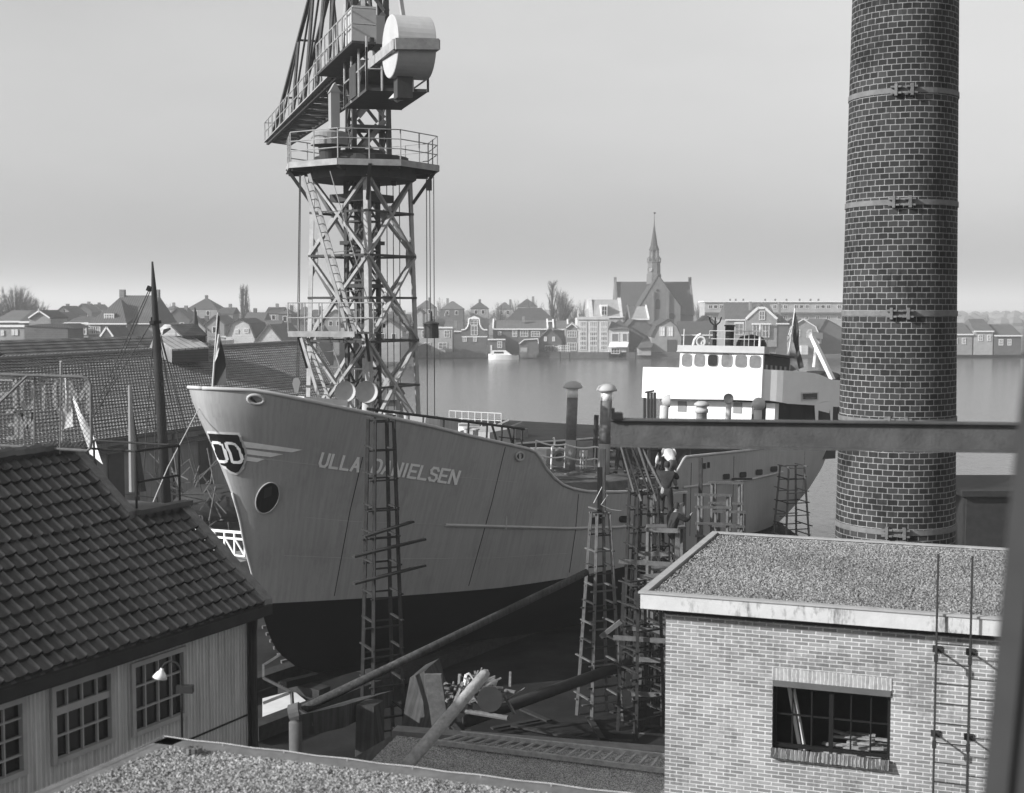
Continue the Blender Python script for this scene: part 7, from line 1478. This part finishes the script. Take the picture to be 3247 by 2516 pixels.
for i, (u, vt, Y, w1, w0, nr, seed) in enumerate(((2040, 1500, 39.0, .6, .9, 12, 3), (2078, 1560, 39.5, .6, .85, 11, 4), (2035, 1850, 35.2, .7, .9, 7, 5), (2108, 1850, 36, .8, 1.0, 7, 6), (2058, 1420, 39.5, .45, .9, 12, 7))):
    p_ = P(u, vt, Y); tower(('tall crooked timber tower left in the cluster by the brick building', 'tall timber tower behind the crooked one in the cluster', 'low front timber tower left in the cluster by the brick building', 'low front timber tower touching the brick building in view', 'tallest thin timber tower at the back of the cluster')[i], p_.x, Y, p_.z, w1, w0, nr, .3 + .1 * i, True, 'timber' if i % 2 else 'timberd', seed)
# horizontal planks and frames of the cluster
pf = [((1962, 1780), (2150, 1792), 36), ((2050, 1680), (2150, 1684), 37), ((2148, 1684), (2148, 1790), 37), ((2030, 1830), (2150, 1822), 36), ((1945, 2022), (2130, 2034), 35), ((2025, 1757), (2120, 1757), 37), ((1985, 1990), (2130, 2010), 35.5), ((2010, 2090), (2115, 2096), 35.5), ((2000, 2200), (2115, 2206), 35.5), ((2005, 2330), (2110, 2336), 35.2), ((1905, 2020), (1970, 1970), 35.3)]
for i, (a, b_, Y) in enumerate(pf): m_ = MB(); m_.beam(P(a[0], a[1], Y), P(b_[0], b_[1], Y - .3), .12, .07, up=(0, 1, 0)); m_.build('scaffold_plank', 'timber', None, 'plank lashed across the scaffold cluster beside the brick building', 'plank', 'planks of the scaffold cluster')
for i in range(0, 9, 2):    # bundle of leaning poles
    a, b_ = P(1965 + i * 9, 1400 + (i % 3) * 12, 38.5), P(2010 + i * 12, 1560 + (i % 4) * 15, 38); m_ = MB(); m_.tube([a, b_], .04, 6); m_.build('leaning_pole', ('concretel', 'timberd', 'timber')[i % 3], None, 'pole in the leaning bundle at the top of the scaffold cluster', 'pole', 'bundle of leaning poles')
for i in range(13):
    u = 2010 + i * 8; m_ = MB(); m_.beam(G(u, 2330 - i * 3, 0), P(u + 4, 1960 + (i % 4) * 30, 37.5), .06); m_.build('scaffold_pole', 'timberd', None, 'thin upright pole among the scaffolds beside the brick wall', 'pole', 'upright scaffold poles')
# trestles behind the brick building
def trestle(label, u0_, u1_, vs, vb, Y, seed):
    t_ = thing('scaffold_trestle', label, 'scaffold', G(u0_, 1760, 0), None, 'plank trestles beyond the brick building')
    for k, (u, dy) in enumerate(((u0_, 0), (u1_, 0), (u0_ + 10, 1.2), (u1_ + 8, 1.2))):
        m_ = MB(); a = P(u, vs[0], Y + dy); m_.beam(V((a.x, a.y, 0)), a, .09, .08); m_.build('post', 'timber', t_)
    for v_ in vs: m_ = MB(); m_.beam(P(u0_ - 12, v_, Y - .1), P(u1_ + 12, v_ + 3, Y - .1), .04, .09, up=(0, 0, 1)); m_.build('cross_board', 'timber', t_)
trestle('left plank trestle standing beyond the gravel roof', 2216, 2308, (1569, 1608, 1660, 1700), 0, 47, 1)
trestle('higher plank trestle behind the left one beyond the gravel roof', 2258, 2345, (1530, 1595, 1665), 0, 49, 2)
m_ = MB(); a = P(2222, 1452, 50); m_.beam(V((a.x, a.y, 0)), a, .14, .06); m_.build('tall_board', 'timberd', None, 'single tall upright board before the aft bulwark', 'board')
trestle('small right plank trestle beyond the gravel roof', 2270, 2352, (1622, 1668), 0, 48, 3)
p_ = P(2512, 1480, 57); tower('lone tapered tower near the ship stern', p_.x, 57, p_.z, .75, 1.3, 9, .3, True, 'timber', 12)
m_ = MB(); a, b_ = hhit(2285, 1516, .3), hhit(2385, 1516, .35)
m_.beam(P(2290, 1518, 55), P(2375, 1520, 53.5), .35, .06); m_.build('hanging_stage', 'timberd', None, 'narrow staging board hung along the ship side aft', 'plank')
# right beyond the chimney: dark sheds and shrubs
bs = thing('dark_outbuilding', 'low dark outbuilding between the chimney and the near wall', 'shed', G(3110, 1790, 0)); m_ = MB(); a = G(3060, 1800, 0); m_.bx(a.x, a.x + 9, a.y, a.y + 5, 0, 3.2); m_.build('wall', 'darkm', bs); m_ = MB(); m_.bx(a.x - .3, a.x + 9.3, a.y - .3, a.y + 5.3, 3.2, 3.45); m_.build('roof', 'dark', bs)
for i, (u, h_) in enumerate(((3065, 5.2), (3105, 5.6), (3150, 5.0), (3190, 5.5))):
    p_ = G(u, 1700, 0); tree('shrub_tree', ('bushy bare shrub just right of the chimney', 'second bushy shrub right of the chimney', 'third bushy shrub right of the chimney', 'shrub right of the chimney nearest the wall')[i], (p_.x, 52 + i, 0), h_, 3.2, 'round', 70 + i, .8)
# ================================================================== PEOPLE
def person(label, base, face, joints, cloth, trousers, hat=None, scale=1.0, leanhead=None):
    """joints: dict of positions in metres, x right of the person, y forward, z up; face = heading angle"""
    t_ = thing('person', label, 'person', base, face, None)
    order = ['pelvis', 'waist', 'chest', 'neck', 'headlow', 'shL', 'elL', 'haL', 'shR', 'elR', 'haR', 'hipL', 'knL', 'anL', 'toL', 'hipR', 'knR', 'anR', 'toR']
    rad = dict(pelvis=.13, waist=.125, chest=.15, neck=.06, headlow=.06, shL=.075, shR=.075, elL=.05, elR=.05, haL=.035, haR=.035, hipL=.10, hipR=.10, knL=.07, knR=.07, anL=.05, anR=.05, toL=.04, toR=.04)
    links = [('pelvis', 'waist'), ('waist', 'chest'), ('chest', 'neck'), ('neck', 'headlow'), ('chest', 'shL'), ('shL', 'elL'), ('elL', 'haL'), ('chest', 'shR'), ('shR', 'elR'), ('elR', 'haR'), ('pelvis', 'hipL'), ('hipL', 'knL'), ('knL', 'anL'), ('anL', 'toL'), ('pelvis', 'hipR'), ('hipR', 'knR'), ('knR', 'anR'), ('anR', 'toR')]
    def skinmesh(names, lk, nm, mt, grow=0., root=None, parent=None):
        me = bpy.data.meshes.new(nm); idx = {n_: i for i, n_ in enumerate(names)}
        me.from_pydata([tuple(V(joints[n_]) * scale) for n_ in names], [(idx[a], idx[b_]) for a, b_ in lk], []); o = bpy.data.objects.new(nm, me); sc.collection.objects.link(o); o.parent = parent or t_
        md = o.modifiers.new('skin', 'SKIN'); lay = me.skin_vertices[0].data if me.skin_vertices else None
        if lay is None: me.skin_vertices.new(name='s') if hasattr(me.skin_vertices, 'new') else None; lay = me.skin_vertices[0].data
        for n_ in names: r_ = (rad[n_] + grow) * scale; lay[idx[n_]].radius = (r_, r_); lay[idx[n_]].use_root = (n_ == (root or names[0]))
        md2 = o.modifiers.new('sub', 'SUBSURF'); md2.levels = 1; md2.render_levels = 2
        me.materials.append(M[mt]); INV[o.name] = INV[t_.name]; return o
    body = skinmesh(order, links, 'body', 'skin', -.012)
    skinmesh(['pelvis', 'waist', 'chest', 'shL', 'elL', 'shR', 'elR', 'haL', 'haR'], [('pelvis', 'waist'), ('waist', 'chest'), ('chest', 'shL'), ('shL', 'elL'), ('chest', 'shR'), ('shR', 'elR'), ('elL', 'haL'), ('elR', 'haR')], 'jacket', cloth, .022, parent=t_) if True else None
    skinmesh(['pelvis', 'waist', 'hipL', 'knL', 'anL', 'hipR', 'knR', 'anR'], [('pelvis', 'waist'), ('pelvis', 'hipL'), ('hipL', 'knL'), ('knL', 'anL'), ('pelvis', 'hipR'), ('hipR', 'knR'), ('knR', 'anR')], 'trousers', trousers, .014, parent=t_)
    hp = V(joints['head']) * scale; m_ = MB(); prof_ = [(.01, -.13), (.045, -.12), (.065, -.07), (.078, 0), (.078, .05), (.06, .095), (.03, .115), (.005, .12)]
    m_.lathe(hp, [(r_ * scale, z * scale) for r_, z in prof_], 14); m_.box(hp + V((0, .085, -.01)) * scale, (.02 * scale, .03 * scale, .04 * scale)); m_.box(hp + V((.078, 0, 0)) * scale, (.015, .03, .05)); m_.box(hp + V((-.078, 0, 0)) * scale, (.015, .03, .05)); m_.build('head', 'skin', t_, local=True, smooth=True)
    m_ = MB(); m_.lathe(hp + V((0, -.012, 0)), [(.074 * scale, -.05), (.088 * scale, 0), (.088 * scale, .06), (.068 * scale, .11), (.03 * scale, .132), (.005, .135)], 14); m_.build('cap' if hat else 'hair', hat or 'hair', t_, local=True, smooth=True)
    for sd in ('L', 'R'):
        m_ = MB(); a, e_ = V(joints['ha' + sd]), V(joints['el' + sd]); d_ = (a - e_).normalized(); s_ = d_.cross(V((.3, 1, .2))).normalized()
        m_.beam(a, a + d_ * .09, .075, .03, up=tuple(s_.cross(d_)))
        for k in range(4): q = a + d_ * .085 + s_ * (.028 - .019 * k); l_ = (.055, .07, .065, .048)[k]; n_ = s_.cross(d_); m_.tube([q, q + d_ * l_ * .6, q + d_ * l_ * .9 + n_ * .025], [.009, .008, .006], 5)
        q = a + d_ * .02 + s_ * .035; m_.tube([q, q + s_ * .03 + d_ * .035, q + s_ * .035 + d_ * .065], [.011, .01, .007], 5); m_.build('hand', 'skin', t_, local=True)
        m_ = MB(); q, an = V(joints['to' + sd]), V(joints['an' + sd]); m_.beam(an + V((0, -.06, -.05)), q + V((0, .06, -.02)), .10, .09, taper=.75); m_.build('shoe', 'black', t_, local=True)
    return t_
stand = dict(pelvis=(0, 0, .95), waist=(0, 0, 1.12), chest=(0, .02, 1.36), neck=(0, .02, 1.52), headlow=(0, .03, 1.58), head=(0, .04, 1.67), shL=(-.2, 0, 1.43), elL=(-.27, -.03, 1.15), haL=(-.25, .1, .93), shR=(.2, 0, 1.43), elR=(.27, .02, 1.15), haR=(.22, .16, .98), hipL=(-.1, 0, .90), knL=(-.14, .04, .5), anL=(-.2, 0, .1), toL=(-.22, .13, .05), hipR=(.1, 0, .90), knR=(.13, .04, .5), anR=(.17, -.02, .1), toR=(.2, .11, .05))
bend = dict(pelvis=(0, -.1, .90), waist=(0, -.02, 1.05), chest=(0, .2, 1.22), neck=(0, .36, 1.30), headlow=(0, .42, 1.32), head=(0, .50, 1.34), shL=(-.2, .2, 1.26), elL=(-.26, .38, 1.02), haL=(-.18, .5, .82), shR=(.2, .2, 1.26), elR=(.45, .3, 1.10), haR=(.52, .45, 1.28), hipL=(-.1, -.1, .86), knL=(-.13, .02, .48), anL=(-.13, -.12, .1), toL=(-.14, .02, .05), hipR=(.1, -.1, .86), knR=(.13, .02, .48), anR=(.15, -.12, .1), toR=(.16, .02, .05))
climb = dict(pelvis=(0, 0, .98), waist=(0, .03, 1.14), chest=(0, .10, 1.38), neck=(0, .14, 1.53), headlow=(0, .16, 1.58), head=(0, .19, 1.68), shL=(-.19, .1, 1.45), elL=(-.3, .3, 1.5), haL=(-.26, .5, 1.66), shR=(.19, .1, 1.45), elR=(.3, .3, 1.3), haR=(.22, .5, 1.42), hipL=(-.1, 0, .92), knL=(-.14, .3, .68), anL=(-.14, .22, .30), toL=(-.14, .36, .26), hipR=(.1, 0, .92), knR=(.12, .12, .5), anR=(.12, .05, .1), toR=(.12, .18, .05))
q = onT(1969, 1502, -1.9); pb_ = SL(q.x, -1.9, q.z); person('man in dark overalls standing on the hatch by the second post', pb_, .2, stand, 'clothd', 'clothd')
q = onT(2135, 1540, -3.4); pb_ = P(2126, 1552, 44.0); person('man in a white jacket bending over the low bulwark', pb_, .6, bend, 'clothw', 'clothm', None)
pb_ = P(2112, 1662, 38.0); person('man in dark clothes climbing between the scaffolds below the white jacketed man', pb_, -.2, climb, 'clothd', 'clothd', 'clothd')
pb_ = P(2128, 1795, 37.2); person('lower man in dark clothes with bare head standing on the scaffold planks', pb_, -1.0, climb, 'clothd', 'clothd')
for (u, v, Y, l) in ((2126, 1552, 44.0, 'bending'), (2112, 1662, 38.0, 'climbing'), (2128, 1795, 37.2, 'lower')):
    c_ = P(u, v + 3, Y); m_ = MB(); m_.box(c_ - V((0, 0, .05)), (1.1, .5, .06)); m_.beam(c_ + V((.5, .2, -.08)), V((c_.x + .5, c_.y + .2, 0)), .09); m_.beam(c_ + V((-.5, .2, -.08)), V((c_.x - .5, c_.y + .2, 0)), .09); m_.build('foot_stage', 'timber', None, 'narrow plank stage on two poles under the %s man' % l, 'stage')
# ================================================================== HAZE
hz = MB(); hz.bx(-7200, 7200, -70, 9300, -3, 60)
hm = bpy.data.materials.new('haze'); hm.use_nodes = True; t = hm.node_tree; t.nodes.clear(); o_ = t.nodes.new('ShaderNodeOutputMaterial'); pv = t.nodes.new('ShaderNodeVolumePrincipled')
pv.inputs['Color'].default_value = (.9, .9, .9, 1); pv.inputs['Density'].default_value = HAZE; pv.inputs['Anisotropy'].default_value = .1
t.links.new(pv.outputs[0], o_.inputs['Volume']); M['haze'] = hm; hz.build('haze', 'haze', None, 'thin pale haze in the air over the river and town', 'haze', kind='stuff', loc=(0, 0, 0))
